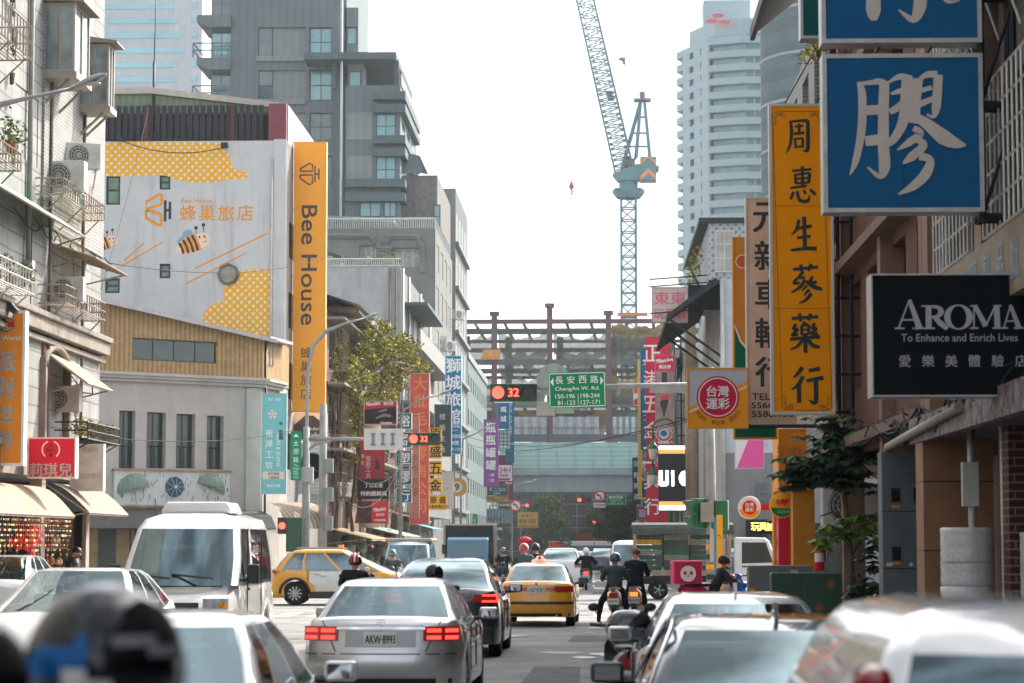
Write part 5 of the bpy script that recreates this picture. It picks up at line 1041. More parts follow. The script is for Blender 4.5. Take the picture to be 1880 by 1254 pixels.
BEIGE = M('beige_small_tile', (.17, .14, .11), rough=.6, kind='brick', a=(.24, .08, .01), col2=(.2, .17, .15), var=.25, stain=.35); PINKB = M('pink_brick_wall', (.17, .08, .06), rough=.7, kind='brick', a=(.2, .07, .008), col2=(.11, .07, .06), var=.2, stain=.3)
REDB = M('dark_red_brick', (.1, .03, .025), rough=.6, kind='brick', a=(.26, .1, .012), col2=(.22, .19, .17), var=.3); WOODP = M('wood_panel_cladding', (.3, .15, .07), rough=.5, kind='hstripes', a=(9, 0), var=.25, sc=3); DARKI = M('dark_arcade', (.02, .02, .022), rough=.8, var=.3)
def rfront(name, label, Y0, Y1, H, m, hs, base=3.5, X=XN, gm=None):
    t = thing(name, label, 'building', (0, 0, 0)); F = ((X, Y1, 0), R(-90)); L = Y1-Y0
    mb = MB(); wall(mb, L, H-base, hs, .35, 0, 0, base); mb.quad((0, 0, H), (L, 0, H), (L, 14, H), (0, 14, H)); mb.quad((0, 0, base), (L, 0, base), (L, 14, base), (0, 14, base)); mb.quad((0, 14, 0), (L, 14, 0), (L, 14, H), (0, 14, H))
    mb.quad((0, 0, base), (0, 14, base), (0, 14, H), (0, 0, H)); mb.quad((L, 0, base), (L, 14, base), (L, 14, H), (L, 0, H)); part(t, 'wall', mb, m, F)
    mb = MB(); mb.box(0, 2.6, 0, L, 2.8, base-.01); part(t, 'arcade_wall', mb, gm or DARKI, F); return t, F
hs = [(1.2+i*4.2, 5.6+j*2.9, 2.8, 1.7) for i in range(13) for j in range(3)]
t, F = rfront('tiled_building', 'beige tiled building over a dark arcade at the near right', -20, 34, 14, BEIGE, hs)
for i, h in enumerate(hs):
    window(t, *h, F, FR_AL, (GLASS, GLASS_C)[i % 2], 3, 1, .25)
    if i < 12: cage(t, F, h[0]-.1, h[0]+h[2]+.1, h[1]-.1, h[1]+h[3], .22, .14, _M['white_iron_rail'], 'window_cage', 6)
mb = MB()
for x in (.2, 4.8, 9, 13.2): mb.box(x, -.25, 3.5, x+.5, 0, 14)
part(t, 'stone_pilaster', mb, M('pink_stone', (.33, .2, .14), rough=.6, var=.2, kind='hstripes', a=(1.6, 0)), F)
mb = MB(); mb.tube([(3.4, -.15, 3.5), (3.4, -.15, 14)], .07, 8); mb.tube([(3.75, -.12, 3.5), (3.75, -.12, 14)], .05, 8); part(t, 'drain_pipe', mb, M('blue_grey_pipe', (.25, .3, .32), var=.2), F)
for i, (x0, x1) in enumerate(((.3, 1.05), (4.2, 4.9))): mb = MB(); mb.box(x0, -.4 if i == 0 else .1, 0, x1, .55, 3.5); part(t, 'column', mb, WOODP if i == 0 else REDB, F)
for z in (.83, 1.76, 2.7): mb = MB(); mb.box(.29, -.41, z, 1.06, .56, z+.015); part(t, 'panel_joint', mb, BLK, F)
mb = MB(); mb.box(0, -.45, 3.25, 20, -.3, 3.6); part(t, 'fascia', mb, M('flower_fascia', (.26, .22, .22), rough=.6, var=.9, sc=5), F); mb = MB(); mb.box(0, -.3, 3.3, 20, 2.6, 3.45); part(t, 'soffit', mb, M('grey_soffit', (.12, .12, .12)), F)
mb = MB(); mb.box(1.5, -.3, 4.6, 16, -.1, 5.4); part(t, 'long_signboard', mb, M('pale_signboard', (.3, .24, .18), rough=.6, var=.2), F)
mb = MB()
for i, c in enumerate('五金塑膠製品批發'): mb.text(c, 2.2+i*.95, 5.0, .5, -.31)
part(t, 'lettering', mb, S('7fa3b8'), F)
mb = MB(); mb.add([(1, -1.3, 14.2), (30, -1.3, 14.2), (30, .5, 15), (1, .5, 15)], [(0, 1, 2, 3)]); part(t, 'eave', mb, M('rust_eave', (.13, .12, .11), var=.4, kind='corr', a=(.25, 0)), F)
hs = [(1.0+i*3.2, 4.7+j*3.2, 1.9, 2.0) for i in range(5) for j in range(3)]
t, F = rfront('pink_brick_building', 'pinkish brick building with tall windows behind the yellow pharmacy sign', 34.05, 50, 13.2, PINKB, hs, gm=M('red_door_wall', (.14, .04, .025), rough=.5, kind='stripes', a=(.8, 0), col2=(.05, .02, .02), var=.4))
for i, h in enumerate(hs): window(t, *h, F, FR_DK, GLASS, 2, 2, .25)
mb = MB()
for x in (4.2, 10.4, 15.4): part(t, 'column', MB().box(x, -.2, 0, x+.4, .2, 13), M('pale_pink_column', (.28, .17, .135), rough=.7, var=.2, stain=.3), F)
mb = MB(); mb.add([(-.4, -1.5, 12.6), (16, -1.5, 12.6), (16, .5, 14.2), (-.4, .5, 14.2)], [(0, 1, 2, 3)]); mb.box(-.4, -1.55, 12.5, 16, -1.45, 12.75); part(t, 'eave', mb, _M['rust_eave'], F)
mb = MB()
for z in (3.6, 6.9, 10.1): mb.box(0, -.35, z, 15.9, 0, z+.18)
part(t, 'ledge', mb, M('brown_ledge', (.2, .14, .11), var=.3), F)
ORW = M('orange_shop_wall', (.58, .25, .03), rough=.6, var=.15, stain=.15)
hs = [(1.0+i*3.0, 4.9+j*3.0, 1.6, 1.6) for i in range(4) for j in range(3)]
t, F = rfront('orange_corner_shop', 'corner building with orange painted lottery shop front', 50.05, 62.5, 13.0, BRICK_W, hs, gm=ORW)
for i, h in enumerate(hs): window(t, *h, F, FR_AL, GLASS, 2, 1, .25)
for x in (.3, 6.2): part(t, 'column', MB().box(x, -.3, 0, x+.65, .2, 3.5), ORW, F)
mb = MB(); mb.box(.95, -.25, 0, 1.9, .0, 2.55); part(t, 'red_panel', mb, S('c2203c'), F); mb = MB(); mb.box(3.6, 2.4, 0, 5.2, 2.6, 2.2); part(t, 'white_door', mb, S('d9cfc0'), F)
mb = MB()
for i, c in enumerate('買運彩'): mb.text(c, 1.42, 2.1-i*.5, .34, -.255)
part(t, 'lettering', mb, S('e8b8b0'), F)
mb = MB()
for z in (3.45, 6.5, 9.6): mb.box(0, -.3, z, 12.45, 0, z+.25)
part(t, 'ledge', mb, GREYL, F)
sign('box_sign', 'orange box sign jutting over the orange shop door', 1429, 787, 1488, 900, 55.5, S('e0862a', .5), S('f0a238'), 1.6, 2, items=[('彩券', 1450, 830, 22, S('c9762a'))])
FR = ((0, 96, 0), 0.0); t = thing('tiled_corner_house', 'pale tiled corner house with rooftop shed past the crossing on the right', 'building', (0, 0, 0))
PT = M('pale_blue_tile', (.46, .5, .52), rough=.5, kind='tile', a=(.3, .3, .012), col2=(.36, .4, .42), var=.1, stain=.2); GRP = M('grey_painted_wall', (.22, .22, .22), rough=.7, var=.12)
x0, x1, zt = block(t, FR, 1330, 1700, 512, 24, PT, zbot=5.4)
mb = MB(); hs = [(8.0, 0, 1.9, 2.6)]; wall(mb, x1-x0, 5.4, hs, .6, 0, x0, 0); mb.quad((x0, 0, 0), (x0, 24, 0), (x0, 24, 5.4), (x0, 0, 5.4)); part(t, 'ground_floor', mb, GRP, FR)
mb = MB(); mb.box(6.3, .4, 0, 9.9, .5, 2.8); mb.box(6.05, -.05, .0, 6.9, .02, 2.75); part(t, 'shop_front', mb, M('black_shop_front', (.015, .017, .018), rough=.3), FR)
FRW = ((x0, 120, 0), R(-90)); hs = [(2+i*4.4, 5.6+j*3.0, 1.6, 2.0) for i in range(5) for j in range(3)]
mb = MB(); wall(mb, 24, zt-.02, hs, .3, 0, 0, 0); part(t, 'side_wall', mb, M('pale_render', (.46, .45, .42), rough=.8, var=.2, stain=.3), ((x0-.02, 120, 0), R(-90)))
for h in hs: window(t, *h, ((x0-.02, 120, 0), R(-90)), GREYD, GLASS, 2, 1, .2)
r_ = rectF(FR, 1283, 396, 1371, 512); rx0 = x0-.6
mb = MB(); mb.box(rx0, .3, zt, r_[0]+r_[2]+1, 16, zt+2.3); part(t, 'rooftop_shed', mb, M('perforated_panel', (.4, .44, .46), rough=.6, kind='dots', a=(.22, .28), col2=(.2, .23, .25)), FR)
mb = MB(); mb.box(rx0-.4, .1, zt+2.3, r_[0]+r_[2]+1.3, 17, zt+2.5); part(t, 'shed_roof', mb, BLK, FR)
window(t, rx0+.25, zt+.3, .75, 1.7, FR, FR_AL, GLASS_C, 2, 3, .24)
mb = MB(); mb.prism([(rx0+.3, zt+.1), (rx0-1.7, zt-1.4), (rx0-1.7, zt-1.6), (rx0+.3, zt-.2)], .2, 17); part(t, 'dark_canopy', mb, M('charcoal_awning', (.045, .05, .055), rough=.8, kind='corr', a=(.4, 0), var=.3), FR)
for y in (.3, 4, 8): mb = MB(); mb.bar((rx0-1.6, y, zt-1.6), (x0, y, zt-3.2), .07); part(t, 'canopy_strut', mb, BLK, FR)
mb = MB(); cx = 7.15; [mb.text(c, 6.75+i*.85, 3.85, .72, -.1, ex=.08) for i, c in enumerate('EA')]; part(t, 'wall_lettering', mb, M('grey_blue_letter', (.12, .15, .18), rough=.4), FR)
mb = MB(); mb.tube([(x0-.1, -.1, 2), (x0-.1, -.1, zt)], .09, 8); part(t, 'drain_pipe', mb, FR_AL, FR)
sign('neon_sign', 'black sign with glowing yellow toy shop characters', 1376, 956, 1440, 981, 95.6, S('101314'), BLK, .2, .5, items=[('玩', 1387, 967, 15, M('yellow_neon', (1, .72, .15), emit=1.1)), ('具', 1401, 967, 15, _M['yellow_neon']), ('城', 1415, 967, 15, _M['yellow_neon'])])
b_ = thing('rooftop_shrub', 'yellowing shrub growing from the edge of the rooftop shed', 'plant', tuple(P(1270, 500, 100))); mb = MB(); rn = random.Random(2)
for i in range(7): leaves(mb, (rn.uniform(-.3, .3), 0, rn.uniform(-.6, .9)), (.3, .3, .35), 40, .16, 3, i)
mb.build('foliage', [LV[0], LV[3], LV[1]], b_); mb = MB(); mb.tube([(.3, 0, -.6), (0, 0, .1), (-.1, 0, .8)], [.05, .03, .01], 5); mb.build('stem', _M['bark'], b_)
b_ = thing('rooftop_shrub', 'bright yellow-green shrub on the eave beside the blue sign', 'plant', tuple(P(1494, 95, 40))); mb = MB()
for i in range(7): leaves(mb, (rn.uniform(-.15, .15), 0, rn.uniform(-.1, .35)), (.16, .16, .16), 50, .08, 3, i)
mb.build('foliage', [LV[0], LV[1], S('d8c020')], b_); mb = MB(); mb.tube([(.2, 0, -.35), (0, 0, .1)], [.03, .01], 5); mb.build('stem', _M['bark'], b_)
SIL = M('silver_sign_edge', (.5, .5, .49), rough=.4, metal=.35, var=.25, sc=5, stain=.2); BLU = S('015c8e', .5); LET = M('aged_white_letter', (.62, .56, .5), rough=.6, var=.12, stain=.15)
def kx(x, y): return 1480+x/2.4125, y/2.4125
def strokes(lst, lx, lz, k, m, t, y=.006, conv=kx, sc=1/2.4125):
    mb = MB()
    for i, s_ in enumerate(lst):
        q = []
        n = len(s_); pts = [(conv(a, b), w_) for a, b, w_ in s_]; fine = []
        for j in range(n-1):
            for u in range(5):
                f = u/5; P0 = pts[max(0, j-1)]; P1 = pts[j]; P2 = pts[j+1]; P3 = pts[min(n-1, j+2)]
                cr = lambda a, b, c, d: .5*(2*b+(c-a)*f+(2*a-5*b+4*c-d)*f*f+(3*b-a-3*c+d)*f**3)
                fine.append((cr(P0[0][0], P1[0][0], P2[0][0], P3[0][0]), cr(P0[0][1], P1[0][1], P2[0][1], P3[0][1]), max(1, P1[1]+(P2[1]-P1[1])*f)))
        fine.append((*pts[-1][0], pts[-1][1]))
        mb.stroke([(lx(a), lz(b), w_*k*sc) for a, b, w_ in fine], y-.0005*i)
    return mb.build('lettering', m, t)
JIAO = [[(234, 353, 14), (250, 400, 36), (250, 520, 38), (240, 610, 36), (218, 710, 30), (192, 772, 4)], [(236, 362, 14), (290, 356, 22), (330, 352, 30), (362, 372, 40)], [(350, 362, 44), (344, 500, 48), (343, 650, 50), (346, 735, 52), (324, 778, 26), (270, 736, 6)],
        [(262, 482, 44), (335, 478, 44)], [(262, 620, 44), (335, 612, 50)], [(366, 357, 8), (420, 330, 28), (470, 340, 30)], [(452, 330, 50), (446, 420, 50), (438, 500, 48), (420, 560, 44), (385, 615, 36), (350, 640, 26)], [(378, 408, 10), (410, 398, 24), (440, 390, 22)], [(372, 490, 26), (410, 468, 34), (440, 440, 26)],
        [(492, 352, 8), (540, 322, 28), (585, 322, 34)], [(590, 322, 40), (584, 400, 42), (578, 470, 40), (566, 512, 16), (535, 500, 6)], [(500, 340, 44), (488, 430, 46), (478, 500, 56), (470, 540, 40)], [(486, 404, 10), (520, 392, 22), (560, 380, 20)], [(482, 472, 18), (520, 450, 28), (565, 430, 22)],
        [(462, 500, 36), (530, 540, 48), (610, 605, 70), (668, 634, 44), (708, 640, 5)], [(476, 562, 26), (506, 588, 34), (455, 628, 34), (402, 662, 4)], [(486, 612, 26), (520, 640, 36), (466, 692, 40), (426, 722, 6)], [(500, 690, 34), (548, 706, 34), (528, 768, 48), (470, 825, 38), (403, 860, 4)]]
sign('shop_sign', 'square blue sign with one huge cream brush character', 1511, 98, 1806, 389, 27.3, BLU, SIL, .35, 8, extra=lambda t, lx, lz, k, W, H: strokes(JIAO, lx, lz, k, LET, t))
UP = [[(300, -330, 40), (298, -100, 60), (296, 40, 66), (298, 88, 24)], [(505, -330, 40), (505, -60, 60), (500, 30, 58), (470, 84, 34), (408, 40, 5)], [(585, -30, 14), (630, 6, 16), (680, -2, 5)], [(200, -250, 30), (620, -270, 40)], [(330, -150, 40), (620, -160, 40)]]
sign('shop_sign', 'upper blue sign cut by the picture top, cream brush strokes showing below', 1507, -215, 1801, 78, 27.3, BLU, SIL, .35, 8, extra=lambda t, lx, lz, k, W, H: strokes(UP, lx, lz, k, LET, t))
sign('shop_sign', 'dark green sign corner behind the upper blue sign', 1469, -120, 1560, 70, 30, S('0e5350'), SIL, .3, 5)
t = thing('sign_scaffold', 'black iron scaffold holding the blue signs to the tiled building', 'scaffold', (4.42, 27.4, 0)); mb = MB()
for x in (.05, .42):
    for y in (0, .35): mb.bar((x, y, 5.55), (x, y, 12.5), .06)
for i in range(6): z = 5.6+i*1.3; mb.bar((0, 0, z), (.5, 0, z), .06); mb.bar((0, .35, z), (.5, .35, z), .05); mb.bar((.05, 0, z), (.42, 0, z+1.2), .03)
mb.build('frame', BLK, t)
AQ = lambda x, y: (1480+x/2.985, 480+y/2.985)
ARO = [[(566, 212, 8), (508, 362, 10)], [(569, 205, 20), (624, 366, 36)], [(527, 316, 9), (602, 316, 9)], [(486, 363, 9), (540, 363, 9)], [(584, 363, 9), (650, 363, 9)], [(673, 238, 32), (673, 366, 32)], [(634, 240, 9), (700, 240, 9)], [(638, 363, 9), (708, 363, 9)], [(680, 243, 12), (725, 247, 20), (742, 272, 34), (722, 297, 20), (680, 303, 10)], [(704, 300, 20), (738, 335, 32), (776, 366, 24)],
       [(924, 240, 9), (920, 362, 9)], [(928, 238, 22), (986, 352, 30)], [(984, 354, 8), (1040, 240, 10)], [(1046, 238, 32), (1050, 366, 32)], [(902, 240, 9), (942, 240, 9)], [(899, 363, 9), (946, 363, 9)], [(1022, 363, 9), (1078, 363, 9)], [(1034, 240, 9), (1073, 240, 9)], [(1121, 243, 8), (1084, 362, 9)], [(1122, 235, 16), (1168, 366, 32)], [(1094, 325, 8), (1152, 325, 8)], [(1066, 363, 9), (1108, 363, 9)], [(1138, 363, 9), (1194, 363, 9)]]
SILW = M('grey_white_letter', (.42, .43, .44), rough=.5, var=.05)
def aromax(t, lx, lz, k, W, H):
    strokes(ARO, lx, lz, k, SILW, t, conv=AQ, sc=1/2.985)
    mb = MB(); n = 36; cx, cy = AQ(836, 302); q = k/2.985
    for i in range(n):
        a, b = 6.28319*i/n, 6.28319*(i+1)/n; mb.quad(*[(lx(cx)+ro*q*math.cos(c), -.007, lz(cy)+rz_*q*math.sin(c)) for ro, rz_, c in ((78, 70, a), (44, 62, a), (44, 62, b), (78, 70, b))])
    mb.build('lettering', SILW, t)
sign('shop_sign', 'black sign with grey serif lettering and small characters', 1600, 502, 1886, 728, 26.5, M('black_sign_face', (.004, .008, .011), rough=.6, spec=.12), SIL, .45, 3,
     items=[('To Enhance and Enrich Lives', 1762, 619, 14, SILW, {'w': 214})]+[(c, 1661+i*42.6, 662, 22, SILW) for i, c in enumerate('愛樂美體驗店')], extra=aromax, bold=.008)
INKB = M('brush_ink', (.012, .02, .026), rough=.5); YSG = S('ff9f00', .6, spec=.1)
def corners(t, lx, lz, k, W, H):
    mb = MB(); w_ = .9*k
    for x, y, sx, sy in ((1421, 198, 1, 1), (1512, 199, -1, 1), (1433, 752, 1, -1), (1524, 753, -1, -1)):
        g = lambda a, b: (lx(x+a*sx), lz(y+b*sy), w_)
        for p in ([(4, 0), (20, 0), (20, 6), (12, 6), (12, 3)], [(0, 4), (0, 24), (6, 24), (6, 14), (3, 14)], [(3, 3), (9, 3), (9, 10), (3, 10)], [(14, 0), (14, 9), (24, 9)]):
            q = [g(*v) for v in p]
            for a, b in zip(q, q[1:]): mb.stroke([a, b], .01)
    for x0, y0, x1, y1 in ((1441, 199, 1492, 199), (1421, 224, 1433, 728), (1513, 224, 1524, 728), (1457, 753, 1500, 753)): mb.stroke([(lx(x0), lz(y0), w_), (lx(x1), lz(y1), w_)], .01)
    mb.build('border', INKB, t)
    # brush characters, drawn stroke by stroke in a 100-unit square
    CH = {'zhou': [[(22, 8, 9), (26, 40, 13), (20, 75, 11), (6, 97, 3)], [(24, 10, 9), (60, 8, 10), (84, 8, 13)], [(84, 8, 13), (84, 50, 14), (82, 88, 14), (66, 90, 4)], [(38, 24, 8), (68, 22, 9)], [(53, 16, 10), (53, 44, 10)], [(34, 44, 9), (72, 41, 10)], [(38, 56, 9), (40, 84, 9)], [(38, 58, 7), (66, 56, 9)], [(66, 56, 10), (64, 82, 10)], [(40, 80, 7), (66, 78, 8)]],
          'hui': [[(16, 14, 8), (80, 10, 9)], [(50, 2, 11), (50, 54, 10)], [(26, 22, 9), (28, 48, 10)], [(26, 24, 7), (74, 20, 8)], [(74, 20, 11), (70, 46, 10)], [(30, 35, 7), (70, 32, 7)], [(28, 47, 7), (70, 44, 8)], [(10, 58, 8), (64, 53, 8)], [(20, 68, 10), (10, 88, 9)], [(32, 66, 9), (40, 90, 12), (66, 92, 12), (72, 78, 4)], [(52, 64, 9), (60, 74, 10)], [(74, 62, 9), (92, 76, 12)]],
          'sheng': [[(36, 10, 12), (28, 36, 11), (10, 52, 4)], [(32, 34, 10), (80, 28, 12)], [(54, 2, 14), (56, 92, 13)], [(30, 60, 10), (76, 56, 11)], [(8, 94, 9), (60, 89, 12), (96, 90, 15)]],
          'shen': [[(14, 14, 9), (86, 8, 9)], [(36, 2, 10), (40, 20, 8)], [(66, 0, 10), (58, 18, 8)], [(44, 20, 9), (30, 34, 9), (48, 34, 7)], [(26, 36, 8), (16, 48, 9), (34, 48, 7)], [(70, 32, 8), (62, 46, 9), (82, 46, 8)], [(48, 40, 10), (34, 58, 10), (8, 72, 4)], [(52, 44, 10), (74, 58, 14), (97, 64, 8)], [(54, 54, 9), (38, 68, 4)], [(60, 64, 9), (44, 80, 4)], [(66, 74, 11), (50, 90, 8), (30, 99, 3)]],
          'yao': [[(12, 12, 9), (88, 8, 9)], [(34, 0, 10), (38, 20, 9)], [(66, 0, 10), (60, 18, 9)], [(50, 20, 9), (44, 28, 8)], [(40, 30, 9), (40, 54, 9)], [(40, 30, 7), (60, 28, 9)], [(60, 28, 9), (60, 52, 9)], [(40, 41, 6), (60, 40, 6)], [(40, 53, 7), (60, 51, 7)], [(24, 26, 9), (16, 38, 9), (28, 40, 8), (12, 54, 8), (30, 52, 8)], [(78, 24, 9), (70, 36, 9), (82, 38, 8), (68, 50, 8), (86, 50, 8)], [(6, 64, 9), (92, 58, 11)], [(50, 54, 12), (50, 98, 11)], [(44, 64, 10), (26, 82, 8), (6, 90, 3)], [(56, 64, 9), (72, 80, 13), (92, 84, 7)]],
          'xing': [[(36, 4, 12), (24, 20, 11), (10, 32, 4)], [(38, 28, 12), (24, 50, 11), (4, 64, 4)], [(26, 46, 13), (26, 98, 12)], [(54, 14, 10), (86, 8, 12)], [(48, 40, 10), (96, 32, 13)], [(74, 38, 13), (74, 90, 13), (66, 98, 10), (54, 90, 3)]]}
    for nme, cx, cy, w_, h_ in (('zhou', 1468, 245, 52, 68), ('hui', 1475, 336, 56, 72), ('sheng', 1475, 428, 54, 68), ('shen', 1479, 520, 64, 74), ('yao', 1477, 612, 64, 74), ('xing', 1480, 706, 64, 70)):
        strokes(CH[nme], lx, lz, k, INKB, t, y=.012, conv=lambda a, b: (cx+(a-50)*w_/100, cy+(b-50)*h_/100), sc=w_/100)
sign('hanging_sign', 'tall amber yellow hanging sign with six black brush characters', 1414, 190, 1531, 761, 45., YSG, S('c9c6c2'), .3, 5, extra=corners, brk=None)
t = thing('sign_scaffold', 'black ladder scaffold beside the tall amber sign', 'scaffold', (4.62, 45.1, 0)); mb = MB()
for x in (.0, .24): mb.bar((x, 0, 4.2), (x, 0, 10.2), .05)
for i in range(9): z = 4.3+i*.72; mb.bar((-.15, 0, z), (.45, 0, z), .04)
mb.build('frame', BLK, t)
def vt(s_, cx, y0, dy, h, m, **o): return [(c, cx, y0+i*dy, h, m, o) for i, c in enumerate(s_)]
sign('hanging_sign', 'cream pink hanging sign with black characters half hidden by the amber sign', 1370, 362, 1462, 781, 48., M('cream_sign', (.66, .47, .34), rough=.5, var=.15, stain=.25), S('cfc6bb'), .3, 3,
     items=vt('元新車輪行', 1414, 396, 71.5, 54, INKB)+[('TEL', 1396, 728, 12, INKB, {'w': 33}), ('5566', 1398, 744, 11, INKB, {'w': 40}), ('5586.136', 1417, 760, 11, INKB, {'w': 76})], bold=.02)
def gheart(t, lx, lz, k, W, H):
    mb = MB(); mb.prism([(lx(1348), lz(804)), (lx(1348), lz(596)), (lx(1360), lz(628)), (lx(1380), lz(652)), (lx(1424), lz(670)), (lx(1424), lz(804))], .012, .016); mb.build('picture', S('00664a'), t)
    mb = MB(); mb.stroke([(lx(1348), lz(594), 3*k), (lx(1360), lz(626), 4*k), (lx(1380), lz(650), 4*k), (lx(1424), lz(668), 4*k)], .009); mb.ring(lx(1364), lz(478), 13*k, 11*k, .008); mb.build('picture', S('e9dccb'), t)
    mb = MB(); mb.disc(lx(1364), lz(478), 10*k, .009); mb.build('picture', S('d8672f'), t)
sign('hanging_sign', 'orange and green lottery hanging sign behind the cream pink one', 1346, 435, 1426, 806, 50.2, S('d98a2c'), S('e09022'), .3, 3, extra=gheart)
def lot(t, lx, lz, k, W, H):
    mb = MB(); mb.prism([(lx(1264), lz(785)), (lx(1264), lz(748)), (lx(1372), lz(700)), (lx(1372), lz(785))], .012, .016); mb.build('picture', S('f0a01e'), t)
    mb = MB(); mb.stroke([(lx(1264), lz(757), 4*k), (lx(1372), lz(709), 4*k)], .008); mb.build('picture', S('e4dccb'), t)
    c = (lx(1318), lz(729)); mb = MB(); mb.disc(c[0], c[1], 39*k, .004, 36, t=.006); mb.build('picture', S('cf1f45'), t); mb = MB(); mb.ring(c[0], c[1], 36*k, 34*k, 0); mb.text('台灣', c[0], c[1]+11*k, 20*k, -.001, bold=.02); mb.text('運彩', c[0], c[1]-12*k, 20*k, -.001, bold=.02); mb.build('lettering', WH, t)
    mb = MB()
    for i, s_ in enumerate('買運彩 看比賽 更精采'):
        a = R(218+i*10.4); mb.text(s_, c[0]+47*k*math.cos(a), c[1]+47*k*math.sin(a), 8*k, .006, rot=a+R(90)) if s_ != ' ' else None
    mb.build('lettering', S('8a5200'), t)
sign('lottery_sign', 'square lottery sign with a red disc on white and orange', 1262, 675, 1374, 786, 47., M('lottery_white', (.5, .53, .57), rough=.4, var=.05), S('e39a2c'), .3, 2.5, extra=lot)
t = thing('sign_bracket', 'black bracket arm behind the lottery and cream signs', 'bracket', (4.9, 47.2, 4.15)); MB().bar((-1.95, .1, 0), (0, .1, 0), .05).bar((-1.95, .1, -.02), (-1.95, .1, .12), .04).build('arm', BLK, t)
sign('shop_sign', 'pink and white panel sign below the green lottery board', 1350, 807, 1403, 860, 72, S('d8d6dc'), S('c9c7cc'), .3, .6, extra=lambda t, lx, lz, k, W, H: [MB().prism([(lx(1353), lz(859)), (lx(1374), lz(808)), (lx(1402), lz(808)), (lx(1402), lz(859))], .01, .016).build('picture', S('d9589c'), t)])
def rsign(label, px, py, r_, Y, kind):
    c = P(px, py, Y); k = Y/FPX; t = thing('round_sign', label, 'sign', tuple(c)); mb = MB(); mb.lathe([(0, 0), (r_*k*.96, 0), (r_*k, .03), (r_*k, .12), (r_*k*.96, .15), (0, .15)], 32, ax='y'); mb.build('panel', S('e3ddd2') if kind == 0 else S('f2a818'), t)
    mb = MB(); ro = r_*k*.92; seg = [(ro*math.cos(R(a)), ro*math.sin(R(a))) for a in range(190, 352, 9)]; mb.prism(seg, -.006, -.002); mb.build('picture', S('f0a024') if kind == 0 else S('1f7a4a'), t)
    if kind == 0: mb = MB(); mb.disc(0, .02*r_*k, r_*k*.62, -.012, 24, t=.004); mb.build('picture', S('d92038'), t); mb = MB(); mb.text('台灣', 0, r_*k*.26, r_*k*.36, -.016, bold=.02); mb.text('運彩', 0, -r_*k*.18, r_*k*.36, -.016, bold=.02); mb.build('lettering', WH, t)
    else:
        mb = MB()
        for u, v, s_ in ((.2, .35, .3), (-.2, .3, .28)): mb.prism(smooth([(r_*k*(u), r_*k*(v-s_*1.2)), (r_*k*(u-s_*1.1), r_*k*v), (r_*k*(u-s_*.5), r_*k*(v+s_*.7)), (r_*k*u, r_*k*(v+s_*.35)), (r_*k*(u+s_*.5), r_*k*(v+s_*.7)), (r_*k*(u+s_*1.1), r_*k*v)], 3), -.008-.002*(u > 0), -.004, m=1 if u > 0 else 0)
        mb.build('picture', [S('e2632a'), S('d9262c')], t); mb = MB(); mb.text('公益彩券', .1*r_*k, -r_*k*.5, r_*k*.24, -.012); mb.build('lettering', S('cfe0c8'), t)
    mb = MB(); mb.box(r_*k*.95, .03, -.07, r_*k*.95+.5, .12, .1); mb.build('bracket', S('c22038') if kind == 0 else S('e89a1c'), t)
rsign('small round lottery sign, red on white and orange', 1376, 932, 21, 64, 0); rsign('small round yellow sign with two hearts on a green band', 1436, 928, 23, 60, 1)
sign('shop_sign', 'rounded pink and cream toy shop sign high over the right pavement', 1197, 527, 1263, 591, 98, M('cream_face', (.62, .5, .43), rough=.4, var=.08), S('bfa89c'), .5, 1.5, items=[('東東', 1230, 547, 24, S('d9738a'), {'w': 58}), ('玩具城', 1230, 576, 20, S('d9738a'), {'w': 60})], bold=.02)
t = thing('sign_bracket', 'dark beam bracket holding the pink toy shop sign', 'bracket', (P(1264, 545, 98).x, 98.1, P(1264, 545, 98).z)); MB().box(0, 0, -.5, 1.6, .4, .5).build('beam', S('1d3234'), t)
mb = MB()
for z in (.45, -.65, .75): mb.bar((-1.6, -.3, z-.05), (1.4, 0, z+.2), .035)
mb.build('strut', BLK, t)
RB = S('c8304a')
sign('banner_sign', 'tall red vertical sign with large white brush strokes', 1186, 618, 1231, 968, 132, RB, S('a52c40'), .35, .6, items=vt('正港五金工具行', 1198, 648, 47, 30, WH), bold=.012)
def drill(t, lx, lz, k, W, H):
    mb = MB(); mb.prism([(lx(1204), lz(806)), (lx(1204), lz(681)), (lx(1238), lz(681)), (lx(1238), lz(806))], .012, .016); mb.build('picture', M('grey_pink_ad', (.35, .24, .23), var=.4, sc=1.5), t)
    mb = MB(); mb.stroke([(lx(1220), lz(683), 10*k), (lx(1220), lz(708), 10*k)], .009); mb.stroke([(lx(1220), lz(732), 14*k), (lx(1219), lz(742), 14*k), (lx(1219), lz(754), 6*k), (lx(1219), lz(765), 2*k)], .009); mb.build('picture', S('3d3a40'), t)
    mb = MB(); mb.stroke([(lx(1212), lz(732), 7*k), (lx(1228), lz(728), 9*k)], .007); mb.stroke([(lx(1208), lz(668), 1.2*k), (lx(1234), lz(662), 1.6*k)], .006, ); mb.build('picture', S('c94048'), t)
sign('billboard', 'red power tool sign with a dark drill picture on the right', 1203, 652, 1239, 816, 130, S('c62f48'), S('a7a0a0'), .3, .5, items=[('Milwaukee', 1221, 661, 8, WH, {'w': 30, 'rot': R(8)}), ('美沃奇', 1221, 673, 7, WH), ('特約經銷商', 1221, 812, 5, WH)], extra=drill)
sign('banner_sign', 'narrow deep blue vertical sign edge left of the red banner', 1176, 640, 1189, 826, 140, S('1a6a92'), S('3b7d9c'), .3, .4, items=vt('五金行工具', 1187, 665, 34, 9, WH)); sign('banner_sign', 'thin yellow vertical sign strip beside the deep blue one', 1171, 660, 1178, 916, 145, S('e0b03a'), S('c9bfa8'), .4, .6)
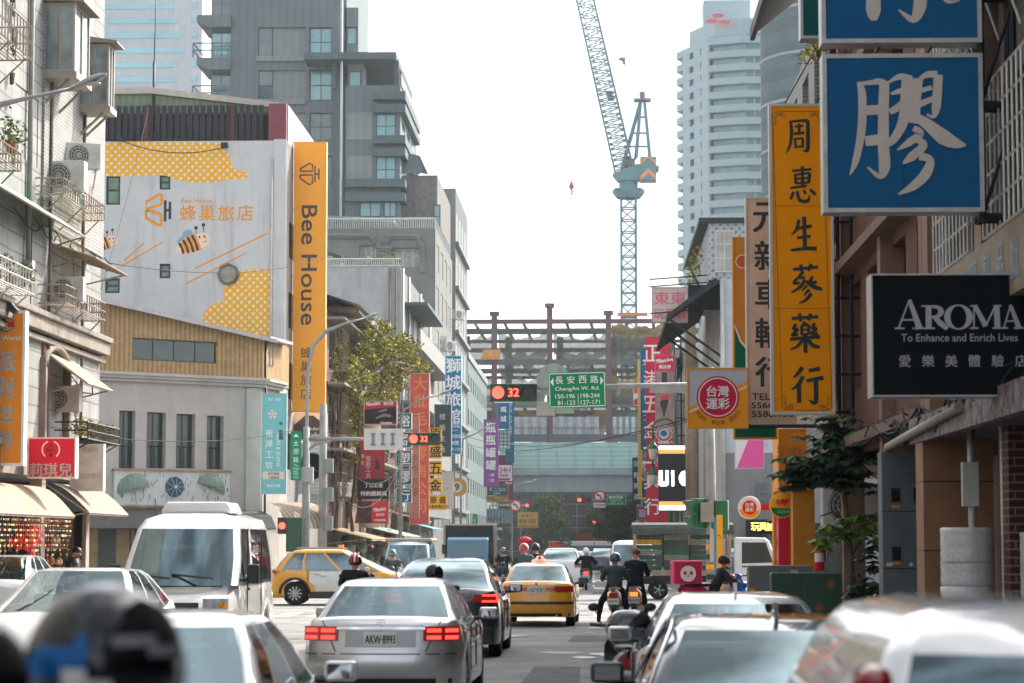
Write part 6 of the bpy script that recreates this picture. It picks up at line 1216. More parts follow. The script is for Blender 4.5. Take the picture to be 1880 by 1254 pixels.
sign('hanging_sign', 'small red and white hanging sign far down the right side', 1163, 712, 1174, 745, 200, S('cf3a4c'), S('d8d0d0'), .3, .8, items=[('興', 1169, 728, 12, WH)])
sign('hanging_sign', 'dark navy vertical sign with pale characters by the viaduct', 1161, 840, 1176, 926, 190, S('23414e'), S('3b5560'), .3, .5, items=vt('民糖將茶', 1169, 852, 20, 11, S('b8ccd0')))
t = thing('led_sign', 'tall black LED sign showing large glowing white letters', 'LED sign', tuple(P(1234, 938, 112))); k = 112/FPX
MB().box(-25*k, 0, 0, 25*k, .35, 121*k).build('cabinet', BLK, t); LEDW = M('led_white', (1, .97, .98), emit=1.0, var=0); LEDO = M('led_orange', (1, .2, .05), emit=1.0, var=0)
MB().box(-24*k, -.02, k, 24*k, 0, 120*k).build('screen', M('led_black', (.012, .016, .018), rough=.35), t)
mb = MB(); mb.box(-24*k, -.03, 1.5*k, 24*k, -.021, 10*k); mb.box(-24*k, -.03, 112*k, 24*k, -.021, 119*k); mb.box(-24*k, -.03, 48*k, -17*k, -.021, 74*k); mb.box(-12*k, -.03, 53*k, -6*k, -.021, 74*k)
mb.prism([(-24*k, 50*k), (-24*k, 47*k), (-21*k, 45*k), (-10*k, 45*k), (-6*k, 48*k), (-6*k, 55*k), (-12*k, 54*k), (-17*k, 54*k)], -.03, -.021); mb.box(-1*k, -.03, 45*k, 4*k, -.021, 74*k); mb.prism([(-2*k, 68*k), (0, 74*k), (2*k, 74*k), (2*k, 68*k)], -.031, -.022)
mb.prism([(24*k, 74*k), (17*k, 71*k), (13*k, 64*k), (12.4*k, 59*k), (14*k, 52*k), (18*k, 47*k), (24*k, 45*k)], -.03, -.021); mb.build('lit_lettering', LEDW, t)
mb = MB(); mb.box(-24*k, -.03, 10.2*k, 24*k, -.021, 17*k); mb.box(-24*k, -.03, 105*k, 24*k, -.021, 111.5*k); mb.build('lit_stripe', LEDO, t)
t = thing('painted_pillar', 'narrow pillar with faded pastel stripes beside the LED sign', 'pillar', tuple(P(1268, 1000, 114))); MB().box(-.22, 0, 0, .3, .5, 10.6).build('shaft', M('pastel_stripe', (.55, .42, .38), rough=.7, kind='stripes', a=(.33, 0), col2=(.5, .38, .2), var=.35, sc=1.5), t)
t = thing('sign_scaffold', 'black steel lattice behind the red tool signs', 'scaffold', tuple(P(1240, 960, 131))); mb = MB()
for x in (0, .35, .9): mb.bar((x, 0, 0), (x, 0, 11.6), .06)
for i in range(13): z = i*.95; mb.bar((0, 0, z), (.9, 0, z), .05)
mb.build('frame', BLK, t)
sign('shop_sign', 'blue board with yellow surround under the lanterns', 1172, 880, 1212, 916, 150, S('14577a'), S('e2a83a'), .3, 3, items=[('台灣', 1196, 898, 8, S('7fb8a0'))], extra=lambda t, lx, lz, k, W, H: [MB().disc(lx(1206), lz(898), 3*k, .01, 10).build('emblem', S('d8203c'), t)])
sign('shop_sign', 'red shop board with a pale panel behind the lamp posts', 1170, 931, 1236, 953, 160, S('b03348'), S('8a2c3c'), .3, .8, items=[('龍馬禮品', 1200, 942, 10, S('d8a0a8'))], extra=lambda t, lx, lz, k, W, H: [MB().box(lx(1173), .006, lz(950), lx(1184), .012, lz(935)).build('picture', S('a9b0b4'), t)])
sign('shop_sign', 'row of small white and red boards above the parked truck', 1166, 955, 1242, 970, 155, M('mixed_board', (.5, .48, .47), kind='stripes', a=(.7, 0), col2=(.4, .12, .14), var=.3), S('8f9a98'), .3, .6, items=[('P', 1232, 963, 12, S('2a7aa0')), ('租屋', 1185, 963, 8, S('4a6a70'))])
sign('shop_sign', 'small teal board above the red shop board', 1180, 920, 1212, 930, 158, S('1f4a52'), S('8f9a98'), .3, .6, items=[('文具批發', 1196, 925, 5, WH)])
LG = M('lamp_post_green', (.02, .16, .07), rough=.4, var=.1)
def lantern(label, px, pyb, Y, top, aw, discs):
    b = P(px, 1000, Y); t = thing('lantern_post', label, 'street lamp', (b.x, Y, gz(Y)+.1), group=None); H = P(px, top, Y).z-gz(Y)-.1; k = Y/FPX
    mb = MB(); mb.tube([(0, 0, 0), (0, 0, H-.5)], [.13, .1], 10); n = 10; w_ = aw*k
    mb.tube([(-w_/2+w_/2*math.cos(a*math.pi/n), 0, H-.5+w_*.42*math.sin(a*math.pi/n)) for a in range(n+1)]+[(-w_, 0, H-1.0)], .06, 6); mb.build('post', LG, t)
    mb = MB(); mb.tube([(-w_*.0, 0, H-1.6), (-w_*.35, 0, H-1.0), (-w_*.95, 0, H-.9)], .04, 6); mb.build('brace', LG, t)
    mb = MB(); mb.lathe([(.03, -1.0), (.05, -1.1), (.12, -1.25), (.3, -1.42), (.3, -1.5)], 12, (-w_, 0, H)); mb.build('lamp_cap', LG, t); mb = MB(); mb.lathe([(.24, -1.5), (.16, -2.0), (0, -2.0)], 12, (-w_, 0, H)); mb.build('lamp_glass', M('lantern_glass', (.75, .72, .64), rough=.3), t)
    if discs:
        q = MB(); q.disc(-w_*.52, H-.75, w_*.36, -.1, 24, t=.06); d = q.build('round_board', S('c8455a'), t); q = MB(); q.disc(-w_*.52, H-.75, w_*.25, -.115, 18, t=.01); q.build('centre', S('bcd4d6'), d); q = MB(); q.ring(-w_*.52, H-.75, w_*.36, w_*.33, -.11)
        for i in range(9): a = R(160-i*17.5); q.text('後站商圈台北玩具街'[i], -w_*.52+w_*.29*math.cos(a), H-.75+w_*.29*math.sin(a), w_*.08, -.112, rot=a-R(90))
        q.build('rim', S('e9dede'), d); q = MB(); q.prism(smooth([(-w_*.62, H-.85), (-w_*.66, H-.68), (-w_*.52, H-.6), (-w_*.4, H-.7), (-w_*.44, H-.86)], 3), -.13, -.12); q.build('emblem', S('2f7f96'), d)
    return t
lantern('nearest green lantern post with a round red board in its arch', 1242, 0, 118, 768, 42, True); lantern('second green lantern post overlapping the LED sign', 1231, 0, 132, 822, 32, True); lantern('third green lantern post further down the right pavement', 1223, 0, 160, 850, 26, False); lantern('farthest green lantern post with a small round board', 1200, 0, 175, 838, 24, True)
t = thing('utility_cabinet', 'grey utility cabinet behind the green one', 'cabinet', (P(1433, 1080, 52).x, 52, .13)); MB().box(-.69, 0, 0, .69, .55, 1.24).build('case', M('cabinet_grey', (.16, .17, .18), rough=.5, var=.2, stain=.2), t, bev=.02); MB().box(-.01, -.008, .05, .005, 0, 1.2).build('door_gap', BLK, t); MB().box(-.66, -.012, .35, -.55, -.004, .75).build('reflector', S('f0a81c'), t); MB().box(.22, -.01, .98, .38, -.004, 1.14).build('notice', S('b8b8b6'), t)
t = thing('utility_cabinet', 'green utility cabinet painted with orange flowers', 'cabinet', (P(1485, 1090, 46).x, 46, .13)); MB().box(-.71, 0, 0, .71, .5, 1.16).build('case', M('cabinet_green', (.02, .075, .04), rough=.5, var=.25, sc=3), t, bev=.02); MB().box(-.15, -.008, .04, -.135, 0, 1.12).build('door_gap', BLK, t); MB().box(-.7, -.012, .45, -.6, -.004, .75).build('reflector', S('f0a81c'), t)
mb = MB()
for cx, cz in ((.42, .95), (.2, .5), (-.55, .5)):
    for i in range(9): a = i*.698; mb.stroke([(cx, cz, .03), (cx+.1*math.cos(a), cz+.1*math.sin(a), .012)], -.011)
mb.build('painted_flower', S('b0743c'), t); mb = MB()
for cx, cz in ((.42, .95), (.2, .5), (-.55, .5)): mb.stroke([(cx, cz-.08, .02), (cx-.1, cz-.3, .025), (cx+.05, .1, .02)], -.009)
mb.build('painted_stem', S('1c5a38'), t)
t = thing('meter_cabinet', 'tall grey electric meter cabinet with round stickers beside the wood panelled column', 'cabinet', (4.32, 36.0, .13)); MB().box(-.02, 0, 0, .72, .5, 3.1).build('case', M('meter_grey', (.1, .13, .14), rough=.5, var=.2, stain=.15), t, bev=.015)
mb = MB()
for z in (1.35, 2.2): mb.box(-.02, -.006, z, .72, -.001, z+.015)
mb.build('door_gap', BLK, t); mb = MB()
for x, z in ((.12, 2.35), (.45, 2.35), (.12, 1.48), (.48, 1.48)): mb.box(x, -.012, z, x+.13, -.002, z+.2)
mb.build('meter_window', M('meter_black', (.01, .01, .012), rough=.2), t); mb = MB(); mb.disc(.6, 1.22, .11, -.012, 20, t=.008); mb.box(.46, -.012, .78, .62, -.004, 1.02)
for x in (.06, .1, .4): mb.disc(x, 1.42, .03, -.01, 10)
mb.build('sticker', S('c9ccca'), t); mb = MB()
for z in (1.42, 2.26): mb.box(.12, -.013, z, .24, -.004, z+.04)
mb.build('label_plate', S('d98a1c'), t); mb = MB(); mb.text('NO', .58, 1.25, .05, -.018); mb.text('PARKING', .6, 1.19, .03, -.018); mb.build('lettering', BLK, t)
PLW = M('bubble_wrap', (.72, .73, .73), rough=.16, var=.18, sc=22, bump=.35, spec=.9, coat=.5, alpha=.88); 
for i, (x, y, r_, h, z, lb) in enumerate(((4.62, 30.0, .33, 1.2, .13, 'lower roll of bubble wrap standing under the white wrapped roll'), (4.63, 30.02, .33, .72, 1.335, 'upper roll of bubble wrap stacked on another roll'), (5.32, 28.6, .3, 1.1, .13, 'grey roll stacked at the right edge by the brick'), (5.33, 28.62, .29, .75, 1.24, 'upper grey roll at the right edge by the brick'))):
    t = thing('bubble_wrap_roll', lb, 'roll', (x, y, z)); mb = MB(); pr = [(0, 0), (r_*.95, 0)]+[(r_*(1+.012*((j*7) % 3-1)), h*j/14) for j in range(15)]+[(r_*.93, h+.01), (.06, h+.01), (.06, h-.2)]; mb.lathe(pr, 26); mb.build('roll', PLW if i < 2 else M('grey_wrap', (.42, .42, .42), rough=.5, var=.15), t)
    mb = MB(); mb.lathe([(r_*1.015, h*.4), (r_*1.02, h*.42), (r_*1.015, h*.44)], 24); mb.build('band', M('tape', (.4, .4, .38)), t)
t = thing('drain_pipe', 'white drain pipe beside the dark red brick pillar', 'pipe', (5.05, 29.6, .13)); MB().tube([(0, 0, 0), (0, 0, 3.1), (.0, .3, 3.4)], .07, 12).build('pipe', S('c9c6c0'), t); MB().tube([(-.32, .6, .1), (-.32, .6, 3.6)], .05, 10).build('conduit', STEEL, t); MB().box(-.45, .5, 2.2, -.25, .62, 2.75).build('junction_box', S('b4b6b2'), t)
t = thing('fire_extinguisher', 'red fire extinguisher hung by the red door', 'fire extinguisher', tuple(P(1505, 1048, 49.5))); mb = MB(); mb.lathe([(0, 0), (.09, .01), (.1, .05), (.1, .42), (.07, .5), (.03, .54), (.03, .58)], 16); mb.build('cylinder', S('c81f2c', .3), t); mb = MB(); mb.bar((-.04, 0, .6), (.1, 0, .63), .03); mb.tube([(.04, 0, .58), (.12, -.02, .5), (.11, -.02, .2)], .014, 6); mb.build('valve', BLK, t); mb = MB(); mb.lathe([(.102, .18), (.102, .36)], 16); mb.build('label_band', S('e0d8d2'), t)
ac_unit('large air conditioner with round fan guard behind the leafy plant', tuple(P(1566, 968, 48)), 0, 1.5)
b_ = P(1568, 1110, 44); t = thing('pot_tree', 'dark leafy umbrella tree growing against the right shop fronts', 'tree', (b_.x, 44, .13)); o0 = Vector(t.location)
mb = MB(); mb.lathe([(.0, 0), (.2, 0), (.27, .4), (.24, .42), (.0, .38)], 16); mb.build('pot', _M['clay_pot'], t)
mb = MB(); q = [P(px, py, 44)-o0 for px, py in ((1568, 1100), (1562, 1030), (1556, 960), (1548, 900), (1540, 830), (1535, 775))]; mb.tube(q, [.06, .055, .05, .045, .035, .02], 7)
for a, b, c in (((1556, 960), (1530, 940), (1505, 948)), ((1548, 900), (1500, 860), (1455, 868)), ((1544, 870), (1580, 850), (1612, 880)), ((1562, 1020), (1590, 980), (1610, 940)), ((1556, 965), (1580, 950), (1598, 960))): mb.tube([P(*p, 44)-o0 for p in (a, b, c)], [.03, .022, .012], 5)
mb.build('trunk', _M['bark'], t); mb = MB(); rn = random.Random(21)
UL = [M('umbrella_leaf', (.05, .125, .06), spec=.25, rough=.4, var=.3), M('umbrella_leaf_mid', (.09, .18, .07), rough=.35, var=.3), M('umbrella_leaf_dark', (.018, .05, .032), rough=.4), M('umbrella_leaf_bright', (.2, .36, .04), rough=.4, var=.3)]
def whorl(c, n, s_, m):
    for i in range(n):
        a = 6.283*i/n+rn.uniform(-.2, .2); d = Vector((math.cos(a), math.sin(a), -.35+rn.uniform(-.25, .2))).normalized(); side = d.cross(Vector((0, 0, 1))).normalized()*s_*.24; c = Vector(c)
        mb.add([c, c+d*s_*.5+side, c+d*s_+Vector((0, 0, -.05*s_)), c+d*s_*.5-side], [(0, 1, 2, 3)], m)
for px, py, n in ((1470, 850, 16), (1500, 862, 18), (1530, 858, 18), (1560, 862, 14), (1490, 880, 14), (1530, 885, 14), (1455, 866, 8), (1570, 885, 10), (1520, 790, 14), (1548, 800, 14), (1540, 770, 10), (1575, 820, 12), (1600, 830, 8), (1505, 815, 9), (1580, 790, 8), (1465, 880, 8), (1595, 815, 9), (1550, 830, 10)):
    for i in range(int(n*1.2)): p = P(px+rn.gauss(0, 19), py+rn.gauss(0, 9), 44)-o0; whorl(p+Vector((0, rn.gauss(0, .2), 0)), 8, rn.uniform(.17, .3), rn.choice((0, 0, 1, 2)))
for px, py, n in ((1520, 968, 9), (1550, 975, 8), (1580, 970, 8), (1500, 995, 5), (1590, 950, 6), (1610, 990, 5), (1560, 950, 6)):
    for i in range(n): whorl(P(px+rn.gauss(0, 10), py+rn.gauss(0, 6), 44)-o0, 8, rn.uniform(.2, .32), 3 if rn.random() < .7 else 1)
for px, py, n in ((1580, 1080, 16), (1600, 1070, 14), (1570, 1100, 14), (1605, 1100, 10), (1595, 1010, 8), (1610, 1040, 6)):
    for i in range(n): whorl(P(px+rn.gauss(0, 12), py+rn.gauss(0, 12), 44)-o0, 7, rn.uniform(.18, .3), rn.choice((0, 2, 1)))
mb.build('foliage', UL, t)
t = thing('cable_bundle', 'tangled black and grey cables along the near right facade', 'cables', (4.5, 28, 3.7)); rn = random.Random(31); mb = MB()
for i in range(16):
    y0, y1 = rn.uniform(-2, 1), rn.uniform(6, 16); q = []
    for j in range(13): f = j/12; q.append((rn.uniform(-.1, .3), y0+(y1-y0)*f, .0+rn.uniform(-.15, .22)-.25*math.sin(f*3.14)))
    mb.tube(q, rn.uniform(.008, .02), 5)
for i in range(5): y = rn.uniform(0, 3); mb.tube([(.1+.16*math.cos(a), y+.05*a/6, -.1+.16*math.sin(a)) for a in [j*.6 for j in range(22)]], .012, 5)
mb.build('cables', M('cable_dark', (.03, .03, .032), rough=.6, var=.5), t); mb = MB(); mb.tube([(-.1, 1, -.2), (-.12, 6, -.35), (-.1, 8, -.4), (-.1, 8.4, -.7), (-.1, 8.5, -1.6)], .06, 8); mb.build('conduit', S('a09a8c'), t)
def ip(tb, x):
    if x <= tb[0][0]: return tb[0][1]
    for (a, va), (b, vb) in zip(tb, tb[1:]):
        if x <= b: t = (x-a)/(b-a); return va+(vb-va)*t
    return tb[-1][1]
RUB = M('tyre_rubber', (.018, .018, .019), rough=.8, var=.2); RIM = M('alloy_rim', (.45, .45, .46), rough=.3, metal=.8, var=.1); TRIM = M('black_trim', (.015, .016, .017), rough=.45); CHROME = M('chrome', (.75, .75, .74), rough=.1, metal=1, var=0)
CGL = M('car_glass', (.2, .27, .28), rough=.03, var=0, metal=1, alpha=.74); CGD = M('dark_car_glass', (.16, .215, .225), rough=.03, var=0, metal=1, alpha=.8); INTR = M('car_interior', (.02, .02, .021), rough=.8); TAILR = M('tail_lamp_red', (.38, .012, .015), rough=.12, var=.1, coat=1); TAILB = M('brake_lamp_lit', (1, .05, .035), emit=1.1, var=0); AMB = M('amber_lens', (.8, .3, .04), rough=.15, coat=1); HEADL = M('headlamp_lens', (.5, .53, .55), rough=.08, coat=1, var=.5, sc=9); PLATE = S('e4e6e2')
MIRG = M('mirror_glass', (.35, .37, .38), rough=.03, metal=.9, var=0)
def paint(n, c, metal=.0, rough=.25): return M('car_paint_'+n, c, rough=rough, metal=metal, var=.03, coat=1., spec=.5)
_WH = {}
def wheels(t, r, wd, xs, ys, style=0):
    for y in ys:
        for s in (-1, 1):
            key = (r, wd, style, s)
            if key in _WH: inst(_WH[key], t, (s*xs, y, r)); continue
            mb = MB(); mb.lathe([(r*.62, -wd/2), (r*.93, -wd/2), (r, -wd*.36), (r, wd*.36), (r*.93, wd/2), (r*.62, wd/2), (r*.62, -wd/2)], 28, ax='x'); w_ = mb.build('wheel', RUB, t, (s*xs, y, r)); _WH[key] = w_
            mb = MB(); e = s*wd*.5; mb.lathe([(r*.64, e*.96), (r*.6, e*1.02), (r*.56, e*.8), (r*.2, e*.35), (0, e*.3)], 24, ax='x', m=1); n = (10, 6, 5)[style]
            for k in range(n):
                a = 6.283*k/n; c, q = math.cos(a), math.sin(a); p = Vector((0, -q, c))*r*.045
                mb.add([(e*.95, c*r*.08-p.y*0, q*r*.08)]+[], [], 0)
                A = [Vector((e*1.0, c*r*.1, q*r*.1))+p, Vector((e*1.0, c*r*.1, q*r*.1))-p, Vector((e*.98, c*r*.6, q*r*.6))-p*1.3, Vector((e*.98, c*r*.6, q*r*.6))+p*1.3]
                B = [v-Vector((e*.25, 0, 0)) for v in A]; mb.add(A+B, [(0, 1, 2, 3), (0, 3, 7, 4), (1, 5, 6, 2)], 0)
            mb.lathe([(0, e*1.04), (r*.14, e*1.02), (r*.15, e*.8)], 12, ax='x'); mb.build('rim', [RIM if style < 2 else STEEL, TRIM], w_)
def car(name, label, cat, loc, rz, s, paintm, group=None):
    """s: L W H r(wheel) ax(rear,front) belt[(y,z)] wid[(y,f)] rear[(z,dy)] front[(z,dy)] gh[(z,yr,yf,w,bow_r,bow_f)] side=[(f, kind)]"""
    t = thing(name, label, cat, loc, rz, group); L, W = s['L'], s['W']; r = s['r']; ax = s['ax']; zl = s.get('zl', .22); ar = r+.06
    wid = s.get('wid', [(0, .9), (.12, .955), (.4, .99), (1, 1), (L-1.1, 1), (L-.45, .95), (L-.12, .84), (L, .74)])
    rear = s.get('rear', [(.2, .1), (.45, .0), (.62, .02), (.95, .1), (1.1, .16)]); front = s.get('front', [(.2, .12), (.5, 0), (.75, .12), (1.1, .3)])
    rb = s.get('rb', .16); fb = s.get('fb', .26)
    def dy(x, y, z):
        w = W/2*ip(wid, y); u = min(1, abs(x)/max(w, .01)); a = 0
        a += (ip(rear, z)+rb*u**4)*math.exp(-(y/.55)**2); a -= (ip(front, z)+fb*u**3)*math.exp(-((L-y)/.7)**2); return y+a
    ys = sorted(set([0, .05, .14, .3, .5, L-.5, L-.28, L-.12, L-.04, L]+[L*i/16 for i in range(1, 16)]+[a+ar*q for a in ax for q in (-1, -.96, -.85, -.6, -.3, 0, .3, .6, .85, .96, 1)])); ys = [y for i, y in enumerate(ys) if i == 0 or y-ys[i-1] > .004]
    def sec(y):
        zt = ip(s['belt'], y); w = W/2*ip(wid, y); zb = zl
        for a in ax:
            if abs(y-a) < ar: zb = max(zb, r+math.sqrt(max(0, ar*ar-(y-a)**2))-.01)
        zb = min(zb, zt-.1); h = zt-zb; cr = s.get('cr', .03)
        hf = [(0, zb), (w*.8, zb), (w*.985, zb), (w*.998, zb+h*.12), (w, zb+h*.3), (w, zb+h*.52), (w*.992, zb+h*.66), (w*.965, zb+h*.86), (w*.93, zt-.03), (w*.87, zt), (w*.5, zt+cr*.8), (0, zt+cr)]
        return hf
    P_ = []; secs = [sec(y) for y in ys]; m = len(secs[0]); ring = []
    for y, hf in zip(ys, secs):
        full = [(x, z) for x, z in hf]+[(-x, z) for x, z in hf[-2:0:-1]]; ring.append([(x, dy(x, y, z), z) for x, z in full])
    mb = MB(); n = len(ring[0]); vs = [v for q in ring for v in q]
    fs = [(i*n+k, i*n+(k+1) % n, (i+1)*n+(k+1) % n, (i+1)*n+k) for i in range(len(ring)-1) for k in range(n)]; mb.add(vs, fs, 0, True)
    for end in (0, -1):                       # rounded end caps
        hf = secs[end]; y = ys[end]; g = []
        for x, z in hf[1:-1]: g.append([(x*f, dy(x*f, y, z), z) for f in (-1, -.85, -.6, -.3, 0, .3, .6, .85, 1)])
        mb.add([v for q in g for v in q], [(i*9+k, i*9+k+1, (i+1)*9+k+1, (i+1)*9+k) for i in range(len(g)-1) for k in range(8)], 0, True)
    gl = {}
    if s.get('gh'):
        R_ = s['gh']; fx = [-1, -.9, -.5, 0, .5, .9, 1]; side = s.get('side', [(0, 'P'), (.04, 'G'), (.24, 'P'), (.27, 'G'), (.6, 'P'), (.64, 'G'), (.985, 'P'), (1, '')])
        rings = []
        for z, yr, yf, w, br, bf in R_:
            c = .05; q = [(w*f, yr+br*f*f, z) for f in fx]; y0, y1 = yr+br+c, yf-bf-c
            q += [(w*(1.0+.02*math.sin(3.14*f)), y0+(y1-y0)*f, z) for f, _ in side]; q += [(-w*f, yf-bf*f*f, z) for f in fx]; q += [(-w*(1.0+.02*math.sin(3.14*(1-f))), y0+(y1-y0)*(1-f), z) for f in [1-a for a, _ in side][::1]][::-1]
            rings.append(q)
        n = len(rings[0]); ns = len(side); tags = ['P']+['R']*4+['P']+['P']+[k for _, k in side[:-1]]+['P']+['P']+['F']*4+['P']+['P']+[k for _, k in side[:-1]][::-1]+['P']
        for i in range(len(rings)-1):
            for k in range(n):
                a, b = rings[i][k], rings[i][(k+1) % n]; c, d = rings[i+1][(k+1) % n], rings[i+1][k]; tg = tags[k]
                if i < s.get('gr', 1) and tg in 'RFG':
                    key = 'rear_window' if tg == 'R' else 'windshield' if tg == 'F' else 'side_window_%d' % k
                    gl.setdefault(key, MB()).add([a, b, c, d], [(0, 1, 2, 3)], 0, True)
                else: mb.add([a, b, c, d], [(0, 1, 2, 3)], s.get('roofm', 0) if i >= s.get('gr', 1) else 0, True)
        # roof cap
        q = rings[-1]; zc = R_[-1][0]+.008; rr = q[:7]; ff = q[7+ns:14+ns][::-1]
        mb.add(rr+ff, [(i, i+1, 8+i, 7+i) for i in range(6)], s.get('roofm', 0), True); sd = q[7:7+ns]
        mb.add([rr[-1]]+sd+[ff[-1]], [tuple(range(ns+2))], s.get('roofm', 0)); sd = q[14+ns:14+2*ns]; mb.add([ff[0]]+sd+[rr[0]], [tuple(range(ns+2))], s.get('roofm', 0))
    b = mb.build('body', [paintm]+s.get('mats', []), t)
    import bmesh as _b
    bm = _b.new(); bm.from_mesh(b.data); _b.ops.remove_doubles(bm, verts=bm.verts, dist=.0008); _b.ops.recalc_face_normals(bm, faces=bm.faces); bm.to_mesh(b.data); bm.free()
    for k, q in gl.items():
        o = q.build('side_window' if k.startswith('side') else k, s.get('glass', CGL), t); bm = _b.new(); bm.from_mesh(o.data); _b.ops.remove_doubles(bm, verts=bm.verts, dist=.0008); _b.ops.recalc_face_normals(bm, faces=bm.faces); bm.to_mesh(o.data); bm.free()
    if s.get('gh'):
        g0, gw = R_[0], R_[0][3]*.93; zb_ = ip(s['belt'], L/2)+.045; mb = MB(); mb.box(-gw, g0[1]+.3, zb_-.1, gw, g0[2]-.45, zb_); zt_ = R_[-1][0]-.22
        for y in (g0[1]+.75, (g0[1]+g0[2])/2+.25):
            for sg in (-1, 1): mb.box(sg*.4-.24, y, zb_, sg*.4+.24, y+.12, zb_+(zt_-zb_)*.55); mb.box(sg*.4-.13, y-.02, zb_+(zt_-zb_)*.62, sg*.4+.13, y+.08, zt_)
        mb.build('seats', INTR, t, bev=.03)
    wheels(t, r, s.get('tw', .2), W/2-s.get('tw', .2)/2-.02, ax, s.get('style', 0))
    def rp(x, z, o=.012): return (x, dy(x, 0, z)-o, z)
    def fp(x, z, o=.012): return (x, dy(x, L, z)+o, z)
    def patch(name, poly, mats, fn=rp, nx=6, o=.012, par=None, m=0):
        """poly = (x0,x1,z0 at x0,z0 at x1,z1 at x0,z1 at x1)"""
        x0, x1, a0, a1, b0, b1 = poly; mb = MB(); g = []
        for j in range(4):
            for i in range(nx+1): f = i/nx; x = x0+(x1-x0)*f; lo = a0+(a1-a0)*f; hi = b0+(b1-b0)*f; g.append(fn(x, lo+(hi-lo)*j/3, o))
        mb.add(g, [(j*(nx+1)+i, j*(nx+1)+i+1, (j+1)*(nx+1)+i+1, (j+1)*(nx+1)+i) for j in range(3) for i in range(nx)], 0, True); return mb.build(name, mats, par or t)
    t_ = dict(t=t, rp=rp, fp=fp, patch=patch, dy=dy, L=L, W=W)
    # mirrors
    if 'mir' in s:
        y, z = s['mir']
        for sg in (-1, 1):
            x = sg*(W/2+.11); mo = MB().box(x-.115, y-.04, z-.07, x+.115, y+.08, z+.075).build('mirror', s.get('mirm', paintm), t, bev=.035); MB().bar((sg*(W/2-.08), y+.05, z-.06), (x, y+.04, z-.05), .04).build('mirror_arm', TRIM, mo)
            mb = MB(); mb.box(x-.088, y-.046, z-.048, x+.088, y-.038, z+.052); mb.build('mirror_glass', MIRG, mo)
    return t_
def plate(c, text, x, z, h=.15, w=.34, fn='rp', mat=INK):
    t = c['t']; mb = MB(); y = c[fn](x, z, .03)[1]; sg = 1 if fn == 'rp' else -1
    mb.box(x-w/2, y, z-h/2, x+w/2, y+sg*.02, z+h/2); p = mb.build('licence_plate', PLATE, t); mb = MB()
    if fn == 'rp': mb.text(text, x, z-.003, h*.58, y-.004, w=w*.9, bold=.012)
    mb.build('lettering', mat, p)
SED = dict(L=4.85, W=1.84, H=1.47, r=.33, ax=(1.05, 3.9), belt=[(0, .93), (.06, 1.0), (.2, 1.03), (.6, 1.01), (1.0, .97), (2.4, .94), (3.4, .96), (3.7, .95), (4.3, .86), (4.7, .72), (4.85, .6)],
    gh=[(.93, .5, 3.6, .83, .1, .25), (1.2, .95, 3.1, .72, .12, .2), (1.37, 1.22, 2.75, .62, .12, .17), (1.425, 1.4, 2.6, .56, .12, .16), (1.455, 1.7, 2.4, .42, .08, .1)], gr=2, mir=(3.15, 1.0))
def saloon_rear(c, zl=.8, w=.9, lit=True, lampw=.42, h=.16, trunk=True):
    p = c['patch']
    for sg in (-1, 1):
        a, b = sg*(w-.02), sg*(w-lampw); l = p('tail_lamp', (min(a, b), max(a, b), zl-h*.5, zl-h*.5, zl+h*.5, zl+h*.5) if sg < 0 else (b, a, zl-h*.5, zl-h*.5, zl+h*.5, zl+h*.5), TAILR, o=.01)
        if lit:
            for i, (f0, f1) in enumerate(((.08, .42), (.52, .9))):
                for z in (zl-h*.27, zl+h*.22):
                    x0, x1 = sg*(w-lampw*f0), sg*(w-lampw*f1); p('lit_strip', (min(x0, x1), max(x0, x1), z-.02, z-.02, z+.02, z+.02), TAILB, o=.018, par=l)
SILVER = paint('silver', (.5, .5, .5), .75, .28); YELP = paint('taxi_yellow', (.78, .36, .015), .0, .3); WHP = paint('white', (.72, .72, .71), 0, .25); BLKP = paint('black', (.006, .006, .007), 0, .2); GRYP = paint('grey_black', (.035, .037, .04), .4, .25); BLUP = paint('blue', (.06, .2, .32), 0, .35); DKB = paint('dark_teal', (.03, .06, .08), .3, .25)
c = car('saloon_car', 'silver saloon with lit red tail lamps, seen from behind in the middle lane', 'car', (-2.4, 27, 0), R(-1), SED, SILVER)
saloon_rear(c, .86); plate(c, 'AKW·8993', .0, .80, .16, .38); t = c['t']; p = c['patch']
p('plate_recess', (-.4, .4, .71, .71, .89, .89), M('recess_grey', (.3, .3, .3), rough=.35, metal=.6), o=.004); p('chrome_strip', (-.5, .5, .905, .905, .935, .935), CHROME, o=.02)
for z0, z1, nme in ((.628, .64, 'bumper_seam'), ): p(nme, (-.86, .86, z0, z0, z1, z1), TRIM, o=.003)
for sg in (-1, 1): mb = MB(); mb.add([c['rp'](sg*.5, .66, .004), c['rp'](sg*.515, .66, .004), c['rp'](sg*.68, 1.0, .004), c['rp'](sg*.665, 1.0, .004)], [(0, 1, 2, 3)]); mb.build('boot_seam', TRIM, t)
p('lower_bumper', (-.8, .8, .24, .24, .36, .36), TRIM, o=.006)
y = c['rp'](0, .965)[1]; mb = MB(); mb.ring(0, .985, .045, .036, y-.02)
for a in (90, 210, 330): mb.stroke([(0, .985, .012), (.04*math.cos(R(a)), .985+.04*math.sin(R(a)), .003)], y-.021)
mb.build('emblem', CHROME, t); mb = MB(); mb.text('台灣賓士', -.55, .965, .03, c['rp'](-.55, .965, .02)[1]); mb.text('E200 CGI', .58, .96, .035, c['rp'](.58, .96, .02)[1]); mb.build('badge_lettering', CHROME, t)
mb = MB(); mb.prism([(1.75, 1.455), (1.95, 1.46), (1.8, 1.53), (1.77, 1.53)], -.012, .012, ax='x'); mb.build('antenna_fin', SILVER, t); p('brake_light', (-.2, .2, 1.0, 1.0, 1.025, 1.025), M('brake_strip', (.5, .03, .03)), o=-.42)
